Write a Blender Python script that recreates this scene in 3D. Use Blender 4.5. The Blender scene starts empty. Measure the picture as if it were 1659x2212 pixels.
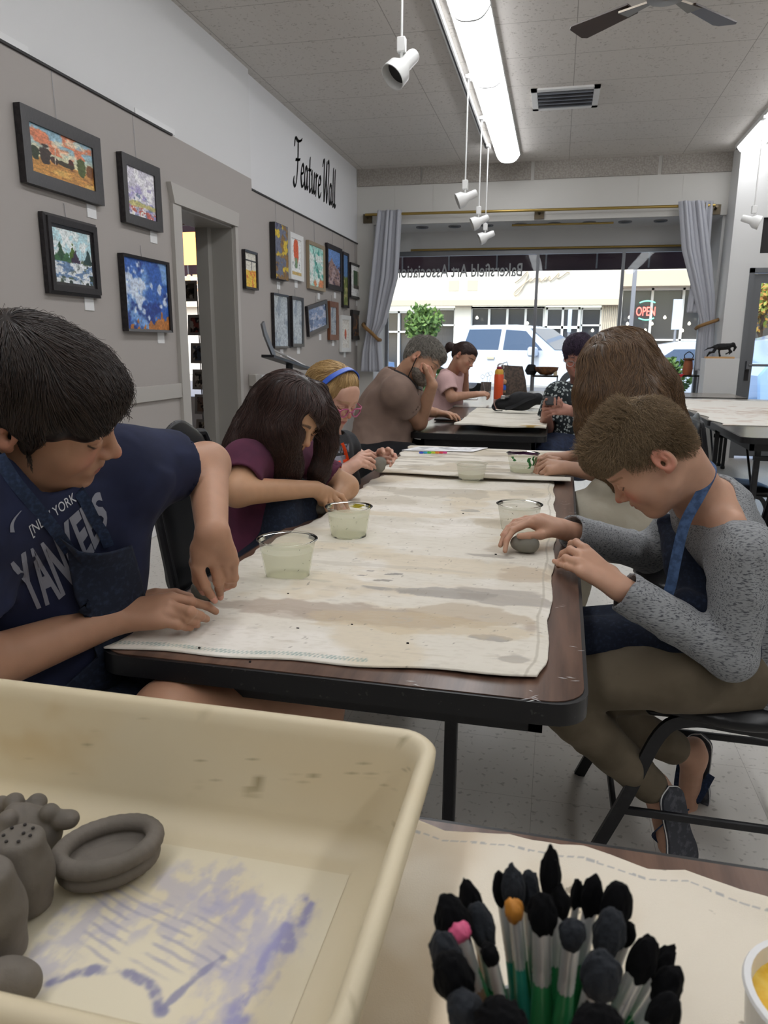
import bpy, math, random
import numpy as np
from mathutils import Vector, Matrix, noise
from mathutils.bvhtree import BVHTree
rnd = random.Random(7)
RS = np.random.RandomState(11)
COL = bpy.context.scene.collection
H = 1.21
FPX = 1578.9
YAW, PIT, ROL = [math.radians(a) for a in (12.968, 12.818, 0.419)]
_fw = np.array([-math.sin(YAW)*math.cos(PIT), math.cos(YAW)*math.cos(PIT), -math.sin(PIT)])
_r = np.array([math.cos(YAW), math.sin(YAW), 0]); _u = np.cross(_r, _fw)
CR = _r*math.cos(ROL)+_u*math.sin(ROL); CU = -_r*math.sin(ROL)+_u*math.cos(ROL)
EYE = np.array([0, 0, H])
def ray(x, y): return (x-829.5)/FPX*CR-(y-1106)/FPX*CU+_fw
def onz(x, y, z): d = ray(x, y); return EYE+d*((z-H)/d[2])
def onx(x, y, X): d = ray(x, y); return EYE+d*(X/d[0])
def ony(x, y, Y): d = ray(x, y); return EYE+d*(Y/d[1])
def atd(x, y, D):
    return EYE+ray(x, y)*D
# ---------------------------------------------------------------- materials
def srgb(c):
    if isinstance(c, str):
        c = [int(c[i:i+2], 16)/255 for i in (0, 2, 4)]
    return tuple(x/12.92 if x <= .04045 else ((x+.055)/1.055)**2.4 for x in c)
MATS = {}
def mk(name, col, rough=.55, metal=0, bump=0, bs=60, bdist=.002, attr=False, mix=None, ms=8, lo=.4, hi=.6, trans=0,
       emis=0, coat=0, sheen=0, sss=0, spec=.5, stretch=None, ior=1.45, detail=4, mdetail=4, croug=None):
    m = bpy.data.materials.new(name); m.use_nodes = True; MATS[name] = m
    nt = m.node_tree; N = nt.nodes; L = nt.links; b = N['Principled BSDF']
    c = srgb(col)
    b.inputs['Base Color'].default_value = (*c, 1); b.inputs['Roughness'].default_value = rough
    b.inputs['Metallic'].default_value = metal; b.inputs['Specular IOR Level'].default_value = spec
    b.inputs['Transmission Weight'].default_value = trans; b.inputs['Coat Weight'].default_value = coat
    b.inputs['Sheen Weight'].default_value = sheen; b.inputs['IOR'].default_value = ior
    if sss:
        b.inputs['Subsurface Weight'].default_value = sss; b.inputs['Subsurface Radius'].default_value = (.012, .005, .003)
        b.inputs['Subsurface Scale'].default_value = .6
    if emis:
        b.inputs['Emission Color'].default_value = (*c, 1); b.inputs['Emission Strength'].default_value = emis
    tc = N.new('ShaderNodeTexCoord'); vec = tc.outputs['Object']
    if stretch:
        mp = N.new('ShaderNodeMapping'); mp.inputs['Scale'].default_value = stretch; L.new(vec, mp.inputs[0]); vec = mp.outputs[0]
    src = None
    if attr:
        a = N.new('ShaderNodeVertexColor'); a.layer_name = 'Col'; src = a.outputs[0]
    if mix:
        n = N.new('ShaderNodeTexNoise'); n.inputs['Scale'].default_value = ms; n.inputs['Detail'].default_value = mdetail; L.new(vec, n.inputs[0])
        mr = N.new('ShaderNodeMapRange'); mr.inputs[1].default_value = lo; mr.inputs[2].default_value = hi; L.new(n.outputs[0], mr.inputs[0])
        mx = N.new('ShaderNodeMix'); mx.data_type = 'RGBA'; L.new(mr.outputs[0], mx.inputs[0])
        mx.inputs[7].default_value = (*srgb(mix), 1)
        if src: L.new(src, mx.inputs[6])
        else: mx.inputs[6].default_value = (*c, 1)
        src = mx.outputs[2]
        if attr == 'mul':
            pass
    if src: L.new(src, b.inputs['Base Color'])
    if bump:
        n2 = N.new('ShaderNodeTexNoise'); n2.inputs['Scale'].default_value = bs; n2.inputs['Detail'].default_value = detail; L.new(vec, n2.inputs[0])
        bp = N.new('ShaderNodeBump'); bp.inputs['Strength'].default_value = bump; bp.inputs['Distance'].default_value = bdist
        L.new(n2.outputs[0], bp.inputs['Height']); L.new(bp.outputs[0], b.inputs['Normal'])
    return m
def nodes(m): return m.node_tree.nodes, m.node_tree.links, m.node_tree.nodes['Principled BSDF']
def glassmat(name, col='ffffff', rough=.02, alpha=.12, ior=1.3):
    # thin clear sheet: mostly see-through, faint reflection
    m = bpy.data.materials.new(name); m.use_nodes = True; MATS[name] = m
    nt = m.node_tree; N = nt.nodes; L = nt.links; N.clear()
    o = N.new('ShaderNodeOutputMaterial'); t = N.new('ShaderNodeBsdfTransparent'); g = N.new('ShaderNodeBsdfGlossy'); f = N.new('ShaderNodeFresnel')
    g.inputs['Roughness'].default_value = rough; f.inputs[0].default_value = ior; t.inputs[0].default_value = (*srgb(col), 1)
    mx = N.new('ShaderNodeMixShader'); L.new(f.outputs[0], mx.inputs[0]); L.new(t.outputs[0], mx.inputs[1]); L.new(g.outputs[0], mx.inputs[2]); L.new(mx.outputs[0], o.inputs[0])
    return m
# ---------------------------------------------------------------- objects
OFF = {}
def link(o): COL.objects.link(o); return o
def thing(name, label, cat, loc=(0, 0, 0), group=None, rz=0):
    o = link(bpy.data.objects.new(name, None)); o.location = loc; o.rotation_euler = (0, 0, rz); o.empty_display_size = .05
    o['label'] = label; o['category'] = cat
    if group: o['group'] = group
    OFF[o.name] = np.array(loc, float); return o
def tag(o, label, cat, group=None, kind=None):
    o['label'] = label; o['category'] = cat
    if group: o['group'] = group
    if kind: o['kind'] = kind
    return o
def struct(o): o['kind'] = 'structure'; return o
def addmesh(name, V, F, m, parent=None, smooth=True, col=None, angle=None, origin=None):
    V = np.asarray(V, float).reshape(-1, 3)
    off = np.zeros(3)
    if parent is not None: off = OFF.get(parent.name, off)
    elif origin is not None: off = np.array(origin, float)
    me = bpy.data.meshes.new(name)
    V = V-off
    if isinstance(F, np.ndarray):
        n, k = F.shape
        me.vertices.add(len(V)); me.vertices.foreach_set('co', V.astype(np.float32).ravel())
        me.loops.add(n*k); me.loops.foreach_set('vertex_index', F.astype(np.int32).ravel())
        me.polygons.add(n); me.polygons.foreach_set('loop_start', np.arange(0, n*k, k, dtype=np.int32))
        me.update(calc_edges=True)
    else:
        me.from_pydata([tuple(v) for v in V], [], F); me.update()
    if col is not None:
        a = me.color_attributes.new('Col', 'FLOAT_COLOR', 'POINT'); c = np.ones((len(V), 4), np.float32); c[:, :3] = col
        a.data.foreach_set('color', c.ravel())
    me.polygons.foreach_set('use_smooth', [smooth]*len(me.polygons))
    if m: me.materials.append(MATS[m] if isinstance(m, str) else m)
    o = link(bpy.data.objects.new(name, me))
    if parent is not None: o.parent = parent; OFF[o.name] = off
    else:
        o.location = off; OFF[o.name] = off
    if angle:
        me.set_sharp_from_angle(angle=math.radians(angle))
    return o
def nrm(v): v = np.asarray(v, float); return v/max(1e-9, np.linalg.norm(v))
def frame(d, up=(0, 0, 1)):
    d = nrm(d); up = np.array(up, float)
    if abs(d@nrm(up)) > .98: up = np.array([0, 1., 0])
    s = nrm(np.cross(d, up)); return d, s, np.cross(s, d)
class MB:
    def __init__(s): s.V = []; s.F = []; s.C = []
    def add(s, V, F):
        b = len(s.V); s.V += [tuple(map(float, v)) for v in V]; s.F += [tuple(i+b for i in f) for f in F]; return s
    def box(s, lo, hi, bev=0):
        lo = np.array(lo, float); hi = np.array(hi, float); lo, hi = np.minimum(lo, hi), np.maximum(lo, hi)
        if bev:
            c = (lo+hi)/2; h = (hi-lo)/2; bev = min(bev, .45*2*h.min())
            V = []; ids = {}
            for sx in (-1, 1):
                for sy in (-1, 1):
                    for sz in (-1, 1):
                        for k in range(3):
                            e = h-bev; e[k] = h[k]; ids[(sx, sy, sz, k)] = len(V); V.append(c+np.array([sx, sy, sz])*e)
            F = []
            for k in range(3):
                a, b = [j for j in range(3) if j != k]
                for sg in (-1, 1):
                    q = []
                    for (u, v) in ((-1, -1), (1, -1), (1, 1), (-1, 1)):
                        t = [0, 0, 0]; t[k] = sg; t[a] = u; t[b] = v; q.append(ids[(*t, k)])
                    if (sg > 0) != (k != 1): q.reverse()
                    F.append(tuple(q))
            for k in range(3):
                a, b = [j for j in range(3) if j != k]
                for u in (-1, 1):
                    for v in (-1, 1):
                        t0 = [0, 0, 0]; t0[k] = -1; t0[a] = u; t0[b] = v; t1 = list(t0); t1[k] = 1
                        F.append((ids[(*t0, a)], ids[(*t1, a)], ids[(*t1, b)], ids[(*t0, b)]))
            for sx in (-1, 1):
                for sy in (-1, 1):
                    for sz in (-1, 1): F.append(tuple(ids[(sx, sy, sz, k)] for k in range(3)))
            return s.add(V, F)
        V = [(x, y, z) for x in (lo[0], hi[0]) for y in (lo[1], hi[1]) for z in (lo[2], hi[2])]
        return s.add(V, [(0, 1, 3, 2), (4, 6, 7, 5), (0, 4, 5, 1), (2, 3, 7, 6), (0, 2, 6, 4), (1, 5, 7, 3)])
    def tube(s, P, r, n=10, cap=True, ell=1, up=(0, 0, 1)):
        P = [np.array(p, float) for p in P]; R = r if hasattr(r, '__len__') else [r]*len(P)
        V = []; F = []; prev = None
        for i, p in enumerate(P):
            d = nrm((P[min(i+1, len(P)-1)]-P[max(i-1, 0)]))
            if prev is None: _, a, b = frame(d, up)
            else:
                a = nrm(prev-d*(prev@d)); b = np.cross(d, a)*-1 if False else np.cross(a, d)
            prev = a
            for k in range(n):
                t = 2*math.pi*k/n; V.append(p+R[i]*(math.cos(t)*a+ell*math.sin(t)*b))
        for i in range(len(P)-1):
            for k in range(n):
                F.append((i*n+k, i*n+(k+1) % n, (i+1)*n+(k+1) % n, (i+1)*n+k))
        if cap: F.append(tuple(range(n))[::-1]); F.append(tuple((len(P)-1)*n+k for k in range(n)))
        return s.add(V, F)
    def strap(s, P, w, t, up):
        # flat band along P; up: normal(s)
        P = [np.array(p, float) for p in P]; V = []; F = []
        for i, p in enumerate(P):
            d = nrm(P[min(i+1, len(P)-1)]-P[max(i-1, 0)]); u = np.array(up[i] if hasattr(up[0], '__len__') else up, float)
            sd = nrm(np.cross(d, u)); nn = np.cross(sd, d)
            ww = w[i] if hasattr(w, '__len__') else w
            for a, b in ((-1, -1), (1, -1), (1, 1), (-1, 1)): V.append(p+sd*a*ww/2+nn*b*t/2)
        for i in range(len(P)-1):
            for k in range(4): F.append((i*4+k, i*4+(k+1) % 4, (i+1)*4+(k+1) % 4, (i+1)*4+k))
        F += [(3, 2, 1, 0), tuple((len(P)-1)*4+k for k in range(4))]
        return s.add(V, F)
    def lathe(s, prof, n=32, c=(0, 0, 0), axis=None, close=False):
        c = np.array(c, float); V = []; F = []
        if axis is None: ax, a, b = np.array([0, 0, 1.]), np.array([1., 0, 0]), np.array([0, 1., 0])
        else: ax, a, b = frame(axis)
        for (r, z) in prof:
            for k in range(n):
                t = 2*math.pi*k/n; V.append(c+ax*z+r*(math.cos(t)*a+math.sin(t)*b))
        m = len(prof)
        for i in range(m-1 if not close else m):
            j = (i+1) % m
            for k in range(n): F.append((i*n+k, i*n+(k+1) % n, j*n+(k+1) % n, j*n+k))
        return s.add(V, F)
    def prism(s, pts, a, b, n):
        # polygon pts (2d) in axes a,b from origin o -> extruded along n ; a,b,n given as (origin, a, b, nvec)
        return s
    def poly(s, P, n):
        P = [np.array(p, float) for p in P]; n = np.array(n, float); k = len(P)
        V = P+[p+n for p in P]; F = [tuple(range(k))[::-1], tuple(range(k, 2*k))]+[(i, (i+1) % k, (i+1) % k+k, i+k) for i in range(k)]
        return s.add(V, F)
    def build(s, name, m, parent=None, smooth=False, angle=40, origin=None, fix=True):
        if origin is None and parent is None:
            A = np.array(s.V); origin = ((A[:, 0].min()+A[:, 0].max())/2, (A[:, 1].min()+A[:, 1].max())/2, A[:, 2].min())
        o = addmesh(name, s.V, s.F, m, parent, smooth=True, origin=origin)
        if fix:
            import bmesh
            bm = bmesh.new(); bm.from_mesh(o.data); bmesh.ops.recalc_face_normals(bm, faces=bm.faces); bm.to_mesh(o.data); bm.free()
        o.data.set_sharp_from_angle(angle=math.radians(angle))
        return o
def fbox(name, lo, hi, m, parent=None, bev=0): return MB().box(lo, hi, bev).build(name, m, parent)
def dup(root, loc, rz=0, label=None, group=None):
    r = root.copy(); link(r); r.location = loc; r.rotation_euler = (0, 0, rz)
    if label: r['label'] = label
    if group: r['group'] = group
    for ch in list(root.children):
        c = ch.copy(); link(c); c.parent = r
        for g in ch.children:
            d = g.copy(); link(d); d.parent = c
    return r
def rrect(x0, y0, x1, y1, r, n=6):
    P = []
    for cx, cy, a in ((x1-r, y1-r, 0), (x0+r, y1-r, 90), (x0+r, y0+r, 180), (x1-r, y0+r, 270)):
        for k in range(n+1):
            t = math.radians(a+90*k/n); P.append((cx+r*math.cos(t), cy+r*math.sin(t)))
    return P
def bez(P, n=12):
    # catmull-rom through points
    P = [np.array(p, float) for p in P]; Q = [2*P[0]-P[1]]+P+[2*P[-1]-P[-2]]; out = []
    for i in range(1, len(Q)-2):
        for k in range(n):
            t = k/n; a, b, c, d = Q[i-1:i+3]
            out.append(.5*((2*b)+(c-a)*t+(2*a-5*b+4*c-d)*t*t+(-a+3*b-3*c+d)*t**3))
    out.append(P[-1]); return out
# ---------------------------------------------------------------- numpy noise
_perm = RS.rand(64, 64, 64).astype(np.float32)
def vnoise(P):
    P = np.asarray(P); i = np.floor(P).astype(int); f = P-i; f = f*f*(3-2*f)
    def g(a, b, c): return _perm[(i[..., 0]+a) % 64, (i[..., 1]+b) % 64, (i[..., 2]+c) % 64]
    x, y, z = f[..., 0], f[..., 1], f[..., 2]
    return (((g(0, 0, 0)*(1-x)+g(1, 0, 0)*x)*(1-y)+(g(0, 1, 0)*(1-x)+g(1, 1, 0)*x)*y)*(1-z) +
            ((g(0, 0, 1)*(1-x)+g(1, 0, 1)*x)*(1-y)+(g(0, 1, 1)*(1-x)+g(1, 1, 1)*x)*y)*z)
def fbm(P, o=4):
    s = 0; a = .5; P = np.asarray(P, float)
    for k in range(o): s = s+a*vnoise(P*2**k+k*17.3); a *= .5
    return s/(1-.5**o)
def n2(u, v, su, sv=None, seed=0, o=4):
    sv = sv or su; return fbm(np.stack([u*su+seed*7.1, v*sv+seed*3.7, np.full_like(u, seed*1.3+.5)], -1), o)
def sst(x, a, b):
    t = np.clip((x-a)/(b-a), 0, 1); return t*t*(3-2*t)
def lerp(a, b, t): return a+(b-a)*t[..., None] if hasattr(t, 'shape') else a+(b-a)*t
def canvas_grid(name, o, a, b, nu, nv, colfn, m, parent=None, hfn=None, nvec=None, thick=0, origin=None):
    """rectangular sheet: o origin, a/b edge vectors, colour per vertex from colfn(u,v)->rgb(srgb)"""
    u, v = np.meshgrid(np.linspace(0, 1, nu), np.linspace(0, 1, nv), indexing='ij')
    o = np.array(o, float); a = np.array(a, float); b = np.array(b, float)
    P = o+u[..., None]*a+v[..., None]*b
    if hfn is not None:
        n = np.array(nvec if nvec is not None else nrm(np.cross(a, b))); P = P+n*hfn(u, v)[..., None]
    c = colfn(u, v); c = np.clip(c, 0, 1); c = np.where(c <= .04045, c/12.92, ((c+.055)/1.055)**2.4)
    idx = np.arange(nu*nv).reshape(nu, nv)
    F = np.stack([idx[:-1, :-1], idx[1:, :-1], idx[1:, 1:], idx[:-1, 1:]], -1).reshape(-1, 4)
    V = P.reshape(-1, 3); C = c.reshape(-1, 3)
    if thick:
        n = np.array(nvec if nvec is not None else nrm(np.cross(a, b)))
        ring = np.concatenate([idx[:, 0], idx[-1, 1:], idx[::-1, -1][1:], idx[0, ::-1][1:-1]])
        base = len(V); V = np.concatenate([V, V[ring]-n*thick]); C = np.concatenate([C, C[ring]])
        k = len(ring); j = np.arange(k)
        F = np.concatenate([F, np.stack([ring[j], base+j, base+(j+1) % k, ring[(j+1) % k]], -1)])
    return addmesh(name, V, F, m, parent, col=C, origin=origin if origin is not None else None)
def C3(h): return np.array([int(h[i:i+2], 16)/255 for i in (0, 2, 4)])
def textmesh(txt, size=1, extrude=0, shear=0, bold=0, res=3, space=1):
    cu = bpy.data.curves.new('t', 'FONT'); cu.body = txt; cu.size = size; cu.extrude = extrude; cu.shear = shear; cu.offset = bold; cu.resolution_u = res
    cu.space_character = space
    o = bpy.data.objects.new('t', cu); COL.objects.link(o)
    bpy.context.view_layer.update()
    dg = bpy.context.evaluated_depsgraph_get(); me = bpy.data.meshes.new_from_object(o.evaluated_get(dg))
    V = np.array([v.co[:] for v in me.vertices]); F = [tuple(p.vertices) for p in me.polygons]
    bpy.data.objects.remove(o); bpy.data.curves.remove(cu); bpy.data.meshes.remove(me)
    return V, F
def blend(base, col, m): return base*(1-m[..., None])+C3(col)*m[..., None]
def flat(u, h): return np.ones(u.shape+(3,))*C3(h)
# ---------------------------------------------------------------- signed-distance modelling
def prim_d(p, X, Y, Z):
    k = p[0]
    if k == 'c':
        _, a, b, ra, rb, fl = p[:6]
        ba = b-a; L2 = max(float(ba@ba), 1e-12)
        x = X-a[0]; y = Y-a[1]; z = Z-a[2]
        h = np.clip((x*ba[0]+y*ba[1]+z*ba[2])/L2, 0, 1)
        x = x-h*ba[0]; y = y-h*ba[1]; z = z-h*ba[2]
        if fl is not None:
            n, s = fl; t = (x*n[0]+y*n[1]+z*n[2])*(1/s-1); x = x+t*n[0]; y = y+t*n[1]; z = z+t*n[2]
            return (np.sqrt(x*x+y*y+z*z)-(ra+(rb-ra)*h))*max(s, .6)
        return np.sqrt(x*x+y*y+z*z)-(ra+(rb-ra)*h)
    if k == 'e':
        _, c, r, M = p[:4]
        x = X-c[0]; y = Y-c[1]; z = Z-c[2]
        u = (x*M[0][0]+y*M[0][1]+z*M[0][2])/r[0]; v = (x*M[1][0]+y*M[1][1]+z*M[1][2])/r[1]; w = (x*M[2][0]+y*M[2][1]+z*M[2][2])/r[2]
        k0 = np.sqrt(u*u+v*v+w*w); k1 = np.sqrt((u/r[0])**2+(v/r[1])**2+(w/r[2])**2)
        return k0*(k0-1)/np.maximum(k1, 1e-6)
    if k == 'g':
        f = None
        for q in p[1]:
            kk, op = q[-2], q[-1]; d = prim_d(q, X, Y, Z); f = d if f is None else comb(f, d, kk, op)
        return f
    if k == 'p':   # half space, inside where (x-c).n<0
        _, c, n = p[:3]
        return (X-c[0])*n[0]+(Y-c[1])*n[1]+(Z-c[2])*n[2]+0*X
I3 = np.eye(3)
def grp(L, k=.03): return ('g', L, k, 'u')
def cap(a, b, ra, rb=None, k=.02, fl=None, op='u'):
    a = np.array(a, float); b = np.array(b, float)
    return ('c', a, b, ra, ra if rb is None else rb, fl, k, op)
def chain(P, R, k=.02, fl=None, op='u'):
    return [cap(P[i], P[i+1], R[i], R[i+1], k, fl, op) for i in range(len(P)-1)]
def ell(c, r, M=None, k=.02, op='u'): return ('e', np.array(c, float), np.array(r, float), I3 if M is None else np.array(M), k, op)
def plane(c, n, k=.002, op='i'): return ('p', np.array(c, float), nrm(n), k, op)
def pkop(p): return p[-2], p[-1]
def bounds(p):
    if p[0] == 'c':
        r = max(p[3], p[4]); return np.minimum(p[1], p[2])-r, np.maximum(p[1], p[2])+r
    if p[0] == 'e':
        e = np.sqrt(((np.array(p[3]).T*p[2])**2).sum(1)); return p[1]-e, p[1]+e
    if p[0] == 'g':
        B = [bounds(q) for q in p[1] if q[-1] == 'u']; return np.min([b[0] for b in B], 0), np.max([b[1] for b in B], 0)
    return None
def comb(f, d, k, op):
    if op == 'u':
        h = np.maximum(k-np.abs(f-d), 0)/k; return np.minimum(f, d)-h*h*k*.25
    if op == 's': d = -d
    h = np.maximum(k-np.abs(f-d), 0)/k; return np.maximum(f, d)+h*h*k*.25
def inflate(prims, t):
    out = []
    for p in prims:
        if p[0] == 'c': out.append((p[0], p[1], p[2], p[3]+t, p[4]+t, *p[5:]))
        elif p[0] == 'e': out.append((p[0], p[1], p[2]+t, *p[3:]))
        else: out.append(p)
    return out
def evalp(prims, P, noisef=None):
    X, Y, Z = P[:, 0], P[:, 1], P[:, 2]; f = np.full(len(P), 1.)
    for p in prims:
        k, op = pkop(p); f = comb(f, prim_d(p, X, Y, Z), k, op)
    return f
def sdfmesh(prims, vox, disp=None, lo=None, hi=None):
    bs = [bounds(p) for p in prims if pkop(p)[1] == 'u']
    l = np.min([b[0] for b in bs], 0)-3*vox-.008; h = np.max([b[1] for b in bs], 0)+3*vox+.008
    if lo is not None: l = np.maximum(l, lo)
    if hi is not None: h = np.minimum(h, hi)
    n = np.ceil((h-l)/vox).astype(int)+1
    ax = [(l[i]+vox*np.arange(n[i])).astype(np.float32) for i in range(3)]
    F = np.full(n, 1., np.float32)
    for p in prims:
        k, op = pkop(p); b = bounds(p)
        if b is None: sl = [slice(0, n[i]) for i in range(3)]
        else:
            m = k+3*vox+.004 if op == 'u' else k+2*vox+.002
            i0 = np.maximum(np.floor((b[0]-m-l)/vox).astype(int), 0); i1 = np.minimum(np.ceil((b[1]+m-l)/vox).astype(int)+1, n)
            if (i1 <= i0).any(): continue
            sl = [slice(i0[i], i1[i]) for i in range(3)]
        X = ax[0][sl[0]][:, None, None]; Y = ax[1][sl[1]][None, :, None]; Z = ax[2][sl[2]][None, None, :]
        d = prim_d(p, X, Y, Z).astype(np.float32)
        F[tuple(sl)] = comb(F[tuple(sl)], d, np.float32(k), op)
    if disp is not None:
        I = np.argwhere(np.abs(F) < .03)
        P = l+I*vox; F[I[:, 0], I[:, 1], I[:, 2]] += disp(P).astype(np.float32)
    F[0] = F[-1] = 1; F[:, 0] = F[:, -1] = 1; F[:, :, 0] = F[:, :, -1] = 1
    s = F < 0
    c = np.zeros(np.array(F.shape)-1, np.uint8)
    for i in (0, 1):
        for j in (0, 1):
            for q in (0, 1): c += s[i:F.shape[0]-1+i, j:F.shape[1]-1+j, q:F.shape[2]-1+q]
    cell = np.argwhere((c > 0) & (c < 8))
    if len(cell) == 0: return np.zeros((0, 3)), np.zeros((0, 4), int)
    cs = c.shape; cid = np.ravel_multi_index(cell.T, cs)
    val = {}
    for i in (0, 1):
        for j in (0, 1):
            for q in (0, 1): val[(i, j, q)] = F[cell[:, 0]+i, cell[:, 1]+j, cell[:, 2]+q].astype(float)
    acc = np.zeros((len(cell), 3)); cnt = np.zeros(len(cell))
    for a in range(3):
        o = [b for b in range(3) if b != a]
        for u in (0, 1):
            for v in (0, 1):
                k0 = [0, 0, 0]; k0[o[0]] = u; k0[o[1]] = v; k1 = list(k0); k1[a] = 1
                f0 = val[tuple(k0)]; f1 = val[tuple(k1)]; m = (f0 < 0) != (f1 < 0)
                t = np.where(m, f0/np.where(m, f0-f1, 1), 0)
                pt = np.zeros((len(cell), 3)); pt[:, o[0]] = u; pt[:, o[1]] = v; pt[:, a] = t
                acc += pt*m[:, None]; cnt += m
    V = l+(cell+acc/cnt[:, None])*vox
    FF = []
    order = np.argsort(cid)
    cids = cid[order]
    def look(I):
        q = np.ravel_multi_index(I.T, cs); return order[np.searchsorted(cids, q)]
    for a in range(3):
        s0 = [slice(None)]*3; s1 = [slice(None)]*3; s0[a] = slice(0, -1); s1[a] = slice(1, None)
        e = s[tuple(s0)] != s[tuple(s1)]
        E = np.argwhere(e); b, cc = [(1, 2), (2, 0), (0, 1)][a]
        ok = (E[:, b] > 0) & (E[:, cc] > 0) & (E[:, b] < cs[b]) & (E[:, cc] < cs[cc]); E = E[ok]
        if len(E) == 0: continue
        q = []
        for (du, dv) in ((-1, -1), (0, -1), (0, 0), (-1, 0)):
            I = E.copy(); I[:, b] += du; I[:, cc] += dv; q.append(look(I))
        q = np.stack(q, 1); inside = s[E[:, 0], E[:, 1], E[:, 2]]
        q[~inside] = q[~inside][:, ::-1]; FF.append(q)
    return V, np.concatenate(FF)
def joinm(L):
    V = []; F = []; b = 0
    for v, f in L:
        V.append(v); F.append(f+b); b += len(v)
    return np.concatenate(V), np.concatenate(F)
def smoothv(V, F, it=1, lam=.5):
    e = np.concatenate([F[:, [0, 1]], F[:, [1, 2]], F[:, [2, 3]], F[:, [3, 0]]]); n = len(V)
    for _ in range(it):
        A = np.zeros((n, 3)); c = np.bincount(e[:, 0], minlength=n)+np.bincount(e[:, 1], minlength=n)
        for k in range(3): A[:, k] = np.bincount(e[:, 0], V[e[:, 1], k], n)+np.bincount(e[:, 1], V[e[:, 0], k], n)
        V = V+lam*(A/np.maximum(c, 1)[:, None]-V)
    return V
def wrinkle(amp, sc, dirs=None, seed=0, stretch=(1, 1, 1)):
    st = np.array(stretch)
    def f(P):
        q = P*st*sc+seed*3.1
        w = fbm(q*.7, 2)*2.2
        r = fbm(q+w[:, None]*np.array([.6, .4, .5]), 3)
        return np.minimum(amp*(1-2*np.abs(2*r-1)**.8), .3*amp)
    return f
# ---------------------------------------------------------------- hair
def strands(prims, n, flow, length, seg=10, off0=.0, off1=.002, jit=.25, rad=.0006, vox=.008, mask=None, seed=1, grav=None, tip=.3, lenj=.4, clump=0, mesh=None, keep=None):
    R = np.random.RandomState(seed)
    V, F = mesh if mesh is not None else sdfmesh(prims, vox)
    c = V[F]; ctr = c.mean(1)
    ar = np.linalg.norm(np.cross(c[:, 2]-c[:, 0], c[:, 3]-c[:, 1]), axis=1)
    if mask is not None: ar = ar*mask(ctr)
    f = R.choice(len(F), n, p=ar/ar.sum()); a, b = R.rand(n, 1), R.rand(n, 1)
    P = (c[f, 0]*(1-a)+c[f, 1]*a)*(1-b)+(c[f, 3]*(1-a)+c[f, 2]*a)*b
    def grad(P):
        e = .002; g = np.stack([evalp(prims, P+np.eye(3)[k]*e)-evalp(prims, P-np.eye(3)[k]*e) for k in range(3)], 1)
        return g/np.maximum(np.linalg.norm(g, axis=1, keepdims=True), 1e-6)
    Ln = (length(P) if callable(length) else np.full(n, length))*(1-lenj*R.rand(n)); st = Ln/seg
    jd = R.normal(size=(n, 3))*jit; out = [P]; o0 = off0+(.001*R.rand(n))
    prev = None; alive = np.ones(n, bool)
    for s in range(seg):
        g = grad(P); t = (s+1)/seg
        d = flow(P)
        if clump:
            d = d+clump*(fbm(P*22, 2)-.5)[:, None]*np.cross(g, d)*2
        d = d+jd*(1 if s else .5); d = d-g*(d*g).sum(1, keepdims=True)*(1-min(1, (off1/.02)*.5))
        d /= np.maximum(np.linalg.norm(d, axis=1, keepdims=True), 1e-6)
        if prev is not None: d = .6*d+.4*prev
        prev = d
        P = P+d*st[:, None]
        want = o0+off1*t*(.4+.6*R.rand(n)); g = grad(P); cur = evalp(prims, P)
        P = P+g*np.clip((want-cur), -.004, .004)[:, None]
        if keep is not None:
            alive &= keep(P); P = np.where(alive[:, None], P, out[-1])
        out.append(P)
    return np.stack(out, 1), rad, tip
def haircurves(name, S, m, parent=None, rad=.0006, tip=.3):
    n, k, _ = S.shape; cu = bpy.data.hair_curves.new(name); cu.add_curves([k]*n)
    off = OFF.get(parent.name, np.zeros(3)) if parent is not None else np.zeros(3)
    cu.position_data.foreach_set('vector', (S-off).astype(np.float32).ravel())
    a = cu.attributes.new('radius', 'FLOAT', 'POINT') if 'radius' not in cu.attributes else cu.attributes['radius']
    prof = np.linspace(1, tip, k)**.7; a.data.foreach_set('value', np.tile(prof*rad, n).astype(np.float32))
    cu.materials.append(MATS[m] if isinstance(m, str) else m)
    o = link(bpy.data.objects.new(name, cu))
    if parent is not None: o.parent = parent
    OFF[o.name] = off
    return o
def hairmat(name, c1, c2, rough=.45, spec=.35):
    m = mk(name, c1, rough=rough, spec=spec); N, L, b = nodes(m)
    h = N.new('ShaderNodeHairInfo'); mx = N.new('ShaderNodeMix'); mx.data_type = 'RGBA'
    L.new(h.outputs['Random'], mx.inputs[0]); mx.inputs[6].default_value = (*srgb(c1), 1); mx.inputs[7].default_value = (*srgb(c2), 1)
    L.new(mx.outputs[2], b.inputs['Base Color']); return m
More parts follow.
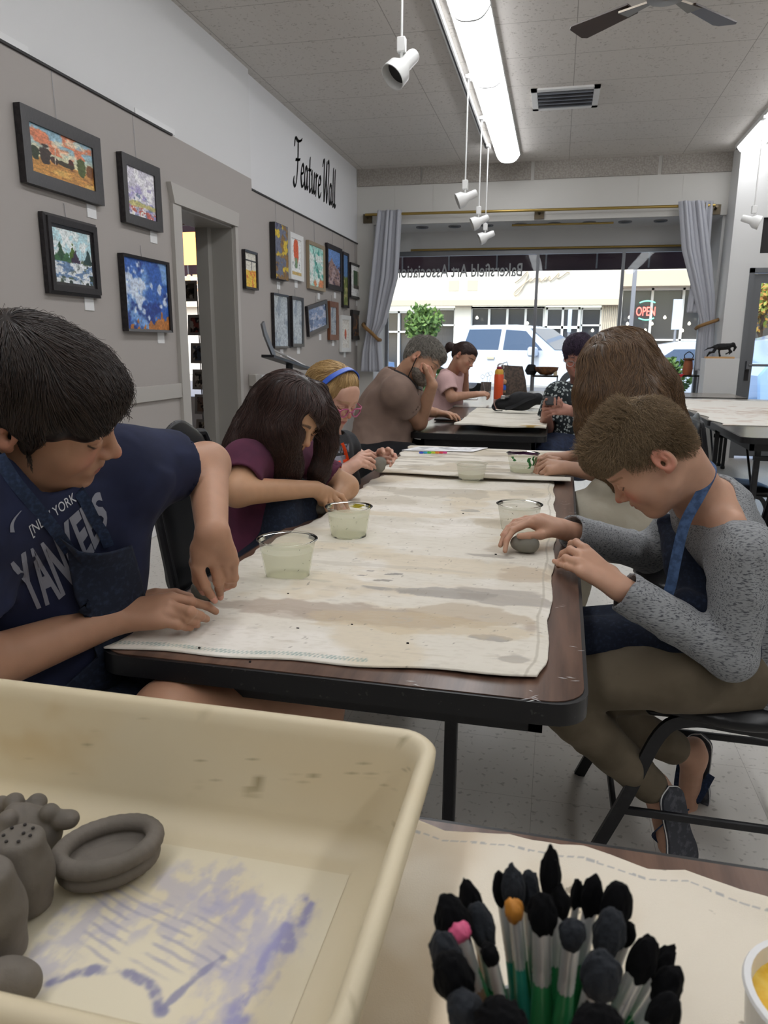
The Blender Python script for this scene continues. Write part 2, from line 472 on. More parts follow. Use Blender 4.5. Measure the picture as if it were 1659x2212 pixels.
# ================================================================ materials
mk('ceil', '9a938b', rough=.95)
def tile_mat(name, base, dark, pit, sx, sy, lw):
    m = mk(name, base, rough=.9); N, L, b = nodes(m)
    g = N.new('ShaderNodeNewGeometry'); sp = N.new('ShaderNodeSeparateXYZ'); L.new(g.outputs['Position'], sp.inputs[0])
    def line(sock, s, w):
        a = N.new('ShaderNodeMath'); a.operation = 'DIVIDE'; a.inputs[1].default_value = s; L.new(sock, a.inputs[0])
        f = N.new('ShaderNodeMath'); f.operation = 'FRACT'; L.new(a.outputs[0], f.inputs[0])
        c = N.new('ShaderNodeMath'); c.operation = 'LESS_THAN'; c.inputs[1].default_value = w/s; L.new(f.outputs[0], c.inputs[0]); return c.outputs[0]
    l = N.new('ShaderNodeMath'); l.operation = 'MAXIMUM'; L.new(line(sp.outputs[0], sx, lw), l.inputs[0]); L.new(line(sp.outputs[1], sy, lw), l.inputs[1])
    n = N.new('ShaderNodeTexNoise'); n.inputs['Scale'].default_value = 45; n.inputs['Detail'].default_value = 3; L.new(g.outputs['Position'], n.inputs[0])
    r = N.new('ShaderNodeMapRange'); r.inputs[1].default_value = .6; r.inputs[2].default_value = .68; L.new(n.outputs[0], r.inputs[0])
    x1 = N.new('ShaderNodeMix'); x1.data_type = 'RGBA'; x1.inputs[6].default_value = (*srgb(base), 1); x1.inputs[7].default_value = (*srgb(pit), 1); L.new(r.outputs[0], x1.inputs[0])
    x2 = N.new('ShaderNodeMix'); x2.data_type = 'RGBA'; x2.inputs[7].default_value = (*srgb(dark), 1); L.new(l.outputs[0], x2.inputs[0]); L.new(x1.outputs[2], x2.inputs[6])
    L.new(x2.outputs[2], b.inputs['Base Color'])
    bp = N.new('ShaderNodeBump'); bp.inputs['Strength'].default_value = .4; bp.inputs['Distance'].default_value = .004; bp.invert = True; L.new(r.outputs[0], bp.inputs['Height']); L.new(bp.outputs[0], b.inputs['Normal'])
    return m
tile_mat('ceiltile', 'd2cdc7', 'a39e98', 'b6b0a9', 1.22, .61, .006)
fl = tile_mat('floor', 'cbc7c0', 'a39f98', 'a8a49d', .305, .305, .0015); N, L, b = nodes(fl)
b.inputs['Roughness'].default_value = .28
for n in [q for q in N if q.type == 'BUMP']: N.remove(n)
for n in list(N):
    if n.type == 'TEX_NOISE': n.inputs['Scale'].default_value = 55; n.inputs['Detail'].default_value = 1
    if n.type == 'MAP_RANGE': n.inputs[1].default_value = .62; n.inputs[2].default_value = .72
def wall_mat(name, low, up, z):
    m = mk(name, low, rough=.75, bump=.15, bs=120, bdist=.001); N, L, b = nodes(m)
    g = N.new('ShaderNodeNewGeometry'); sp = N.new('ShaderNodeSeparateXYZ'); L.new(g.outputs['Position'], sp.inputs[0])
    a = N.new('ShaderNodeMath'); a.operation = 'GREATER_THAN'; a.inputs[1].default_value = z; L.new(sp.outputs[2], a.inputs[0])
    x = N.new('ShaderNodeMix'); x.data_type = 'RGBA'; x.inputs[6].default_value = (*srgb(low), 1); x.inputs[7].default_value = (*srgb(up), 1); L.new(a.outputs[0], x.inputs[0]); L.new(x.outputs[2], b.inputs['Base Color'])
wall_mat('wallA', 'aaa49f', 'd8d8d8', 2.505); wall_mat('wallB', 'aaa49f', 'dcdcdd', 2.445)
mk('white', 'd9d9d8', rough=.6); mk('whitegloss', 'dedede', rough=.3); mk('greytrim', 'b4b0aa', rough=.5); mk('greyjamb', '9c9993', rough=.55)
mk('panelwhite', 'cfcdc8', rough=.7, bump=.1, bs=40); mk('beam', 'aca69f', rough=.9, bump=.5, bs=90, bdist=.003, mix='98928b', ms=60)
mk('blackmetal', '17171a', rough=.4, spec=.5, mix='2a2a2c', ms=30, lo=.55, hi=.8); mk('blackplastic', '121214', rough=.45); mk('blackvinyl', '0f0f12', rough=.32, bump=.25, bs=250, bdist=.0006)
mk('steel', 'b4b4b6', rough=.28, metal=1); mk('alu', '7d7f83', rough=.4, metal=.7); mk('brass', 'a88f52', rough=.35, metal=.8); mk('darkbrass', '5a5040', rough=.45, metal=.7)
mk('lampwhite', 'e2e2e0', rough=.35); mk('diffuser', 'f2f6ff', rough=.4, emis=0); mk('black', '050506', rough=.6); mk('dark', '2a2829', rough=.6)
mk('card', 'e6e6e6', rough=.6); mk('vcol', 'ffffff', rough=.55, attr=True); mk('paint', 'ffffff', rough=.5, attr=True, bump=.5, bs=90, bdist=.0015); mk('vgloss', 'ffffff', rough=.12, attr=True)
mk('frameblack', '1d1b1d', rough=.35, mix='2e2a2c', ms=50, stretch=(1, 8, 1)); mk('framegold', 'a5947b', rough=.4, metal=.3); mk('framecopper', '7d4f36', rough=.4, metal=.3); mk('framewhite', 'e4e4e2', rough=.4)
mk('curtain', 'b3b5bd', rough=.8, sheen=.3, bump=.2, bs=300, bdist=.0004); mk('rope', '8b6a42', rough=.8, bump=.8, bs=150)
N, L, b = nodes(MATS['diffuser']); b.inputs['Emission Color'].default_value = (.97, .98, 1, 1); b.inputs['Emission Strength'].default_value = 6.6
GL = glassmat('glass', 'f4f8f8')
# ================================================================ shell
XW, XB = -2.47, -2.51
struct(fbox('floor', (-6.5, -3.2, -.1), (4.6, 10.3, 0), 'floor'))
struct(fbox('ceiling', (-6.5, -3.2, 3.3), (4.6, 9.45, 3.4), 'ceiltile'))
def wall_left():
    m = MB(); T = .26
    m.box((XW-T, -3.2, 0), (XW, 4.66, 3.3)); m.box((XW-T, 4.66, 2.09), (XW, 5.5, 3.3)); m.box((XW-T, 5.5, 0), (XW, 5.9, 3.3))
    struct(m.build('wall_left', 'wallA'))
    struct(fbox('wall_left_front', (XB-.27, 5.9, 0), (XB, 9.45, 3.3), 'wallB'))
wall_left()
struct(fbox('wall_right', (4.5, -3.2, 0), (4.6, 9.3, 3.3), 'white'))
struct(fbox('wall_rear', (-6.5, -3.3, 0), (4.6, -3.2, 3.3), 'white'))
# front wall : header with panels, jambs, low wall, soffit of the display window
m = MB(); m.box((XB, 9.3, 2.66), (1.95, 9.36, 3.3)); m.box((XB, 9.3, 0), (-2.3, 9.36, 2.66)); 
for k in range(9): m.box((-2.5+k*.47, 9.297, 2.72), (-2.04+k*.47, 9.3, 3.095))
struct(m.build('wall_front', 'panelwhite'))
m = MB(); 
for a, b_ in ((-2.5, -1.72), (-1.70, -.42), (-.38, .98), (1.02, 2.0)): m.box((a, 9.28, 3.105), (b_, 9.34, 3.3))
struct(m.build('trim_1', 'beam'))
struct(fbox('ceiling_soffit', (-2.3, 9.36, 2.66), (1.95, 10.02, 2.70), 'white'))
m = MB(); m.box((-2.6, 10.0, 2.40), (2.05, 10.05, 3.3)); m.box((-2.6, 9.36, 0), (-2.3, 10.1, 2.66)); m.box((1.72, 9.36, 0), (1.95, 10.05, 2.66)); m.box((-2.3, 9.95, 0), (1.72, 10.1, .42)); struct(m.build('wall_window_recess', 'white'))
struct(fbox('window_sill', (-2.3, 9.36, .38), (1.72, 9.95, .44), 'whitegloss'))
# pier and door wall
m = MB(); m.box((1.75, 8.9, 0), (1.96, 9.36, 3.3)); m.box((1.96, 8.9, 2.56), (4.5, 9.0, 3.3)); m.box((1.96, 8.9, 2.05), (4.5, 9.0, 2.2)); m.box((3.1, 8.9, 0), (4.5, 9.0, 3.3)); m.box((1.96, 8.9, 2.2), (2.04, 9.0, 2.56))
struct(m.build('wall_pier', 'white'))
def door1():
    r = thing('door_1', 'grey metal framed glass street door right of the white pier', 'door', (2.5, 8.95, 0)); r['kind'] = 'structure'
    m = MB(); m.box((1.96, 8.88, 0), (2.01, 9.02, 2.05)); m.box((3.05, 8.88, 0), (3.1, 9.02, 2.05)); m.box((1.96, 8.88, 2.0), (3.1, 9.02, 2.05)); m.build('door_frame', 'alu', r)
    m = MB(); m.box((2.02, 8.93, .02), (2.10, 8.975, 1.99)); m.box((2.96, 8.93, .02), (3.04, 8.975, 1.99)); m.box((2.1, 8.93, 1.9), (2.96, 8.975, 1.99)); m.box((2.1, 8.93, .02), (2.96, 8.975, .25)); m.build('door_stile', 'alu', r)
    fbox('glass_pane', (2.1, 8.95, .25), (2.96, 8.956, 1.9), 'glass', r)
    m = MB(); m.tube([(2.05, 8.87, 1.03), (3.0, 8.87, 1.03)], .014, 10); m.box((2.03, 8.87, .99), (2.07, 8.93, 1.07)); m.box((2.96, 8.87, .99), (3.0, 8.93, 1.07)); m.build('push_bar', 'alu', r)
    fbox('lock', (2.03, 8.915, .86), (2.07, 8.93, .98), 'dark', r)
    fbox('transom', (2.04, 8.94, 2.2), (3.1, 8.95, 2.56), 'dark', r)
    MB().tube([(2.3, 8.86, 2.03), (2.7, 8.84, 2.03)], .02, 8).build('door_closer', 'alu', r)
door1()
# shop window
def win():
    r = thing('window_1', 'large three-pane shop window with mirrored lettering', 'window', (-.3, 10.0, .44)); r['kind'] = 'structure'
    m = MB(); m.box((-2.3, 9.97, 2.36), (1.72, 10.03, 2.42)); m.box((-2.3, 9.97, .44), (1.72, 10.03, .48)); m.box((-2.3, 9.97, .44), (-2.26, 10.03, 2.4)); m.box((1.68, 9.97, .44), (1.72, 10.03, 2.4)); m.build('window_frame', 'alu', r)
    for x in (-.31, .735): fbox('mullion', (x-.018, 9.95, .48), (x+.018, 10.03, 2.36), 'alu', r)
    for a, b_ in ((-2.26, -.33), (-.29, .717), (.753, 1.68)): fbox('glass_pane', (a, 9.995, .48), (b_, 10.0, 2.36), 'glass', r)
win()
# awning outside
mk('awning', '46323a', rough=.9, bump=.3, bs=50); mk('steeldull', '8a8a90', rough=.6, metal=.4)
def awning():
    r = thing('awning', 'dark maroon fabric awning hanging over the shop window outside', 'awning', (0, 10.2, 2.4))
    V = [(-6.5, 10.15, 3.35), (5, 10.15, 3.35), (5, 11.6, 2.62), (-6.5, 11.6, 2.62), (5, 11.62, 2.31), (-6.5, 11.62, 2.31)]
    m = MB(); m.add([V[0], V[1], V[2], V[3]], [(0, 1, 2, 3)]); m.add([V[3], V[2], V[4], V[5]], [(0, 1, 2, 3)]); o = m.build('canopy', 'awning', r)
    o.modifiers.new('s', 'SOLIDIFY').thickness = .01
    for k in range(15): MB().tube([(-6+k*.72, 10.15, 3.28), (-6+k*.72, 11.55, 2.58), (-6+k*.72, 11.57, 2.33)], .012, 6).build('rib', 'steeldull', r)
awning()
# left doorway trim
D1 = thing('door_1_opening', 'grey painted doorway casing with deep jamb in the left wall', 'doorway', (XW, 5.08, 0)); D1.name = 'trim_doorway'; D1['kind'] = 'structure'; OFF[D1.name] = np.array([XW, 5.08, 0])
m = MB(); m.box((XW, 4.55, 0), (XW+.025, 4.66, 2.09)); m.box((XW, 5.5, 0), (XW+.025, 5.55, 2.09)); m.build('casing', 'greytrim', D1)
MB().poly([(XW, 4.52, 2.21), (XW, 5.56, 2.19), (XW, 5.54, 2.09), (XW, 4.56, 2.09)], (.035, 0, 0)).build('head_casing', 'greytrim', D1)
m = MB(); m.box((XW-.27, 5.485, 0), (XW-.0, 5.5, 2.09)); m.box((XW-.27, 4.66, 2.075), (XW-.0, 5.5, 2.09)); m.box((XW-.27, 5.42, 0), (XW-.17, 5.49, 2.09)); m.build('jamb', 'greyjamb', D1)
struct(fbox('baseboard_left', (XW, -3.2, 0), (XW+.016, 4.55, .13), 'whitegloss', bev=.004)); struct(MB().box((XW, -3.2, .13), (XW+.01, 4.55, .16), .004).build('trim_baseboard', 'whitegloss'))
struct(fbox('baseboard_front', (XB, 5.9, 0), (XB+.016, 9.3, .13), 'whitegloss', bev=.004))
struct(fbox('trim_chair_rail', (XW, 2.9, .86), (XW+.02, 4.55, .955), 'greytrim', bev=.003))
struct(fbox('trim_picture_rail', (XW, -.5, 2.5), (XW+.012, 4.62, 2.512), 'dark')); struct(fbox('trim_picture_rail_front', (XB, 5.9, 2.44), (XB+.012, 9.3, 2.452), 'dark'))
for y0, y1 in ((2.7, 3.3), (4.2, 4.66)): struct(fbox('trim_label_strip', (XW, y0, 2.512), (XW+.006, y1, 2.545), 'whitegloss'))
# adjoining room seen through the doorway
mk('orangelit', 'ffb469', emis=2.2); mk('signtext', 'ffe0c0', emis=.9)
struct(fbox('wall_adjoining', (-6.5, 9.4, 0), (-2.6, 9.5, .5), 'white')); struct(fbox('wall_adjoining_side', (-6.6, -3.2, 0), (-6.5, 9.5, 3.3), 'white'))
struct(fbox('wall_adjoining_header', (-6.5, 9.4, 2.75), (-2.6, 9.5, 3.3), 'dark'))
struct(fbox('wall_adjoining_left', (-6.5, 9.4, .5), (-5.6, 9.5, 2.75), 'white'))
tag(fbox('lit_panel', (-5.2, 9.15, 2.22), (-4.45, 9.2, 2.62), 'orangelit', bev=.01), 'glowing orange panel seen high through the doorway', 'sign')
def ent():
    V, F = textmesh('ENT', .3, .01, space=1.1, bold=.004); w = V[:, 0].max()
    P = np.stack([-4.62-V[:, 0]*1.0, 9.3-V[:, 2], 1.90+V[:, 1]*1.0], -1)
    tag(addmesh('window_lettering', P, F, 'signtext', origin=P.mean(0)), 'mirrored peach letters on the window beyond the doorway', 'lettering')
ent()
o = thing('recessed_light', 'round glowing recessed light on the ceiling beyond the doorway', 'light', (-4.3, 7.8, 3.29)); mk('glow', 'fff1d8', emis=9)
MB().lathe([(0, -.012), (.13, -.012), (.15, 0)], 24, (-4.3, 7.8, 3.29)).build('lens', 'glow', o); MB().lathe([(.15, -.015), (.18, -.01), (.18, .01)], 24, (-4.3, 7.8, 3.29)).build('ring', 'lampwhite', o)
# ================================================================ street
mk('asphalt', '6d6d70', rough=.9); mk('concrete', 'aaa8a4', rough=.9); mk('facade', 'd9d4cc', rough=.85, bump=.2, bs=6); mk('facade2', 'b9ad9c', rough=.85); mk('shopdark', '3a3c42', rough=.15); mk('wood', 'a78a6a', rough=.7)
mk('carwhite', 'b4bcca', rough=.25, coat=.6); mk('carblue', '8fb0dc', rough=.25, coat=.6, metal=.2); mk('carglass', '34465e', rough=.06); mk('tyre', '18181a', rough=.8); mk('chrome', 'c8c8cc', rough=.2, metal=1)
mk('leaf', '46602e', rough=.6, mix='6a8542', ms=12); mk('leafred', 'b5743a', rough=.6, mix='7c9440', ms=6); mk('bark', '4f4136', rough=.9); mk('neonred', 'ff5a50', emis=3); mk('neongreen', '6fe0b8', emis=1.2); mk('bulb', 'fff2d8', emis=3)
GZ = -.15
o = struct(fbox('ground_street', (-30, 13.2, GZ-.1), (34, 26, GZ), 'asphalt')); struct(fbox('ground_sidewalk', (-30, 10.1, GZ-.1), (34, 13.2, -.02), 'concrete')); struct(fbox('ground_far_sidewalk', (-30, 26, GZ-.1), (34, 28, -.02), 'concrete'))
def facade():
    r = thing('shop_building', 'pale stucco building across the street with shop windows below', 'building', (0, 28, 0))
    m = MB(); m.box((-20, 28, 2.75), (2.05, 28.6, 6.5))
    for a, b_ in ((-20, -6.6), (-3.8, -3.2), (1.45, 2.05)): m.box((a, 28, 0), (b_, 28.4, 2.75))
    m.build('wall', 'facade', r)
    fbox('canopy_band', (-20, 27.6, 2.66), (2.05, 28, 2.86), 'facade2', r)
    fbox('wall', (2.05, 28.2, 3.7), (22, 28.8, 7), 'facade', r); fbox('canopy_band', (2.05, 27.2, 3.25), (22, 28.2, 3.75), 'facade2', r)
    def shop(x0, x1, n, z1=2.6, tr=1.95):
        w = fbox('shop_window', (x0, 28.25, .3), (x1, 28.3, z1), 'shopdark', r)
        mm = MB()
        for k in range(n+1):
            x = x0+(x1-x0)*k/n; mm.box((x-.04, 28.1, .0), (x+.04, 28.25, z1))
        mm.box((x0, 28.1, z1-.08), (x1, 28.25, z1)); mm.box((x0, 28.1, tr), (x1, 28.25, tr+.06)); mm.box((x0, 28.1, .2), (x1, 28.25, .35)); mm.build('window_frame', 'white', w)
        OFF[w.name] = OFF[r.name]
    shop(-6.6, -5.3, 2, 2.5, 1.7); shop(-5.2, -3.8, 1); shop(-3.2, -.55, 4, 2.65, 2.58); shop(.77, 1.45, 1)
    for x0, x1, n in ((2.1, 5.2, 3), (5.3, 10, 4), (10.2, 16, 4)): shop(x0, x1, n, 3.25, 1.45)
    d = fbox('shop_door', (-.5, 28.05, 0), (.72, 28.1, 2.6), 'shopdark', r)
    mm = MB()
    for x in (-.5, .07, .64): mm.box((x, 27.97, 0), (x+.08, 28.05, 2.6))
    for z in (0, .5, 1.85, 2.52): mm.box((-.5, 27.97, z), (.72, 28.05, z+.1))
    mm.build('door_frame', 'white', d)
    for x in (.0, .2): fbox('door_handle', (x, 27.9, .85), (x+.04, 27.96, 1.25), 'brass', d)
    m = MB()
    for k in range(9): m.box((1.47+k*.065, 27.95, 0), (1.505+k*.065, 28.0, 2.7))
    m.build('fluted_panel', 'facade2', r)
    fbox('patch', (-4.06, 27.98, 3.2), (-3.68, 28, 3.57), 'facade2', r); fbox('patch', (-3.37, 27.98, 3.2), (-2.99, 28, 3.57), 'facade2', r)
    # flowing script sign on the stucco band
    P = bez([(-1.6, 3.65), (-1.2, 3.9), (-.8, 4.25), (-.75, 4.0), (-1.1, 3.3), (-1.45, 2.95), (-1.6, 3.1), (-1.1, 3.5), (-.7, 3.75), (-.5, 3.9), (-.55, 3.7), (-.2, 3.9), (-.15, 3.7), (.1, 3.9), (.2, 3.72), (.5, 3.95), (.45, 3.75), (.75, 4.0), (.8, 3.75), (1.1, 3.95), (1.35, 4.15), (1.3, 3.9), (1.6, 4.0), (1.9, 4.2), (2.1, 4.15)], 5)
    MB().tube([(-1.65+(p[0]+1.6)*.52, 27.93, p[1]*.62+1.2) for p in P], .03, 5).build('script_sign', 'facade2', r)
    # OPEN neon
    V, F = textmesh('OPEN', .42, .01); o_ = ony(1373, 682, 27.0); MBx = np.stack([o_[0]+V[:, 0]*.58, 27.0-V[:, 2], o_[2]+V[:, 1]], -1); addmesh('open_sign', MBx, F, 'neonred', r)
    for z, s in ((2.45, 1), (1.82, -1)): MB().tube([(o_[0]+.1+k*.05, 27.0, o_[2]-.08+(z-1.82)*.8+s*.06*math.sin(math.pi*k/10)) for k in range(11)], .02, 5).build('neon_tube', 'neongreen', r)
    for k, x in enumerate((2.3, 2.35, 2.9, 3.1, 3.5, 4.1, 4.3, 4.8, 5.0, 5.6, -2.9, -1.9, -1.1, 6.2, 1.15)):
        z = 2.0+.25*math.sin(k*2.1); MB().lathe([(0, -.05), (.04, -.03), (.05, 0), (.03, .05), (0, .07)], 8, (x, 27.3, z)).build('bulb', 'bulb', r)
    for x in (5.4, 6.4): pass
facade()
def streetsign(x, y, z0, z1, w, m2, lbl):
    r = thing('street_sign', lbl, 'sign', (x, y, GZ)); MB().tube([(x, y, GZ), (x, y, z1)], .035, 8).build('pole', 'steeldull', r)
    if w: fbox('sign_panel', (x-w/2, y-.04, z0), (x+w/2, y-.02, z1), m2, r)
streetsign(ony(1230, 700, 21)[0], 21, 1.6, 2.2, .1, 'carwhite', 'thin white kerbside marker post left of the nearer street sign'); streetsign(ony(1461, 690, 22)[0], 22, 1.7, 2.5, .24, 'carwhite', 'blank white back of a street sign on its pole')
px_ = ony(1368, 640, 15)[0]
tag(MB().box((px_-.035, 14.98, GZ), (px_+.035, 15.06, 3.4)).build('sign_post', 'steeldull'), 'perforated grey steel post standing on the pavement outside', 'post')
def carbody(name, label, prof_lo, prof_roof, w, c, rz, paint, wheels, glassz, cat='car', extras=None, inset=.12):
    """prof_lo: side silhouette of the body (x,z) closed; prof_roof: cabin silhouette; length along local x, width along y"""
    r = thing(name, label, cat, c, rz=rz); OFF[r.name] = np.zeros(3)
    def ext(prof, w0, w1, zt):
        m = MB(); P = [np.array(q, float) for q in prof]; k = len(P); zs = [q[1] for q in P]; z0, z1 = min(zs), max(zs)
        V = []
        for lay, sgn in enumerate((-1, -.86, .86, 1)):
            for q in P:
                t = (q[1]-z0)/(z1-z0+1e-9); hw = w0+(w1-w0)*t
                sc = .985 if abs(sgn) == 1 else 1.0
                cx = sum(a[0] for a in P)/k; cz = (z0+z1)/2
                V.append((cx+(q[0]-cx)*sc, sgn*hw/2 if abs(sgn) == 1 else np.sign(sgn)*hw/2*.965, cz+(q[1]-cz)*sc))
        F = []
        for l in range(3):
            for i in range(k): F.append((l*k+i, l*k+(i+1) % k, (l+1)*k+(i+1) % k, (l+1)*k+i))
        F += [tuple(range(k))[::-1], tuple(range(3*k, 4*k))]; return m.add(V, F)
    ext(prof_lo, w, w*.97, 0).build('body', paint, r, angle=30)
    cab = ext(prof_roof, w*.95, w*.74, 0).build('cabin', paint, r, angle=30)
    for lbl, q in glassz.items():
        # side windows and screens: thin solids just proud of the cabin
        kind = lbl.split('_')[0]
        if kind == 'side':
            for s in (-1, 1):
                z0 = min(a[1] for a in prof_roof); z1 = max(a[1] for a in prof_roof)
                P = []
                for x, z in q:
                    t = (z-z0)/(z1-z0); hw = w*.95+(w*.74-w*.95)*t; P.append((x, s*(hw/2+.006), z))
                MB().poly(P, (0, s*.006, 0)).build('side_window', 'carglass', r)
        else:
            (x0, z0), (x1, z1) = q; zl = min(a[1] for a in prof_roof); zh = max(a[1] for a in prof_roof)
            h0 = (w*.95+(w*.74-w*.95)*(z0-zl)/(zh-zl))/2-.06; h1 = (w*.95+(w*.74-w*.95)*(z1-zl)/(zh-zl))/2-.06
            n = nrm((z1-z0, 0, -(x1-x0))); n = n if n[2] > 0 else -n
            P = [np.array(v)+n*.012 for v in ((x0, -h0, z0), (x0, h0, z0), (x1, h1, z1), (x1, -h1, z1))]
            MB().poly(P, n*.006).build('windscreen', 'carglass', r)
    for x in wheels:
        for s in (-1, 1):
            wr = wheels[x]; wh = MB().lathe([(wr*.6, -.1), (wr*.95, -.11), (wr, -.07), (wr, .07), (wr*.95, .11), (wr*.6, .1)], 28, (x, s*(w/2-.1), wr), axis=(0, 1, 0), close=True).build('wheel', 'tyre', r)
            MB().lathe([(0, -.09), (wr*.6, -.09), (wr*.6, .09), (0, .09)], 20, (x, s*(w/2-.1), wr), axis=(0, 1, 0)).build('hub', 'chrome', wh)
    if extras: extras(r)
    return r
def truckx(r):
    for s in (-1, 1):
        m = MB().box((.75, s*1.02, 1.12), (.95, s*1.27, 1.36), .04); mm = m.build('side_mirror', 'carwhite', r)
        fbox('headlight', (2.62, s*.6, .85), (2.86, s*.97, 1.08), 'chrome', r, .03)
        fbox('door_handle', (-.45, s*1.0, 1.05), (-.25, s*1.03, 1.1), 'chrome', r)
    fbox('grille', (2.80, -.6, .62), (2.9, .6, 1.08), 'dark', r, .03); fbox('bumper', (2.75, -.95, .35), (2.98, .95, .6), 'chrome', r, .05)
tr = carbody('pickup_truck', 'white crew-cab pickup truck parked outside the shop window', [(-2.9, .45), (2.8, .4), (2.88, .7), (2.85, 1.05), (2.6, 1.18), (1.1, 1.28), (-1.4, 1.22), (-2.9, 1.22)],
        [(-1.4, 1.2), (1.35, 1.25), (.55, 1.82), (.2, 1.9), (-1.0, 1.9), (-1.3, 1.84)], 2.02, (-.95, 19.95, GZ), math.radians(-22), 'carwhite', {1.9: .42, -1.9: .42},
        {'side_a': [(-.05, 1.28), (1.02, 1.28), (.5, 1.74), (-.05, 1.78)], 'side_b': [(-1.2, 1.28), (-.18, 1.28), (-.18, 1.79), (-1.1, 1.79)], 'ws': [(1.3, 1.28), (.58, 1.80)]}, 'truck', truckx)
sedan = [(-2.3, .3), (2.2, .28), (2.3, .5), (2.2, .72), (1.2, .9), (-1.7, .98), (-2.25, .92)]
sroof = [(-1.75, .94), (1.25, .88), (.45, 1.36), (.1, 1.42), (-.7, 1.42), (-1.1, 1.35)]
sg = {'side_a': [(0, .95), (.98, .95), (.35, 1.3), (0, 1.34)], 'side_b': [(-1.35, .98), (-.1, .95), (-.1, 1.34), (-.85, 1.33)], 'ws': [(1.2, .93), (.5, 1.34)], 'rear': [(-1.72, .98), (-1.12, 1.33)]}
carbody('car', 'pale blue car partly hidden by the left curtain outside', sedan, sroof, 1.8, (-6.7, 19.5, GZ), math.radians(170), 'carblue', {1.4: .32, -1.4: .32}, sg)
carbody('car', 'white rounded car parked outside behind the long-haired person', sedan, [(x, z*1.05) for x, z in sroof], 1.85, (3.15, 16.85, GZ), 0, 'carwhite', {1.4: .32, -1.4: .32}, sg)
suv = [(-2.3, .35), (2.3, .33), (2.35, .6), (2.25, .9), (1.3, 1.05), (-2.2, 1.1), (-2.35, .9)]
carbody('car', 'pale silver-blue car close outside the glass street door', suv, [(-2.2, 1.08), (1.3, 1.03), (.6, 1.55), (.2, 1.62), (-1.7, 1.62), (-2.1, 1.5)], 1.9, (ony(1605, 780, 14.9)[0]+2.3, 14.9, GZ), math.radians(4), 'carblue', {1.45: .36, -1.45: .36},
        {'side_a': [(0, 1.1), (1.05, 1.1), (.5, 1.5), (0, 1.54)], 'side_b': [(-1.2, 1.1), (-.1, 1.1), (-.1, 1.54), (-1.2, 1.55)], 'ws': [(1.26, 1.08), (.62, 1.52)]})
def tree(x, y, z0, zc, rr, lab, leafm, n, seed, nm='street_tree', ls=.09):
    R = np.random.RandomState(seed); r = thing(nm, lab, 'tree', (x, y, z0))
    m = MB(); m.tube([(x, y, z0), (x+.03, y, z0+(zc-z0)*.5), (x, y, zc)], [.07*rr+.02, .05*rr+.015, .02], 8)
    for k in range(7):
        a = R.rand()*6.28; m.tube([(x, y, z0+(zc-z0)*(.5+.06*k)), (x+rr*.6*math.cos(a), y+rr*.6*math.sin(a), zc+rr*(R.rand()-.3)*.7)], [.03*rr, .01*rr], 5)
    m.build('trunk', 'bark', r)
    d = R.normal(size=(n, 3)); d /= np.linalg.norm(d, axis=1)[:, None]; c = np.array([x, y, zc+rr*.2])+d*rr*(R.rand(n, 1)**.5)*np.array([1, 1, .9])*(.7+.6*fbm(d*2+5, 2))[:, None]
    a = R.normal(size=(n, 3)); a /= np.linalg.norm(a, axis=1)[:, None]; b_ = np.cross(a, R.normal(size=(n, 3))); b_ /= np.linalg.norm(b_, axis=1)[:, None]
    s = ls*(.6+.8*R.rand(n, 1)); V = np.stack([c-a*s, c-b_*s*.5, c+a*s, c+b_*s*.5], 1).reshape(-1, 3)
    addmesh('foliage', V, np.arange(4*n).reshape(-1, 4), leafm, r, smooth=False)
tree(ony(915, 690, 22)[0], 22, GZ, 1.75, .6, 'small green tree across the street by the shop window', 'leaf', 900, 3)
tree(ony(1650, 650, 24)[0], 24, GZ, 2.6, 1.1, 'orange and green leaved tree seen through the street door', 'leafred', 1500, 5)
tree(ony(1440, 780, 13.0)[0], 13.0, -.02, .62, .4, 'bushy green plant on the pavement in front of the white car', 'leaf', 900, 9, 'pavement_shrub', .07)
tree(-2.05, 12.6, -.02, .45, .4, 'low green shrub outside behind the left curtain', 'leaf', 500, 13, 'pavement_shrub', .06)
# ================================================================ ceiling fixtures
def fluor(x, y0, y1, lab, first=[None]):
    r = thing('fluorescent_light', lab, 'light', (x, (y0+y1)/2, 3.3), 'long fluorescent ceiling light sections')
    fbox('housing', (x-.13, y0, 3.27), (x+.13, y1, 3.3), 'lampwhite', r)
    n = 14; V = []; F = []
    for k in range(n+1):
        t = -1+2*k/n; z = 3.27-.075*(1-abs(t)**3.2); V += [(x+.125*t, y0+.006, z), (x+.125*t, y1-.006, z)]
    F = [(2*k, 2*k+1, 2*k+3, 2*k+2) for k in range(n)]; F += [tuple(range(0, 2*n+2, 2)), tuple(range(1, 2*n+2, 2))[::-1]]
    addmesh('diffuser', V, F, 'diffuser', r, smooth=False)
    P_ = [(x+.128*(-1+2*k/n), 3.27-.079*(1-abs(-1+2*k/n)**3.2)) for k in range(n+1)]; m = MB()
    for yy in (y0, y1-.012): m.poly([(a, yy, c) for a, c in P_], (0, .012, 0))
    m.build('end_cap', 'lampwhite', r)
for i, (x, ye, nm) in enumerate(((-.655, 8.84, 'central row'), (1.83, 8.93, 'right-hand row'))):
    for k in range(9):
        w = ['nearest the shop window', 'second back from the shop window', 'third back from the shop window', 'fourth back from the shop window'][k] if k < 4 else 'behind the viewer'
        if k >= 5 and k % 2 == 0 and False: continue
        fluor(x, ye-1.24*(k+1), ye-1.24*k, f'glowing fluorescent ceiling light of the {nm}, {w}')
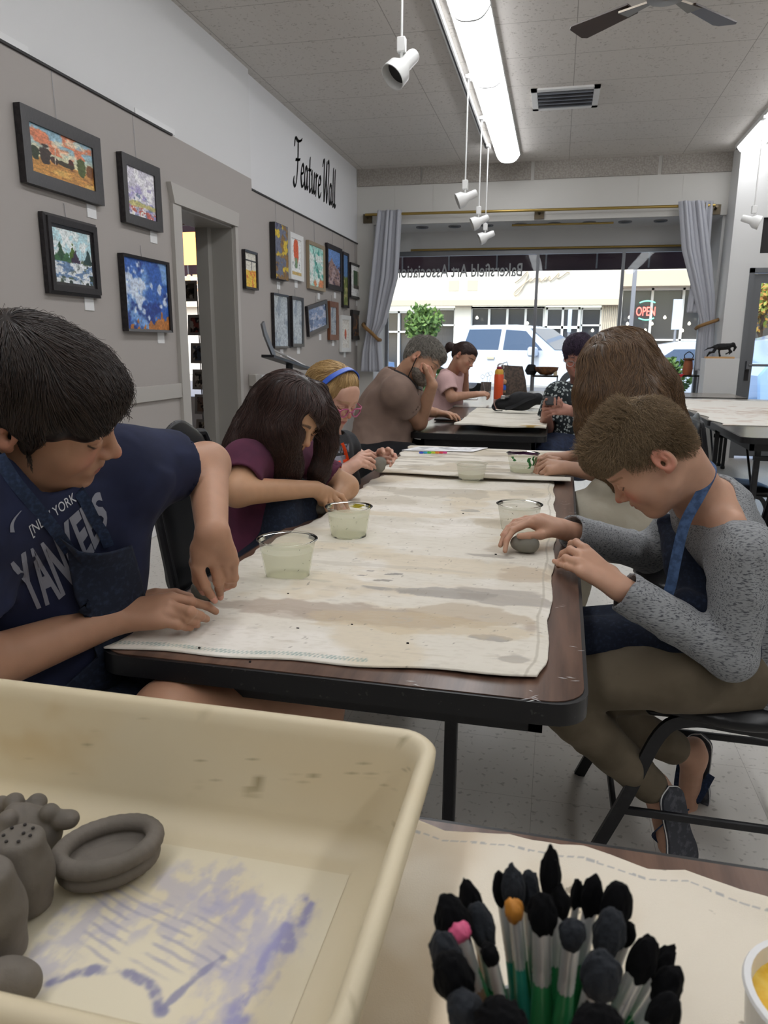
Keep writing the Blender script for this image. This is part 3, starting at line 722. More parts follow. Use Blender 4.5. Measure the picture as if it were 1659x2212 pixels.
def track(x, y0, y1, lab):
    r = thing('track_rail', lab, 'track', (x, (y0+y1)/2, 3.3)); m = MB(); m.box((x-.018, y0, 3.26), (x+.018, y1, 3.3)); m.build('rail', 'lampwhite', r); fbox('slot', (x-.006, y0, 3.257), (x+.006, y1, 3.26), 'dark', r)
track(-.86, -1, 8.45, 'white lighting track beside the central fluorescent lights'); track(1.72, 7.3, 9.0, 'white lighting track beside the right fluorescent lights')
def spot(x, y, ztop, zc, aim, lab, L=.19, s=1.0):
    """cable pendant spot; zc joint height; aim direction of the open end"""
    r = thing('pendant_spotlight', lab, 'spotlight', (x, y, zc), 'white cone spotlights hanging on rods')
    fbox('track_adapter', (x-.02, y-.045, ztop-.03), (x+.02, y+.045, ztop), 'lampwhite', r, .004)
    MB().tube([(x, y, ztop-.03), (x, y, zc+.06)], .006, 8).build('rod', 'lampwhite', r)
    m = MB().box((x-.022, y-.022, zc+.02), (x+.022, y+.022, zc+.09), .004); m.tube([(x, y, zc+.02), (x, y, zc-.02)], .008, 8); m.build('connector', 'lampwhite', r)
    d = nrm(aim); c = np.array([x, y, zc-.045*s])-d*.02
    MB().lathe([(0, -.085*s), (.026*s, -.083*s), (.031*s, -.07*s), (.033*s, 0), (.058*s, .035*s), (.062*s, .085*s), (.058*s, .085*s), (.054*s, .04*s), (.02*s, .02*s)], 32, c, axis=d).build('lamp_shade', 'lampwhite', r)
    MB().lathe([(0, .03*s), (.053*s, .045*s)], 24, c, axis=d).build('lamp_lens', 'dark', r)
a = onx(868, 60, -.88); y = a[1]; zc = ony(868, 132, y)[2]
spot(a[0], y, 3.26, zc+.02, (-.55, -.55, -.75), 'large nearest white cone spotlight hanging on a long rod', s=1.15)
for (px, pt, pb), lab in (((1012, 160, 415), 'highest of the three small white cone spotlights before the window'), ((1041, 250, 468), 'middle of the three small white cone spotlights before the window'), ((1055, 310, 502), 'lowest of the three small white cone spotlights before the window')):
    a = onz(px, pt, 3.27); spot(a[0], a[1], 3.26, ony(px, pb, a[1])[2], (-1, -.25, -.45), lab)
a = onz(1652, 248, 3.27); spot(a[0], a[1], 3.26, ony(1640, 466, a[1])[2], (1, -.2, -.35), 'white cone spotlight at the right edge beside the pier')
# vent
v = thing('ceiling_vent', 'white rectangular ceiling air vent with dark louvres', 'vent', (-.05, 7.08, 3.3))
m = MB(); m.box((-.34, 6.8, 3.285), (.22, 6.86, 3.3)); m.box((-.34, 7.3, 3.285), (.22, 7.36, 3.3)); m.box((-.34, 6.8, 3.285), (-.29, 7.36, 3.3)); m.box((.17, 6.8, 3.285), (.22, 7.36, 3.3)); m.build('frame', 'lampwhite', v)
fbox('duct_opening', (-.29, 6.86, 3.292), (.17, 7.3, 3.299), 'dark', v)
for k in range(5): MB().box((-.29, 6.88+k*.09, 3.275), (.17, 6.90+k*.09, 3.29)).build('louvre', 'alu', v)
# fan
mk('fanwood', '4a3c35', rough=.4); mk('fanmetal', '8d8478', rough=.35, metal=.6)
hub = onz(1440, -22, 2.95); f = thing('ceiling_fan', 'brown-bladed ceiling fan at the top edge', 'fan', tuple(hub))
MB().lathe([(0, -.05), (.09, -.04), (.12, 0), (.12, .05), (.06, .08), (.02, .1), (.02, .35)], 28, hub).build('motor', 'fanmetal', f)
for px, py in ((1262, 70), (1568, 58), (None, 200), (None, 320)):
    if px: t = onz(px, py, 2.92); d = nrm([t[0]-hub[0], t[1]-hub[1], 0])
    else: an = math.radians({200: 262, 320: 342}[py]); d = np.array([math.cos(an), math.sin(an), 0])
    s = np.array([-d[1], d[0], 0]); up = np.array([0, 0, 1]); s2 = nrm(s+up*.2)
    P = [hub+d*q+s2*w_ for q, w_ in ((.2, -.045), (.56, -.07), (.585, -.05), (.585, .05), (.56, .07), (.2, .045))]
    b = MB().poly([p-up*.02 for p in P], (0, 0, .008)).build('blade', 'fanwood', f)
    MB().poly([hub+d*q+s*w_-up*.03 for q, w_ in ((.1, -.015), (.26, -.04), (.26, .04), (.1, .015))], (0, 0, .01)).build('blade_bracket', 'fanmetal', b)
    OFF[b.name] = OFF[f.name]
# recessed display lights
for k, (x, y) in enumerate([(-1.735, 9.55), (-1.328, 9.55), (-.93, 9.55), (-.522, 9.55), (-.123, 9.55), (.28, 9.55), (.689, 9.57), (1.085, 9.57)]):
    r = thing('recessed_light', f'dark round recessed light in the window soffit, {["leftmost","second from the left","third from the left","fourth from the left","fourth from the right","third from the right","second from the right","rightmost"][k]}', 'light', (x, y, 2.66), 'round recessed lights above the shop window')
    MB().lathe([(.045, -.004), (.075, -.014), (.08, 0)], 24, (x, y, 2.66)).build('trim_ring', 'alu', r); MB().lathe([(0, -.006), (.05, -.006)], 20, (x, y, 2.66)).build('lens', 'dark', r)
# ================================================================ curtain rod, curtains
r = thing('curtain_rod', 'long brass curtain rod across the shop window wall', 'curtain rod', (-.37, 9.2, 2.76))
MB().tube([(-2.38, 9.2, 2.765), (1.6, 9.2, 2.745)], .016, 12).build('pole', 'brass', r)
for x, z in ((-2.37, 2.765), (-.3, 2.755), (1.62, 2.745)):
    m = MB().box((x-.055, 9.27, z-.085), (x+.055, 9.3, z+.02)); m.tube([(x, 9.29, z-.03), (x, 9.2, z-.01)], .015, 8); m.build('bracket', 'darkbrass', r)
tag(MB().tube([(-1.95, 9.93, 2.435), (1.45, 9.93, 2.42)], .013, 8).build('brass_rod', 'brass'), 'slim brass rod along the top of the window glass', 'rod')
tag(MB().tube([(-.62, 9.42, 2.63), (.55, 9.42, 2.625)], .012, 8).build('brass_rod', 'brass'), 'short brass rod under the soffit lights', 'rod')
def curtain(lab, prof, folds, seed, y=9.17):
    """prof: list of (z, xl, xr, depth)"""
    n = 90; zs = np.array([p[0] for p in prof]); rows = 60; V = []
    zz = np.linspace(zs[0], zs[-1], rows)
    for z in zz:
        f = lambda i: np.interp(-z, -zs, [p[i] for p in prof])
        xl, xr, dp = f(1), f(2), f(3); u = np.linspace(0, 1, n)
        ph = 2*math.pi*folds*(u+.02*np.sin(7*u+seed)+.015*math.sin(z*2+seed))
        yy = y+dp*np.sin(ph)*(.7+.5*np.sin(u*13+seed)); xx = xl+(xr-xl)*u+.25*dp*np.cos(ph)
        V.append(np.stack([xx, yy, np.full(n, z)], 1))
    V = np.concatenate(V); idx = np.arange(rows*n).reshape(rows, n); F = np.stack([idx[:-1, :-1], idx[:-1, 1:], idx[1:, 1:], idx[1:, :-1]], -1).reshape(-1, 4)
    r = thing('curtain', lab, 'curtain', ((prof[0][1]+prof[0][2])/2, y, prof[-1][0])); o = addmesh('curtain_panel', V, F, 'curtain', r); o.modifiers.new('s', 'SOLIDIFY').thickness = .004
    return r
def cx(px, py): a = ony(px, py, 9.2); return a[2], a[0]
rows = [((817, 458), 866), ((800, 600), 858), ((792, 700), 832), ((791, 722), 818), ((784, 760), 822), ((780, 802), 826)]
prof = []
for (x0, yy), x1 in rows: z, a = cx(x0, yy); _, b = cx(x1, yy); prof.append((z, a, b, .05))
prof[0] = (2.80, prof[0][1], prof[0][2], .05); prof[3] = (*prof[3][:3], .03)
c = curtain('left grey curtain gathered by a rope tie beside the feature wall', prof, 6, 1); tz, tx = cx(805, 715)
MB().tube(bez([(tx-.13, 9.26, tz+.09), (tx-.09, 9.09, tz+.06), (tx+.02, 9.08, tz-.03), (tx+.09, 9.1, tz-.10), (tx+.1, 9.2, tz-.11)], 6), .022, 8).build('rope_tie', 'rope', c)
rows = [((1462, 440), 1517), ((1470, 540), 1531), ((1497, 640), 1540), ((1510, 695), 1541), ((1506, 730), 1537), ((1500, 800), 1534)]
prof = []
for (x0, yy), x1 in rows: z, a = cx(x0, yy); _, b = cx(x1, yy); prof.append((z, a, b, .05))
prof[0] = (2.79, prof[0][1], prof[0][2], .05); prof[3] = (*prof[3][:3], .03)
c = curtain('right grey curtain gathered by a rope tie beside the white pier', prof, 6, 4); tz, tx = cx(1525, 698)
MB().tube(bez([(tx-.1, 9.2, tz-.06), (tx-.09, 9.09, tz-.04), (tx+.04, 9.08, tz+.01), (tx+.1, 9.12, tz+.03), (tx+.15, 9.28, tz+.05)], 6), .02, 8).build('rope_tie', 'rope', c)
z, a = cx(1528, 445); z2, b = cx(1545, 445)
curtain('narrow end panel of the right grey curtain by the rod bracket', [(2.79, a-.05, b-.03, .02), (2.3, a-.08, b-.02, .02), (1.6, a-.12, a+.0, .02)], 2, 2, 9.2)
# ================================================================ lettering
def nib(paths, w, ang, P3):
    """calligraphic strokes: 2d polylines swept by a slanted nib; P3 maps 2d -> 3d"""
    V = []; F = []; e = np.array([math.cos(ang), math.sin(ang)])*w/2; e2 = np.array([-e[1], e[0]])*.36
    for p in paths:
        p = bez(p, 8) if len(p) > 2 else [np.array(p[0], float), np.array(p[1], float)]
        for i in range(len(p)-1):
            a, b = p[i], p[i+1]; d = nrm(b-a)*.004
            for ee, ff in ((e, e2),):
                q = [a-ee-d, a+ee-d, b+ee+d, b-ee+d]; k = len(V); V += [P3(x) for x in q]; F.append((k, k+1, k+2, k+3))
                q = [a-ff, a+ff, b+ff, b-ff]; k = len(V); V += [P3(x) for x in q]; F.append((k, k+1, k+2, k+3))
    return V, F
GLY = {
 'F': ([[(.02, .78), (.1, .95), (.35, .92), (.6, .97), (.72, 1.02)], [(.36, .9), (.34, .5), (.25, .1), (.1, -.08), (-.05, .0), (.0, .1)], [(.15, .5), (.35, .52), (.55, .56)]], .62),
 'e': ([[(.05, .27), (.25, .32), (.3, .42), (.2, .5), (.08, .38), (.04, .2), (.12, .02), (.25, .03), (.34, .12)]], .36),
 'a': ([[(.3, .42), (.18, .5), (.05, .32), (.05, .1), (.14, .0), (.25, .15), (.31, .44)], [(.31, .46), (.28, .15), (.32, .02), (.4, .08)]], .42),
 't': ([[(.16, .75), (.12, .3), (.13, .05), (.2, .0), (.28, .08)], [(.02, .48), (.15, .48), (.27, .5)]], .3),
 'u': ([[(.02, .42), (.08, .48), (.08, .2), (.12, .02), (.22, .06), (.31, .3), (.33, .48)], [(.33, .48), (.3, .15), (.34, .02), (.42, .08)]], .44),
 'r': ([[(.02, .42), (.09, .48), (.09, .25), (.07, .0)], [(.09, .3), (.17, .46), (.27, .48)]], .3),
 'W': ([[(-.02, .8), (.08, .95), (.16, .9), (.14, .5), (.16, .05), (.2, .0)], [(.2, .0), (.35, .5), (.46, .95)], [(.46, .95), (.43, .5), (.46, .05), (.5, .0)], [(.5, .0), (.66, .5), (.72, .9), (.66, 1.02), (.58, .95)]], .74),
 'l': ([[(.12, .92), (.09, .45), (.1, .05), (.16, .0), (.22, .06)]], .22), ' ': ([], .18)}
def feature():
    a = onx(632, 345, XB); b = onx(724, 450, XB); H0 = .42; x = 0; paths = []
    for ch in 'Feature Wall':
        g, w_ = GLY[ch]; paths += [[(x+p[0]+.12*p[1], p[1]) for p in q] for q in g]; x += w_
    z0 = onx(635, 393, XB)[2]; y0 = onx(634, 360, XB)[1]; y1 = onx(724, 430, XB)[1]; s = (y1-y0)/x
    V, F = nib(paths, .115, math.radians(40), lambda p: (XB+.003, y0+p[0]*s, z0-.0+p[1]*H0))
    m = MB(); m.add(V, F); o = m.build('wall_lettering', 'black', fix=False)
    # give every stroke the depth of a cut-out letter
    tag(o, 'black calligraphic words painted high on the white feature wall', 'lettering'); mo = o.modifiers.new('s', 'SOLIDIFY'); mo.thickness = .004; mo.offset = 0
feature()
def winletters():
    V, F = textmesh('Bakersfield Art Association', 1, 0, bold=.012, res=4); w = V[:, 0].max()
    a = ony(1129, 598, 9.99); b = ony(855, 588, 9.99); s = (a[0]-b[0])/w; z0 = ony(1129, 591, 9.99)[2]
    P = np.stack([a[0]-V[:, 0]*s, np.full(len(V), 9.99), z0-.03+V[:, 1]*s*1.5], -1)
    o = addmesh('window_lettering', P, F, 'darkgrey', origin=P.mean(0), smooth=False); o.modifiers.new('s', 'SOLIDIFY').thickness = .002
    tag(o, 'grey lettering on the shop window glass seen reversed from inside', 'lettering')
mk('darkgrey', 'a3a6a8', rough=.6); winletters()
# ================================================================ pictures on the left wall
def a_desert(u, v):
    c = flat(u, '8fb4c4'); n = n2(u, v, 5, seed=1)
    c = blend(c, 'e9d9a4', sst(1-v, .2, .6)*.8); c = blend(c, 'd9835e', sst(n+.25*np.exp(-((u-.2)/.25)**2-((v-.8)/.12)**2), .5, .62)*(v > .5)); c = blend(c, 'efe3c4', sst(n2(u, v, 7, seed=4), .55, .65)*(v > .45)*.7)
    c = blend(c, 'c9904a', sst(.36-v+.05*(n-.5), -.02, .02)); c = blend(c, 'e3b868', sst(n2(u, v, 4, 12, seed=2), .5, .65)*(v < .33)*.8); c = blend(c, '8f5a2e', sst(n2(u, v, 9, 20, seed=3), .6, .7)*(v < .35)*.6)
    for x0, w, h, col in ((.07, .07, .26, '2f3a24'), (.22, .09, .34, '3a2c26'), (.36, .06, .14, '4a2a24'), (.62, .05, .2, '4a1f1c'), (.5, .16, .1, '3c3420'), (.8, .08, .36, '4d5a2a'), (.95, .08, .24, '7a4a20')):
        r = ((u-x0)/w)**2+((v-.36-h*.25)/(h*.6))**2; c = blend(c, col, sst(1.1-r+1.6*(n2(u, v, 16, seed=int(x0*50))-.5), 0, .3))
    c = blend(c, 'd9c8b0', (np.abs(u-.37-.05*(v-.4)) < .006)*(v > .3)*(v < .68)*1.); return c
def a_lav(u, v):
    n = n2(u, v, 6, seed=8); c = flat(u, 'cfcbd6'); c = blend(c, 'f0eef2', sst(n, .45, .6)); c = blend(c, 'a79cc8', sst(n2(u, v, 5, 9, seed=9), .5, .62)*sst(.75-v, 0, .2)); c = blend(c, '7d8aa6', sst(n2(u, v, 9, 14, seed=10), .56, .66)*(v < .5))
    c = blend(c, 'c9c06a', sst(.3-np.abs(v-.25)*3+.3*(n-.5), .1, .2)*.8); c = blend(c, 'c4665a', sst(n2(u, v, 8, 14, seed=12), .5, .6)*sst(.22-v, 0, .03)); c = blend(c, 'f2efe6', sst(n2(u, v, 10, 5, seed=13), .55, .6)*(v < .12)); return c
def a_snow(u, v):
    c = flat(u, 'b9dbe2'); n = n2(u, v, 6, seed=21); c = blend(c, 'eaf4f4', sst(n, .48, .6)); m = sst(.48+.05*(n-.5)-v, 0, .03); c = blend(c, 'e6ebee', m); c = blend(c, '6f8bb0', m*sst(n2(u, v, 6, 14, seed=22), .52, .6)); c = blend(c, '4c5a3e', m*sst(n2(u, v, 7, 12, seed=23), .58, .65)*.8); c = blend(c, '2f3f3a', m*sst(n2(u, v, 9, 9, seed=24), .56, .62)*sst(u*.6+(.3-v), .2, .5))
    for x0, h, col in ((.18, .4, '2e4f38'), (.5, .36, '4e6a24'), (.56, .25, '3c2f44'), (.33, .2, '3f6a44'), (.9, .3, '28413f'), (.05, .12, '3f6a44')):
        wd = .13*(1-(v-.42)/h); c = blend(c, col, sst(wd-np.abs(u-x0)+.12*(n2(u, v, 22, seed=int(x0*90))-.5), 0, .02)*(v > .4)*(v < .42+h))
    return c
def a_blue(u, v):
    n = n2(u, v, 4, seed=31); c = flat(u, '3561b0'); c = blend(c, '7fa8dc', sst(n, .45, .62)); c = blend(c, '26408a', sst(n2(u, v, 5, seed=32), .52, .66)); c = blend(c, 'cfdcf0', sst(n2(u, v, 5, seed=33)+.2*np.exp(-((v-.62)/.12)**2), .6, .7)); c = blend(c, 'b9763a', sst(n2(u, v, 14, 9, seed=34)+.5*(u-.5)-v*2.2, .28, .34)); return c
def a_gold(u, v):
    c = flat(u, '6c7184'); n = n2(u, v, 3, 6, seed=41); c = blend(c, '8a6a3c', sst(n, .5, .56)); c = blend(c, 'd6b83a', sst(n2(u, v, 3.5, 8, seed=42), .55, .6)); c = blend(c, '4a4c66', sst(n2(u, v, 5, 9, seed=43), .58, .64)); return c
def a_tulip(u, v):
    c = flat(u, 'eef0ee'); c = blend(c, 'd9623c', sst(.32-np.hypot((u-.5)*1.1, (v-.68)*.9)+.16*(n2(u, v, 9, seed=51)-.5), 0, .04)); c = blend(c, '7d9a74', sst(.13-np.abs(u-.5)+.05*(n2(u, v, 9, seed=52)-.5), 0, .03)*(v > .2)*(v < .48)); c = blend(c, 'c9ad6c', (v < .1)*1.); c = blend(c, '556060', sst(n2(u, v, 14, seed=53), .62, .66)*(v < .35)*(v > .2)); return c
def a_teal(u, v):
    n = n2(u, v, 4, seed=61); c = flat(u, 'a8dcd0'); c = blend(c, '4fa89a', sst(n, .52, .6)); c = blend(c, 'e6efe8', sst(n2(u, v, 5, seed=62), .5, .6)); c = blend(c, '2f6a64', sst(.03-np.abs((u-.3)-(.9-v)*.7+.2*(n-.5)), 0, .02)); c = blend(c, 'd98a5a', sst(n2(u, v, 6, 3, seed=63), .45, .55)*sst(.22-v, 0, .05)); return c
def a_castle(u, v):
    c = flat(u, '6f93cc'); n = n2(u, v, 6, seed=71); c = blend(c, '9c7f78', sst(.75-v-.5*np.abs(u-.3)+.15*(n-.5), 0, .04)); c = blend(c, 'b7a0a0', sst(n, .5, .6)*(v < .5)); c = blend(c, '5c4a58', sst(n2(u, v, 12, 20, seed=72), .56, .6)*(v < .6)); return c
def a_strip(u, v): c = flat(u, '5f86b8'); c = blend(c, '6d7a3f', sst(.6-v+.2*(n2(u, v, 5, seed=81)-.5), 0, .05)); return blend(c, 'b7b07a', sst(n2(u, v, 6, 14, seed=82), .5, .6)*(v < .5))
def a_photo(u, v):
    c = flat(u, 'e6e6e4'); inn = (u > .25)*(u < .8)*(v > .25)*(v < .85); c = blend(c, 'b9b4a4', inn*1.); c = blend(c, '3f5a3c', inn*sst(.25-np.abs(u-.4), 0, .02)); return blend(c, '57504a', inn*sst(.4-v, 0, .05))
def a_glass(u, v): c = flat(u, 'aeb6bd'); return blend(c, '8c97a2', sst(n2(u, v, 3, seed=91), .5, .6))
def a_cloud(u, v): n = n2(u, v, 5, seed=101); c = flat(u, '7c90b4'); c = blend(c, 'b4b8c8', sst(n, .48, .6)); return blend(c, '55698c', sst(n2(u, v, 6, seed=102), .54, .62))
def a_bird(u, v):
    c = flat(u, 'e2ddd4'); inn = (u > .2)*(u < .8)*(v > .15)*(v < .85); c = blend(c, 'edeae2', inn*1.); c = blend(c, 'd06a4a', sst(.12-np.hypot((u-.5)*.8, (v-.48)*.6), 0, .02)); return blend(c, '3b5c8c', sst(.05-np.hypot(u-.47, (v-.36)*.8), 0, .02))
def a_dark(u, v): c = flat(u, '4a3c34'); c = blend(c, '9a6a44', sst(n2(u, v, 6, seed=111), .5, .6)); return blend(c, '2a2a34', sst(n2(u, v, 7, seed=112), .55, .6))
def a_poppy(u, v):
    c = flat(u, 'dcd8cc'); c = blend(c, 'e9c24a', sst(.5-v+.1*(n2(u, v, 6, seed=121)-.5), 0, .02)); c = blend(c, 'e0793c', sst(n2(u, v, 9, seed=122), .54, .6)*(v < .48)); return blend(c, '3a3c3c', ((np.abs(v-.78) < .02)+(np.abs(u-.6) < .03)*(v > .5)*(v < .78))*1.)
def picture(art, y0, y1, z0, z1, fw, fmat, lab, d=.03, wx=XW, tagpos=None, tilt=0, lip=None, glass=False, wire=True, step=0):
    r = thing('framed_picture' if fw > .006 else 'canvas_painting', lab, 'picture', (wx, (y0+y1)/2, z0)); c = (y0+y1)/2; cz = (z0+z1)/2; x0 = wx+.004
    def R_(y, z): a = math.radians(tilt); return (c+(y-c)*math.cos(a)-(z-cz)*math.sin(a), cz+(y-c)*math.sin(a)+(z-cz)*math.cos(a))
    def ring(a, b, xa, xb, xc):
        # moulding between outer rect offset a and inner offset b ; heights xa outer, xb inner
        V = []
        for (o_, x) in ((a, x0), (a, xa), (b, xb), (b, x0)):
            for (y, z) in ((y0+o_, z0+o_), (y1-o_, z0+o_), (y1-o_, z1-o_), (y0+o_, z1-o_)): q = R_(y, z); V.append((x, q[0], q[1]))
        F = [(l*4+i, l*4+(i+1) % 4, ((l+1) % 4)*4+(i+1) % 4, ((l+1) % 4)*4+i) for l in range(4) for i in range(4)]
        return V, F
    m = MB()
    if fw > .006:
        if step: m.add(*ring(0, fw*.25, x0+d*.6, x0+d*.75, 0)); m.add(*ring(fw*.25, fw*.75, x0+d, x0+d*.92, 0)); m.add(*ring(fw*.75, fw, x0+d*.7, x0+d*.6, 0))
        else: m.add(*ring(0, fw, x0+d, x0+d*.8, 0))
    else: m.add(*ring(0, .004, x0+d, x0+d, 0)); fw = .003
    m.build('frame', fmat, r, angle=25)
    A = R_(y0+fw, z0+fw); B = R_(y1-fw, z0+fw); Cc = R_(y0+fw, z1-fw); xx = x0+d*.55 if fw > .006 else x0+d
    canvas_grid('painting', (xx, *A), (0, B[0]-A[0], B[1]-A[1]), (0, Cc[0]-A[0], Cc[1]-A[1]), 110, 110, (lambda u, v: art(u, v)*(1+.5*(n2(u, v, 22, 34, seed=77)-.5)+.35*(n2(u, v, 60, 40, seed=78, o=2)-.5))[..., None]), 'vgloss' if glass else 'paint', r)
    if wire:
        zt = 2.5 if wx == XW else 2.44
        if z1 < (2.0 if wx == XW else 1.72): zt = z1+.07
        if z1 < 2.4: MB().tube([(wx+.004, c, z1-.02), (wx+.004, c-.01, zt)], .0012, 4).build('hanging_wire', 'alu', r)
    if tagpos:
        ty, tz = tagpos; tag(MB().box((wx, ty-.04, tz-.033), (wx+.004, ty+.04, tz+.033)).build('price_card', 'card'), 'small white info card below the '+((lab.split(',')[0].split(' in ')[0]) if len(lab.split(' in ')[0].split()) > 2 else lab.split(',')[0]), 'card', 'white info cards beside the pictures')
    return r
def pic(tl, br, art, fw, fm, lab, tg=None, wx=XW, **k):
    a = onx(*tl, wx); b = onx(*br, wx); t = None
    if tg: q = onx(*tg, wx); t = (q[1], q[2])
    return picture(art, a[1], b[1], b[2], a[2], fw, fm, lab, wx=wx, tagpos=t, **k)
pic((26, 221), (213, 446), a_desert, .062, 'frameblack', 'orange desert landscape with trees in a wide black frame, topmost left', (197, 457), d=.035)
pic((249, 327), (341, 503), a_lav, .055, 'frameblack', 'lavender and white abstract landscape in a black frame', (331, 513), d=.035)
pic((80, 456), (209, 645), a_snow, .06, 'frameblack', 'snowy hillside with green trees in a stepped black frame', (192, 657), step=1, d=.04)
pic((252, 546), (361, 719), a_blue, .016, 'frameblack', 'blue cloudy sky painting with orange treetops in thin black frame', (347, 730), d=.04)
pic((521, 538), (551, 628), a_poppy, .018, 'frameblack', 'small yellow and white picture right of the doorway', wx=XW, wire=False)
B = dict(wx=XB)
pic((581, 479), (612, 608), a_gold, .003, 'dark', 'unframed grey and gold abstract canvas, leftmost of the feature wall top row', (601, 617), **B, d=.05)
pic((620, 500), (650, 609), a_tulip, .045, 'framewhite', 'orange tulips in a wide white frame', (639, 614), **B)
pic((660, 518), (697, 631), a_teal, .035, 'framegold', 'teal and white abstract in a tan wooden frame', (688, 640), **B)
pic((701, 524), (734, 630), a_castle, .05, 'frameblack', 'reddish building under blue sky in a dark frame', (723, 638), **B)
pic((736, 543), (749, 666), a_strip, .03, 'frameblack', 'narrow tall landscape in a black frame', None, **B)
pic((753, 566), (778, 648), a_photo, .025, 'frameblack', 'white-matted photograph in a thin black frame by the corner', (771, 655), **B)
pic((584, 632), (620, 752), a_glass, .018, 'frameblack', 'tall glazed black-framed picture mirroring the street, leftmost of lower row', (608, 762), glass=True, **B)
pic((624, 639), (651, 749), a_glass, .03, 'frameblack', 'second tall glazed picture mirroring the street, in dark frame', (644, 757), glass=True, **B)
pic((659, 650), (703, 719), a_cloud, .04, 'frameblack', 'grey-blue cloudy picture hanging tilted in a black frame', (691, 728), tilt=9, **B)
pic((706, 650), (726, 735), a_glass, .06, 'framecopper', 'glazed picture in a wide copper-brown frame', (719, 741), glass=True, **B)
pic((732, 680), (753, 760), a_bird, .05, 'framewhite', 'small red and blue bird picture in a cream frame', (744, 766), **B)
pic((756, 669), (777, 734), a_dark, .05, 'frameblack', 'small dark brown picture in the corner of the lower row', (770, 741), **B)
# outlets and conduits
o = thing('outlet_box', 'grey surface-mounted outlet box with conduits right of the doorway', 'outlet', (XW, 5.75, .9)); a = onx(536, 808, XW); b = onx(556, 832, XW)
fbox('box', (XW, a[1], b[2]), (XW+.07, b[1], a[2]), 'greytrim', o, .006); fbox('cover_plate', (XW+.07, b[1]-.08, b[2]+.01), (XW+.075, b[1]-.01, a[2]-.01), 'lampwhite', o)
for k in range(3): MB().tube([(XW+.03, a[1]+.05+k*.06, b[2]), (XW+.03, a[1]+.05+k*.06, .1)], .011, 8).build('conduit', 'greytrim', o)
o = thing('light_switch', 'white switch plate on the grey wall left of the doorway', 'switch', (XW, 4.02, 1.0)); a = onx(270, 825, XW); fbox('plate', (XW, a[1]-.04, a[2]-.06), (XW+.006, a[1]+.04, a[2]+.06), 'lampwhite', o, .002); fbox('toggle', (XW+.006, a[1]-.008, a[2]-.015), (XW+.014, a[1]+.008, a[2]+.015), 'lampwhite', o)
# display easel / stand near the feature wall
s = thing('display_stand', 'dark metal document stand with angled back and paper ledge', 'stand', tuple(onx(625, 800, -2.1)*[1, 1, 0]))
P = lambda x, y, X=-2.12: onx(x, y, X)
MB().strap([P(567, 697), P(572, 720), P(592, 770)], .05, .015, (1, 0, 0)).build('back_frame', 'alu', s)
a = P(578, 769); b = P(663, 797); MB().strap([a, b], .10, .02, (0, 0, 1)).build('ledge', 'blackmetal', s)
c = P(625, 785); MB().tube([c, (c[0], c[1], .05)], .03, 10).build('pole', 'blackmetal', s); MB().lathe([(0, 0), (.2, 0), (.2, .02), (.03, .05)], 24, (c[0], c[1], 0)).build('base', 'blackmetal', s)
a = P(620, 770, -2.1); b = P(660, 791, -2.1); o = MB().poly([a+[0, 0, .0], b, b+[-.12, 0, .03], a+[-.12, 0, .05]], (0, 0, .01)).build('paper_sheets', 'card'); tag(o, 'white papers lying on the ledge of the dark document stand', 'paper')
# card rack seen through the doorway
k_ = thing('card_rack', 'wire spinner rack standing beyond the doorway', 'rack', (-3.4, 6.5, 0)); mk('rackgrey', '6d6d70', rough=.4, metal=.5)
Y6 = 6.5; cxs = [(407, 628), (417, 702), (423, 763), (427, 820), (432, 874), (435, 928)]
m = MB()
for px in (394, 425): 
    a = ony(px, 640, Y6+.05); m.tube([(a[0]+.0, Y6+.06, .3), (a[0], Y6+.06, 1.75)], .006, 6)
m.build('frame', 'rackgrey', k_); MB().lathe([(0, 0), (.25, 0), (.25, .03), (.02, .05), (.02, .4)], 24, (-3.4, Y6+.1, 0)).build('base', 'rackgrey', k_)
def cardart(sd, cc):
    def f(u, v):
        c = flat(u, 'b5b3b2'); inn = (u > .2)*(u < .8)*(v > .15)*(v < .85); c = blend(c, cc, inn*1.); c = blend(c, '2c2a30', inn*sst(n2(u, v, 4, seed=sd), .5, .54)); return blend(c, 'd8d4cc', inn*sst(n2(u, v, 5, seed=sd+1), .58, .62))
    return f
for i, (px, py) in enumerate(cxs):
    a = ony(px, py, Y6); w_, h_ = .075, .095
    o = canvas_grid('greeting_card', (a[0]-w_, Y6+.03, a[2]-h_), (2*w_, -.02, 0), (0, .02, 2*h_), 30, 40, cardart(200+i*3, ['6a625c', 'a85c58', '5a6a80', '8a8580', '8f7a70', 'a8a088'][i]), 'vcol', thick=.004, nvec=(0, -1, 0), origin=(a[0], Y6, a[2]-h_))
    tag(o, f'white-bordered greeting card on the wire rack, {["topmost", "second from top", "third from top", "third from bottom", "second from bottom", "lowest"][i]}', 'card', 'greeting cards on the wire rack')
for i, (px, py) in enumerate(((412, 958), (436, 952))):
    a = ony(px, py, 5.9); tag(MB().box((a[0]-.08, 5.75, a[2]-.03), (a[0]+.08, 5.98, a[2]+.0)).build('paper_stack', 'card'), f'white paper stack on the shelf beyond the doorway, {["left", "right"][i]} one', 'paper', 'paper stacks beyond the doorway')
a = ony(420, 962, 5.9); struct(fbox('trim_shelf', (a[0]-.4, 5.7, a[2]-.06), (a[0]+.3, 6.1, a[2]-.035), 'greytrim'))
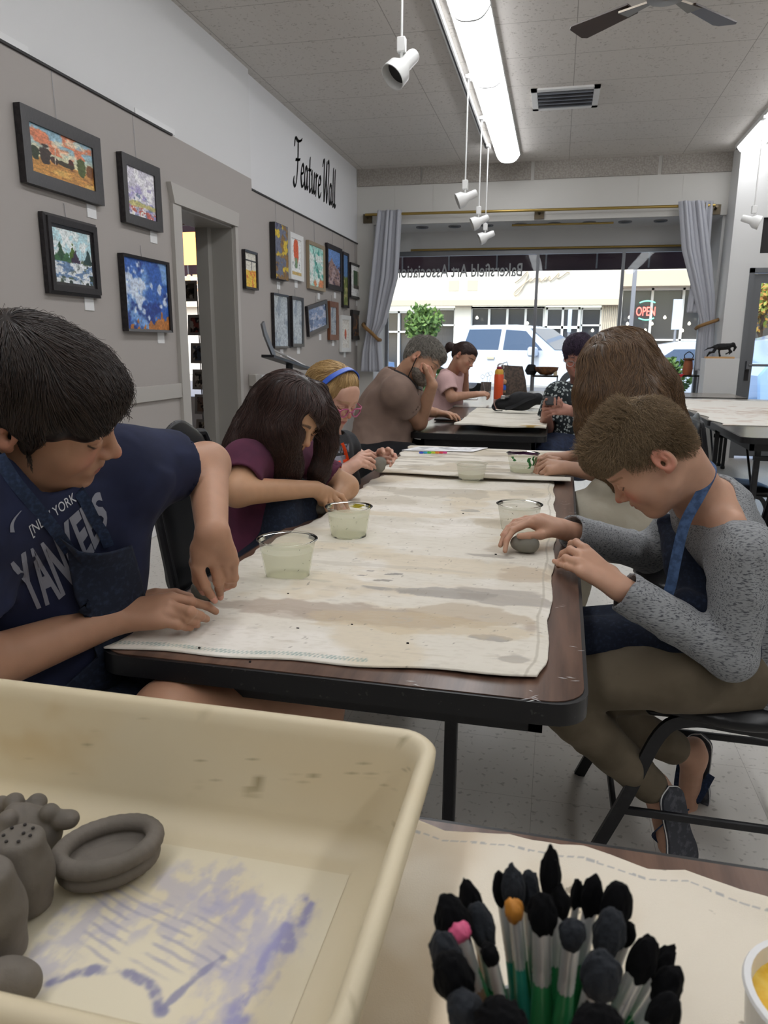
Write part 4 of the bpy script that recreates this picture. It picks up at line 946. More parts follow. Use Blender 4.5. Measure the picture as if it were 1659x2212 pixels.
# ================================================================ tables
wl = mk('woodlam', '6a5042', rough=.3, mix='4a362c', ms=5, stretch=(9, .8, 1), mdetail=8, lo=.35, hi=.65, bump=.05, bs=40, spec=.5)
mk('darklam', '26231f', rough=.22, mix='3a3430', ms=20, lo=.5, hi=.7); mk('lightlam', '8d857c', rough=.22); mk('edgeblack', '161618', rough=.4, mix='3a3836', ms=120, lo=.66, hi=.72)
def table(lab, x0, y0, x1, y1, topm, z=.74, r=.05, legs=True, rz=0, group=None, feet=None, apron=.045):
    t = thing('folding_table', lab, 'table', ((x0+x1)/2, (y0+y1)/2, 0), group)
    P = rrect(x0, y0, x1, y1, r); q = rrect(x0+.006, y0+.006, x1-.006, y1-.006, r)
    MB().poly([(a, b, z-.006) for a, b in q], (0, 0, .006)).build('tabletop', topm, t)
    MB().poly([(a, b, z-.034) for a, b in P], (0, 0, .0325)).build('edge_band', 'edgeblack', t)
    MB().box((x0+.06, y0+.06, z-.034-apron), (x1-.06, y0+.08, z-.034)).box((x0+.06, y1-.08, z-.034-apron), (x1-.06, y1-.06, z-.034)).box((x0+.06, y0+.06, z-.034-apron), (x0+.08, y1-.06, z-.034)).box((x1-.08, y0+.06, z-.034-apron), (x1-.06, y1-.06, z-.034)).build('apron', 'blackmetal', t)
    lx = min(x1-x0, y1-y0)
    for (a, b, da, db) in (feet or ((x0+.1, y0+.28, 0, 1), (x1-.1, y0+.28, 0, 1), (x0+.1, y1-.28, 0, -1), (x1-.1, y1-.28, 0, -1))):
        l = MB().box((a-.015, b-.015, .02), (a+.015, b+.015, z-.06), .004).build('leg', 'blackmetal', t)
        MB().box((a-.019, b-.019, 0), (a+.019, b+.019, .03), .004).build('foot_cap', 'blackplastic', l); OFF[l.name] = OFF[t.name]
        MB().tube([(a, b, z-.35), (a, b+db*.28, z-.06)], .007, 6).build('brace', 'blackmetal', t)
        if db == 1: MB().box((x0+.1, b-.008, z-.14), (x1-.1, b+.008, z-.115)).build('crossbar', 'blackmetal', t)
    return t
T1 = table('long brown wood-grain folding table the children work at', -.685, .935, .083, 3.39, 'woodlam', feet=((-.60, 1.25, 0, 1), (-.19, 1.60, 0, 1), (-.60, 3.0, 0, -1), (0, 3.0, 0, -1)))
for ch in T1.children_recursive:
    for v in ch.data.vertices: y = v.co.y+T1.location.y; v.co.x += (y-.935)*.009-.014*(v.co.x > 0)
# scuffs of white clay along the brown right edge
def scuffs():
    R = np.random.RandomState(5); V = []; F = []
    for (px, py, n) in ((1225, 1090, 8), (1228, 1110, 4), (1215, 1230, 3), (1222, 1300, 3), (1222, 1468, 4), (1150, 1510, 7), (1235, 1400, 2), (900, 1480, 3)):
        for k in range(n):
            c = onz(px+R.normal()*10, py+R.normal()*8, .7405); a = R.normal()*.3; l = .003+.006*R.rand(); w = .0004+.0006*R.rand()
            u = np.array([math.cos(a), math.sin(a), 0]); v = np.array([-u[1], u[0], 0]); b = len(V); V += [c-u*l, c-v*w, c+u*l, c+v*w]; F.append((b, b+1, b+2, b+3))
    m = MB(); m.add(V, F); o = m.build('clay_smears', 'white', fix=False); tag(o, 'dried white clay smears on the bare brown table edge', 'smears', kind='stuff')
scuffs()
T2 = table('black folding table behind, where the man leans on his elbow', -.785, 4.0, -.03, 5.83, 'darklam', apron=.06, r=.07)
T3 = table('farthest long table, by the shop window', -.80, 5.86, -.04, 8.25, 'lightlam')
T4 = table('glossy black table at the right, its canvas pushed to the far side', 1.0, 4.28, 3.0, 5.2, 'darklam', r=.06, feet=((1.12, 4.42, 0, 1), (1.5, 5.0, 0, -1), (2.8, 4.4, 0, 1), (2.8, 5.0, 0, -1)))
T5 = table('right table beyond the glossy one, covered by stained canvas', 1.0, 5.21, 3.0, 7.6, 'lightlam', r=.05, feet=((1.12, 5.5, 0, 1), (1.12, 7.2, 0, -1), (2.8, 5.5, 0, 1), (2.8, 7.2, 0, -1)))
T6 = table('small dark table beside the white pedestal', 1.05, 7.75, 1.82, 8.5, 'lightlam', r=.02, apron=.09)
T0 = table('brown wood-grain table in the foreground under the paint tub', -1.15, -.16, .68, .655, 'woodlam', feet=((-1.0, .0, 0, 1), (.55, .0, 0, 1), (-1.0, .5, 0, -1), (.55, .5, 0, -1)))
# ================================================================ canvases
mk('canvas', 'ffffff', rough=.85, attr=True, bump=.5, bs=900, bdist=.0006)
def cloth_sheet(name, lab, outline, z, colfn, hf, nu=220, nv=260, edge=.0, thick=.0035, cat='canvas', sag=None):
    """outline(u,v)->(x,y); single draped sheet with rippled relief hf(x,y,u,v)"""
    u, v = np.meshgrid(np.linspace(0, 1, nu), np.linspace(0, 1, nv), indexing='ij'); x, y = outline(u, v)
    h = hf(x, y, u, v); e = np.minimum(np.minimum(u, 1-u)*nu, np.minimum(v, 1-v)*nv)
    P = np.stack([x, y, z+thick+h], -1); c = np.clip(colfn(x, y, u, v), 0, 1); c = np.where(c <= .04045, c/12.92, ((c+.055)/1.055)**2.4)
    idx = np.arange(nu*nv).reshape(nu, nv); F = np.stack([idx[:-1, :-1], idx[1:, :-1], idx[1:, 1:], idx[:-1, 1:]], -1).reshape(-1, 4)
    V = P.reshape(-1, 3); C = c.reshape(-1, 3); ring = np.concatenate([idx[:, 0], idx[-1, 1:], idx[::-1, -1][1:], idx[0, ::-1][1:-1]])
    b = len(V); Vb = V[ring].copy(); Vb[:, 2] -= thick*.8; V = np.concatenate([V, Vb]); C = np.concatenate([C, C[ring]*.9]); k = len(ring); j = np.arange(k)
    F = np.concatenate([F, np.stack([ring[j], b+j, b+(j+1) % k, ring[(j+1) % k]], -1)])
    o = addmesh(name, V, F, 'canvas', None, col=C, origin=(V[:, 0].mean(), V[:, 1].mean(), z)); return tag(o, lab, cat)
def patch(x, y, cx_, cy_, rx, ry, seed, soft=.25, rot=0):
    X = (x-cx_)*math.cos(rot)+(y-cy_)*math.sin(rot); Y = -(x-cx_)*math.sin(rot)+(y-cy_)*math.cos(rot)
    return sst(1-np.sqrt((X/rx)**2+(Y/ry)**2)+1.5*(n2(x, y, 16, 26, seed=seed, o=6)-.5), 0, soft)
def pz(px, py): return onz(px, py, .748)
def canvas1_col(x, y, u, v):
    c = flat(x, 'dad4c7'); n = n2(x, y, 4, 6, seed=3)
    c = blend(c, 'e6e1d8', sst(n, .5, .62)*.8); c = blend(c, 'd3c6ae', sst(n2(x, y, 6, 9, seed=5), .52, .66)*.7)
    streak = n2(x, y, 10, 60, seed=6)
    for (px, py, rx, ry, col, s, a, rot) in ((760, 1325, .26, .05, 'a8998a', 11, .8, 0), (640, 1325, .12, .035, 'a8998a', 12, .5, 0), (940, 1280, .13, .03, 'a39e97', 13, .95, 0), (1090, 1290, .10, .05, 'a49d94', 14, .8, 0), (1010, 1330, .12, .06, 'b5a48c', 15, .7, 0),
            (1130, 1245, .06, .06, 'b3a089', 16, .55, 0), (1100, 1185, .06, .04, 'b7a994', 17, .5, 0), (1050, 1375, .035, .014, 'a09a92', 18, .9, 0), (1110, 1425, .03, .02, 'aaa49a', 19, .8, 0), (900, 1345, .2, .05, 'c8b594', 20, .55, 0),
            (640, 1255, .10, .02, 'aea898', 21, .6, 0), (700, 1150, .1, .04, 'bdb5a5', 22, .45, 0), (1090, 1130, .09, .07, 'c2b49c', 23, .55, 0), (820, 1080, .12, .08, 'b8ae9c', 24, .5, 0), (930, 1065, .2, .07, 'aaa292', 25, .55, 0), (1120, 1065, .08, .07, 'b0a898', 26, .5, 0), (1015, 1103, .03, .02, 'a6a196', 27, .9, 0), (680, 1190, .05, .03, 'b3ab99', 28, .4, 0), (740, 1215, .3, .015, 'b9b2a4', 29, .4, 0),
            (850, 1240, .018, .006, '8f8a84', 31, 1, .3), (782, 1242, .012, .004, '8f8a84', 32, 1, .3), (800, 1232, .01, .004, '8f8a84', 33, 1, .3), (830, 1252, .02, .006, '98928a', 34, 1, .2), (1065, 1200, .05, .012, '9d968c', 35, .8, 0), (980, 1205, .012, .004, '5b5650', 36, .9, 0)):
        q = pz(px, py); c = blend(c, col, patch(x, y, q[0], q[1], rx, ry, s, rot=rot, soft=.22 if a < .85 else .1)*a*(.75+.25*streak))
    c = blend(c, 'b3ada2', sst(n2(x, y, 30, 46, seed=40), .7, .76)*.4); c = blend(c, '8c8478', sst(n2(x, y, 120, 90, seed=41), .77, .8)*.6); c = blend(c, 'c3bbab', sst(n2(x, y, 60, 200, seed=46), .5, .7)*.25)
    c = blend(c, 'b8ad9a', sst(n2(x, y, 16, 120, seed=44), .6, .75)*.3)
    # green zig-zag hem stitching along the near edge
    st = (np.abs(v*1.6-.018-.003*np.sign(np.sin(x*900))) < .003)*(u < .62); c = blend(c, '7f9a94', st*.6)
    c = blend(c, 'a9a293', (np.abs(u-.975) < .0025)*.5); return c
FY = [pz(700, 1262)[1], pz(800, 1200)[1], pz(800, 1118)[1], pz(800, 1078)[1], 1.9, 2.33]
def fold_h(x, y, u, v):
    h = .005*(fbm(np.stack([x*7, y*9, x*0+2.2], -1), 4)-.3)*2+.0012*n2(x, y, 40, 50, seed=8)
    for k, f in enumerate(FY):
        yy = y-f-.02*(n2(x, y*0, 3, seed=60+k)-.5)*2-.03*(x+.3)
        h = h+(.007 if k < 4 else .008)*np.exp(-(yy/.012)**2)*(.6+.8*n2(x, y*0, 4, seed=70+k))
    h = h*sst(np.minimum(np.minimum(u, 1-u)*.7, np.minimum(v, 1-v)*1.6), 0, .02)+.0008
    q = sst(v, .06, 0)*sst(u, .5, .95)*.0035; return np.maximum(h, 0)+q
def c1out(u, v):
    # left side wanders in steps, right side fairly straight
    ys = np.array([.955, 1.05, 1.2, 1.39, 1.55, 1.72, 1.95, 2.2, 2.45, 2.62]); yv = .952+v*(2.63-.952)
    xl = np.interp(yv, ys, [-.672, -.66, -.655, -.65, -.655, -.64, -.60, -.61, -.62, -.60])+.004*np.sin(yv*60)+.006*(n2(yv, yv*0, 30, seed=80)-.5)
    xr = np.interp(yv, [.95, 1.0, 1.39, 1.8, 2.63], [.0, .01, .016, .022, .012])+.003*np.sin(yv*25)+.004*(n2(yv, yv*0, 40, seed=81)-.5)
    x = xl+(xr-xl)*u; y = yv+(.05*u-.0)*(1-v)+.004*np.sin(x*30)*(1-v); return x, y
cloth_sheet('canvas_cloth', 'clay-stained cream canvas over the near part of the long brown table', c1out, .74, canvas1_col, fold_h, 300, 520, cat='cloth')
def c2out(u, v): yv = 2.56+v*(3.34-2.56); x = -.62-.02*v+.01*np.sin(yv*30)+(.68+.03*v)*u; return x, yv+.01*np.sin(x*9)
def canvas2_col(x, y, u, v):
    c = flat(x, 'dcd6ca'); c = blend(c, 'b5a890', sst(n2(x, y, 6, 10, seed=91), .5, .62)*.6); c = blend(c, 'a39a8a', sst(n2(x, y, 10, 30, seed=92), .56, .66)*.6); return blend(c, '8a8274', sst(n2(x, y, 90, 90, seed=93), .74, .78)*.5)
cloth_sheet('canvas_cloth', 'second cream canvas at the far end of the long brown table', c2out, .749, canvas2_col, lambda x, y, u, v: .004+.006*np.abs(n2(x, y, 6, 9, seed=94)-.5)*sst(np.minimum(v, 1-v), 0, .1)+.012*np.exp(-((v-.03)/.03)**2), 160, 160, cat='cloth')
FE = [onz(q[0], q[1], .748)[:2] for q in ((860, 1775), (905, 1780), (960, 1798), (1030, 1795), (1100, 1800), (1150, 1818), (1210, 1833), (1260, 1835), (1320, 1850), (1400, 1874), (1480, 1877), (1540, 1903), (1600, 1928), (1659, 1945), (1720, 1965))]
FE = np.array([(-1.0, .63), (-.6, .63), (-.3, .635)]+[tuple(q) for q in FE]+[(.5, .56), (.62, .55)])
def c0out(u, v): x = np.interp(u, [0, .1, .9, 1], [-1, -.2, .32, .6]); v = np.interp(v, [0, .2, 1], [0, .45, 1]); ye = np.interp(x, FE[:, 0], FE[:, 1]); y0 = -.14; return x, y0+(ye-y0)*v
def canvas0_col(x, y, u, v):
    c = flat(x, 'dcd3c2'); c = blend(c, 'c0ad92', sst(.06-np.abs(x+.06)+.1*(n2(x, y, 8, seed=95)-.5), 0, .06)*.7); c = blend(c, 'bdaa8c', sst(n2(x, y, 5, 7, seed=96), .52, .66)*.5); c = blend(c, '6e6558', sst(n2(x, y, 60, 60, seed=97), .73, .76)*.6)
    return blend(c, '8d8f94', (np.abs(v-.972-.0015*np.sin(x*60)) < .0022)*(np.sin(x*700) > -.6)*.6)
cloth_sheet('canvas_cloth', 'cream canvas with a wavy stitched hem on the foreground table', c0out, .74, canvas0_col, lambda x, y, u, v: .002+.006*np.maximum(0, n2(x, y, 5, 7, seed=98)-.45)+.006*sst(v, .93, 1)*(.5+.5*np.sin(x*40)), 420, 300, cat='cloth')
# crumpled canvas on the black table
def c3out(u, v): x = -.56+.52*u+.03*(n2(v, u*0, 6, seed=101)-.5); y = 4.20-.08*u+.02*np.sin(u*9)+(1.25-.15*u)*v; return x, y
cloth_sheet('canvas_cloth', 'thick folded cream canvas heaped on the black table under the black pouch', c3out, .74, lambda x, y, u, v: blend(blend(canvas2_col(x, y, u, v), 'dcd8cc', np.ones_like(x)*.6), 'a98a4a', patch(x, y, -.12, 4.17, .07, .02, 103)), lambda x, y, u, v: .012+.022*sst(v, .25, .0)*(.4+.6*n2(x, y, 5, seed=104))+.03*np.maximum(0, n2(x, y, 3.3, 4, seed=105)-.45)*2*.5, 120, 200, thick=.012, cat='cloth')
def c4out(u, v): yv = 4.92+v*2.4; x = 1.03+.02*np.sin(yv*14)+1.9*u; return x, yv+.03*np.sin(x*6)
cloth_sheet('canvas_cloth', 'cream canvas with faint brown stains over the right-hand tables', c4out, .74, lambda x, y, u, v: blend(blend(flat(x, 'dedad2'), 'b39d8e', patch(x, y, 1.9, 5.9, .6, .45, 111)*.6), 'b8a090', sst(n2(x, y, 9, 9, seed=112), .6, .66)*.4), lambda x, y, u, v: .001+.008*np.maximum(0, n2(x, y, 4, 4, seed=113)-.5), 120, 140, cat='cloth')
# ================================================================ water cups
mk('cupplastic', 'f2f5f0', rough=.12, trans=0); cp = glassmat('cupclear', 'fbfcfa', .08, ior=1.3)
N, L = cp.node_tree.nodes, cp.node_tree.links
def murk(name, col, dens, tr='fbfcf8'):
    m = bpy.data.materials.new(name); m.use_nodes = True; MATS[name] = m; N = m.node_tree.nodes; L = m.node_tree.links; N.clear()
    o = N.new('ShaderNodeOutputMaterial'); t = N.new('ShaderNodeBsdfTransparent'); t.inputs[0].default_value = (*srgb(tr), 1); d = N.new('ShaderNodeBsdfDiffuse'); d.inputs[0].default_value = (*srgb(col), 1); tl = N.new('ShaderNodeBsdfTranslucent'); tl.inputs[0].default_value = (*srgb(col), 1)
    ad = N.new('ShaderNodeMixShader'); L.new(d.outputs[0], ad.inputs[1]); L.new(tl.outputs[0], ad.inputs[2]); mx = N.new('ShaderNodeMixShader'); mx.inputs[0].default_value = dens; L.new(t.outputs[0], mx.inputs[1]); L.new(ad.outputs[0], mx.inputs[2]); L.new(mx.outputs[0], o.inputs[0]); return m
murk('water', 'eceadb', .36, 'fdfdf8'); murk('cupwall', 'e8ebe6', .12); murk('cupfrost', 'dcd8d0', .3); mk('fleck', '5a5448', rough=.8); mk('purplepaint', '7a4a78', rough=.4); mk('greenpaint', '2f7a3e', rough=.4); mk('yellowpaint', 'c9b93a', rough=.4)
def cup(px, py, lab, r1=.0585, r0=.044, h=.079, water=.045, flecks=10, wall='cupwall', seed=0, paints=(), z=.7455, frost=False):
    c = onz(px, py, z); c = c+np.array([0, r0*.9, 0]); c[2] = z; R = np.random.RandomState(seed)
    t = thing('water_cup', lab, 'cup', tuple(c), 'clear plastic tubs of water on the canvas')
    rr = lambda q: r0+(r1-r0)*q/h
    MB().lathe([(0, .002), (r0*.8, .0015), (r0, .003), (rr(h*.25), h*.25), (rr(h*.5), h*.5), (rr(h*.8), h*.8), (rr(h)-.0015, h*.93)], 48, c).build('tub_wall', wall, t)
    MB().lathe([(rr(h)-.002, h*.86), (rr(h)-.001, h*.95), (r1+.002, h*.96), (r1+.004, h*.985), (r1+.002, h), (r1-.0005, h), (r1-.002, h*.96)], 48, c).build('rim', 'cupclear' if not frost else 'cupfrost', t)
    MB().lathe([(r0*.9, 0), (r0, .0), (r0, .003), (r0*.9, .003)], 40, c, close=True).build('base_ring', 'cupclear', t)
    if water: MB().lathe([(0, .004), (r0-.002, .004), (rr(water)-.002, water), (0, water)], 40, c).build('water', 'water', t)
    V = []; F = []
    for k in range(flecks):
        a = R.rand()*6.28; q = h*(.3+.62*R.rand()); ra = rr(q)+.0006; l = .001+.003*R.rand(); w_ = .0005; s = R.normal()*.8
        p = c+np.array([ra*math.cos(a), ra*math.sin(a), q]); tg = np.array([-math.sin(a), math.cos(a), 0]); d = tg*math.cos(s)+np.array([0, 0, 1])*math.sin(s); e = np.cross(d, [math.cos(a), math.sin(a), 0]); b = len(V); V += [p-d*l, p-e*w_*1.5, p+d*l, p+e*w_*1.5]; F.append((b, b+1, b+2, b+3))
    if V: m = MB(); m.add(V, F); m.build('paint_flecks', 'fleck', t, fix=False)
    for (mt, a0, q0, q1, wd) in paints:
        V = []; F = []; n = 6
        for i in range(n+1):
            q = q0+(q1-q0)*i/n; wq = wd*(.4+.8*abs(math.sin(i*1.7+a0)));
            for s in (-1, 1): a = math.radians(a0)+s*wq+.1*math.sin(i); V.append(c+np.array([(rr(q)+.0008)*math.cos(a), (rr(q)+.0008)*math.sin(a), q]))
        F = [(2*i, 2*i+1, 2*i+3, 2*i+2) for i in range(n)]; m = MB(); m.add(V, F); m.build('paint_run', mt, t, fix=False)
    return t
cup(607, 1258, 'nearest clear plastic tub of cloudy water, in front of the boy in navy', flecks=14, seed=1, water=.058, h=.082)
cup(744, 1165, 'clear tub of cloudy water with brown flecks and yellow paint, beside the dark-haired girl', flecks=30, seed=2, water=.055, h=.076, paints=(('yellowpaint', 80, .06, .07, .3),), r1=.056)
cup(1118, 1152, 'empty-looking clear tub behind the hand of the boy in grey', flecks=16, seed=3, water=0, h=.07, wall='cupfrost', r1=.056)
cup(1015, 1038, 'frosted low plastic tub in the middle far part of the canvas', flecks=4, seed=4, water=.02, h=.055, wall='cupfrost', frost=True, r1=.053, z=.757)
cup(1127, 1023, 'clear tub streaked with green and purple paint near the far end', flecks=10, seed=5, water=.02, h=.072, r1=.058, z=.757, paints=(('greenpaint', 300, .02, .06, .12), ('greenpaint', 318, .03, .065, .1), ('greenpaint', 335, .03, .06, .1), ('purplepaint', 60, .058, .07, .8), ('purplepaint', 120, .058, .07, .8), ('greenpaint', 235, .045, .062, .12)))
# ================================================================ clay pieces
mk('clay', '6b645c', rough=.75, bump=.5, bs=60, bdist=.003, mix='5e5850', ms=14); mk('claylight', '7d7a70', rough=.75, bump=.4, bs=60, bdist=.002); mk('clayhole', '2c2826', rough=.9)
def sdfobj(name, prims, vox, m, parent=None, disp=None, smooth=0, col=None, origin=None):
    V, F = sdfmesh(prims, vox, disp)
    if smooth: V = smoothv(V, F, smooth)
    return addmesh(name, V, F, m, parent, col=col(V) if col else None, origin=origin if origin is not None else (None if parent else tuple(list(V[:, :2].mean(0))+[V[:, 2].min()])))
def lump(a=.0015, s=40): return lambda P: a*(fbm(P*s, 3)-.5)*2
# oval dish in the tub
FZ = .757
dc = onz(235, 1835, FZ+.02); ax = nrm(onz(330, 1790, .79)-onz(140, 1850, .79)); ay = np.array([-ax[1], ax[0], 0])
Md = [ax, ay, np.array([0, 0, 1.])]
def dish():
    r = thing('clay_dish', 'oval wet-clay dish with a thick rolled rim in the cream tub', 'clay dish', (dc[0], dc[1], FZ))
    ps = []
    for z, R1, R2, t in ((.010, .036, .026, .0075), (.024, .040, .029, .0075)):
        P = [dc*[1, 1, 0]+[0, 0, FZ+z]+ax*R1*math.cos(a)+ay*R2*math.sin(a) for a in np.linspace(0, 2*math.pi, 33)]; ps += chain(P, [t]*33, .0015)
    ps += [ell(dc*[1, 1, 0]+[0, 0, FZ+.008], (.038, .028, .008), Md, .003)]
    sdfobj('coil_body', ps, .0012, 'clay', r, lump(.0008, 60))
dish()
def cylpot(px, py, lab, h, r0, r1, holes, lean=(0, 0)):
    c = onz(px, py, FZ); t = thing('clay_pot', lab, 'clay pot', (c[0], c[1], FZ)); top = c+[lean[0], lean[1], h]
    sdfobj('pot_body', chain([c+[0, 0, .008], c*.5+top*.5+[0, 0, 0], top], [r0, (r0+r1)/2+.002, r1], .01)+[plane(top+[0, 0, r1*.25], (0, 0, 1), .008), plane(c, (0, 0, -1), .002)], .0012, 'clay', t, lump(.0012, 50))
    for a, q in holes: MB().lathe([(0, 0), (.0014, 0), (.0014, .001), (0, .001)], 8, top+[q*math.cos(a), q*math.sin(a), r1*.25+.0004]).build('hole', 'clayhole', t)
cylpot(58, 1955, 'tall tapering clay pot with pricked top at the left of the tub', .062, .021, .019, [(k*.9, .011) for k in range(7)]+[(.3, .004)])
cylpot(-12, 2060, 'second tall clay pot cut off by the left picture edge', .07, .024, .02, [], (0, 0))
c = onz(75, 1835, FZ); R = np.random.RandomState(3)
sdfobj('clay_lump', [ell(c+[0, 0, .02], (.028, .02, .022), k=.01)]+[ell(c+[R.normal()*.02, R.normal()*.012, .03+R.rand()*.012], (.009, .009, .008), k=.004) for _ in range(12)]+[plane(c, (0, 0, -1))], .0014, 'clay', None, lump()).update_tag()
o = bpy.data.objects['clay_lump']; tag(o, 'knobbly clay lump behind the tall clay pot in the tub', 'clay')
c = onz(20, 2150, FZ); o = sdfobj('clay_lump', [ell(c+[0, 0, .012], (.02, .016, .016), k=.01), ell(c+[.012, .002, .012], (.012, .012, .012), k=.01), ell(c+[-.01, -.01, .018], (.01, .012, .01), k=.01), plane(c, (0, 0, -1))], .0014, 'clay', None, lump()); tag(o, 'low clay lump in the near left corner of the tub', 'clay')
c = onz(1130, 1196, .747)+[0, .018, 0]; o = sdfobj('clay_block', [ell(c+[0, 0, .020], (.031, .024, .021), k=.01), ell(c+[.012, 0, .018], (.022, .022, .019), k=.01), plane(c, (0, 0, -1))], .0014, 'claylight', None, lump(.0012, 50)); tag(o, 'rounded grey clay block under the hand of the boy in grey', 'clay')
c = onz(432, 1300, .747)+[0, .02, 0]; o = sdfobj('clay_block', [ell(c+[0, 0, .016], (.036, .022, .018), [nrm((.8, -.6, 0)), nrm((.6, .8, 0)), (0, 0, 1)], k=.01), ell(c+[-.012, .014, .024], (.012, .012, .010), k=.006), plane(c, (0, 0, -1))], .0014, 'claylight', None, lump(.001, 50)); tag(o, 'grey clay piece pinched between the hands of the boy in navy', 'clay')
c = onz(690, 1110, .747); o = sdfobj('clay_block', [ell(c+[0, 0, .018], (.028, .026, .02), k=.01), ell(c+[.012, 0, .018], (.022, .022, .019), k=.01), plane(c, (0, 0, -1))], .0014, 'clay', None, lump(.0012, 50)); tag(o, 'dark clay ball on the canvas under the dark-haired girl', 'clay')
# crumbs
def crumbs():
    m = MB(); R = np.random.RandomState(4)
    for px, py in ((1070, 1198), (730, 1263), (642, 1358), (833, 1078), (973, 1206), (622, 1283), (1020, 1205), (540, 1430), (430, 1400), (880, 1390), (1000, 1110), (760, 1350)):
        c = onz(px, py, .7465); m.box(c-[.0016, .0014, .001], c+[.0016+R.rand()*.002, .0014, .002], .0006)
    tag(m.build('clay_crumbs', 'clayhole'), 'tiny dark clay crumbs scattered on the near canvas', 'crumbs', kind='stuff')
crumbs()
# ================================================================ tub
mk('tubmat', 'ffffff', rough=.45, attr=True, spec=.4, bump=.15, bs=300, bdist=.0004)
def tub():
    t = thing('plastic_tub', 'large worn cream plastic tub with blue scribble stains in the foreground', 'tub', (-.33, .44, .745))
    x0, x1, y0, y1 = -.60, -.085, .266, .607; zt = .864; zb = .748; n = 14
    def loop(ins, z, r, sub=46):
        a, b, c_, d = x0+ins, y0+ins, x1-ins, y1-ins; P = []
        C = [((c_-r, d-r), 0), ((a+r, d-r), 90), ((a+r, b+r), 180), ((c_-r, b+r), 270)]
        for i, ((cx_, cy_), an) in enumerate(C):
            for k in range(9): th = math.radians(an+90*k/8); P.append((cx_+r*math.cos(th), cy_+r*math.sin(th)))
            (nx, ny), na = C[(i+1) % 4]; th = math.radians(na); q = (nx+r*math.cos(th), ny+r*math.sin(th)); p = P[-1]
            for k in range(1, sub): P.append((p[0]+(q[0]-p[0])*k/sub, p[1]+(q[1]-p[1])*k/sub))
        return [(a_, b_, z) for a_, b_ in P]
    prof = [(.0, zt-.016, .035), (-.001, zt-.004, .035), (.002, zt, .034), (.008, zt+.001, .032), (.013, zt-.003, .03), (.016, zt-.014, .03)]
    for k in range(1, 37): q = k/36; prof.append((.016+.016*q, zt-.014-(zt-.014-zb-.028)*q, .03))
    for k in range(1, 8): a = math.pi/2*k/7; prof.append((.032+.025*(1-math.cos(a)), zb+.028-.024*math.sin(a), .03))
    L_ = [loop(*p) for p in prof]; L_.append(loop(.07, zb+.004, .03)); out = [loop(.004, zt-.018, .035), loop(.012, zt-.03, .033), loop(.03, zb-.002, .03)]
    allL = out[::-1]+L_; k = len(allL[0]); V = [p for l in allL for p in l]; F = []
    for i in range(len(allL)-1):
        for j in range(k): F.append((i*k+j, i*k+(j+1) % k, (i+1)*k+(j+1) % k, (i+1)*k+j))
    V = np.array(V); x, y, z = V.T; c = flat(x, 'd8cdb2')
    def tubcol(x, y, z):
        c = flat(x, 'd0c4a8'); w = sst(z, FZ+.012, FZ+.06)
        c = blend(c, 'cfc0a0', w*sst(n2(x, z, 6, 10, seed=120), .4, .6)*.7); c = blend(c, 'bda67e', sst(n2(x+y, z, 9, 12, seed=121), .56, .7)*w*.6)
        c = blend(c, '7f7355', sst(fbm(np.stack([x, y, z], -1)*62+3, 4), .66, .71)*w*(z < zt-.02)*sst(x, -.38, -.22)*.8); c = blend(c, '8b8064', sst(fbm(np.stack([x, y, z], -1)*130+7, 3), .74, .78)*w*.6); return c
    o = addmesh('tub_shell', V, F, 'tubmat', t, col=(lambda c: np.where(c <= .04045, c/12.92, ((c+.055)/1.055)**2.4))(tubcol(x, y, z)))
    o.data.set_sharp_from_angle(angle=math.radians(60))
    def fl(u, v):
        x = x0+.068+(x1-x0-.136)*u; y = y0+.068+(y1-y0-.136)*v; c = flat(x, 'd9d0b8'); c = blend(c, 'cdc0a2', sst(n2(x, y, 6, seed=130), .5, .66)*.5)
        q = lambda px, py: onz(px, py, FZ)[:2]
        def stroke(P, w, seed, a, col='9a99bd'):
            nonlocal c; P = [np.array(q(*p)) for p in P]; d = np.full(x.shape, 9.)
            for i in range(len(P)-1):
                ba = P[i+1]-P[i]; h = np.clip(((x-P[i][0])*ba[0]+(y-P[i][1])*ba[1])/(ba@ba), 0, 1); d = np.minimum(d, np.hypot(x-P[i][0]-h*ba[0], y-P[i][1]-h*ba[1]))
            g = n2(x, y, 110, 70, seed=seed, o=4); c = blend(c, col, sst(1-d/w+1.2*(g-.5), 0, .7)*a*sst(g, .28, .6))
        stroke([(380, 1900), (620, 1990), (500, 2060), (360, 1960), (150, 1990), (90, 2080)], .03, 141, .4); stroke([(660, 1940), (610, 2030), (560, 2100), (520, 2180)], .013, 142, .8, '8584b4'); stroke([(560, 2040), (470, 2180)], .03, 143, .45)
        stroke([(110, 2110), (180, 2085), (260, 2085), (330, 2120), (350, 2170)], .006, 144, .8, '77779a'); stroke([(350, 2170), (420, 2100), (480, 2060)], .004, 145, .7, '77779a'); stroke([(480, 1900), (510, 1970)], .03, 146, .45)
        m = patch(x, y, *q(330, 1990), .09, .05, 147, .5); c = blend(c, '8f8da6', m*sst(np.abs(np.sin((y*1.0+.3*x)*330+6*n2(x, y, 12, seed=148))), .75, 1)*.5*sst(n2(x, y, 40, seed=149), .4, .55)); return c
    canvas_grid('tub_floor', (x0+.068, y0+.068, zb+.0045), (x1-x0-.136, 0, 0), (0, y1-y0-.136, 0), 260, 170, fl, 'tubmat', t)
tub()
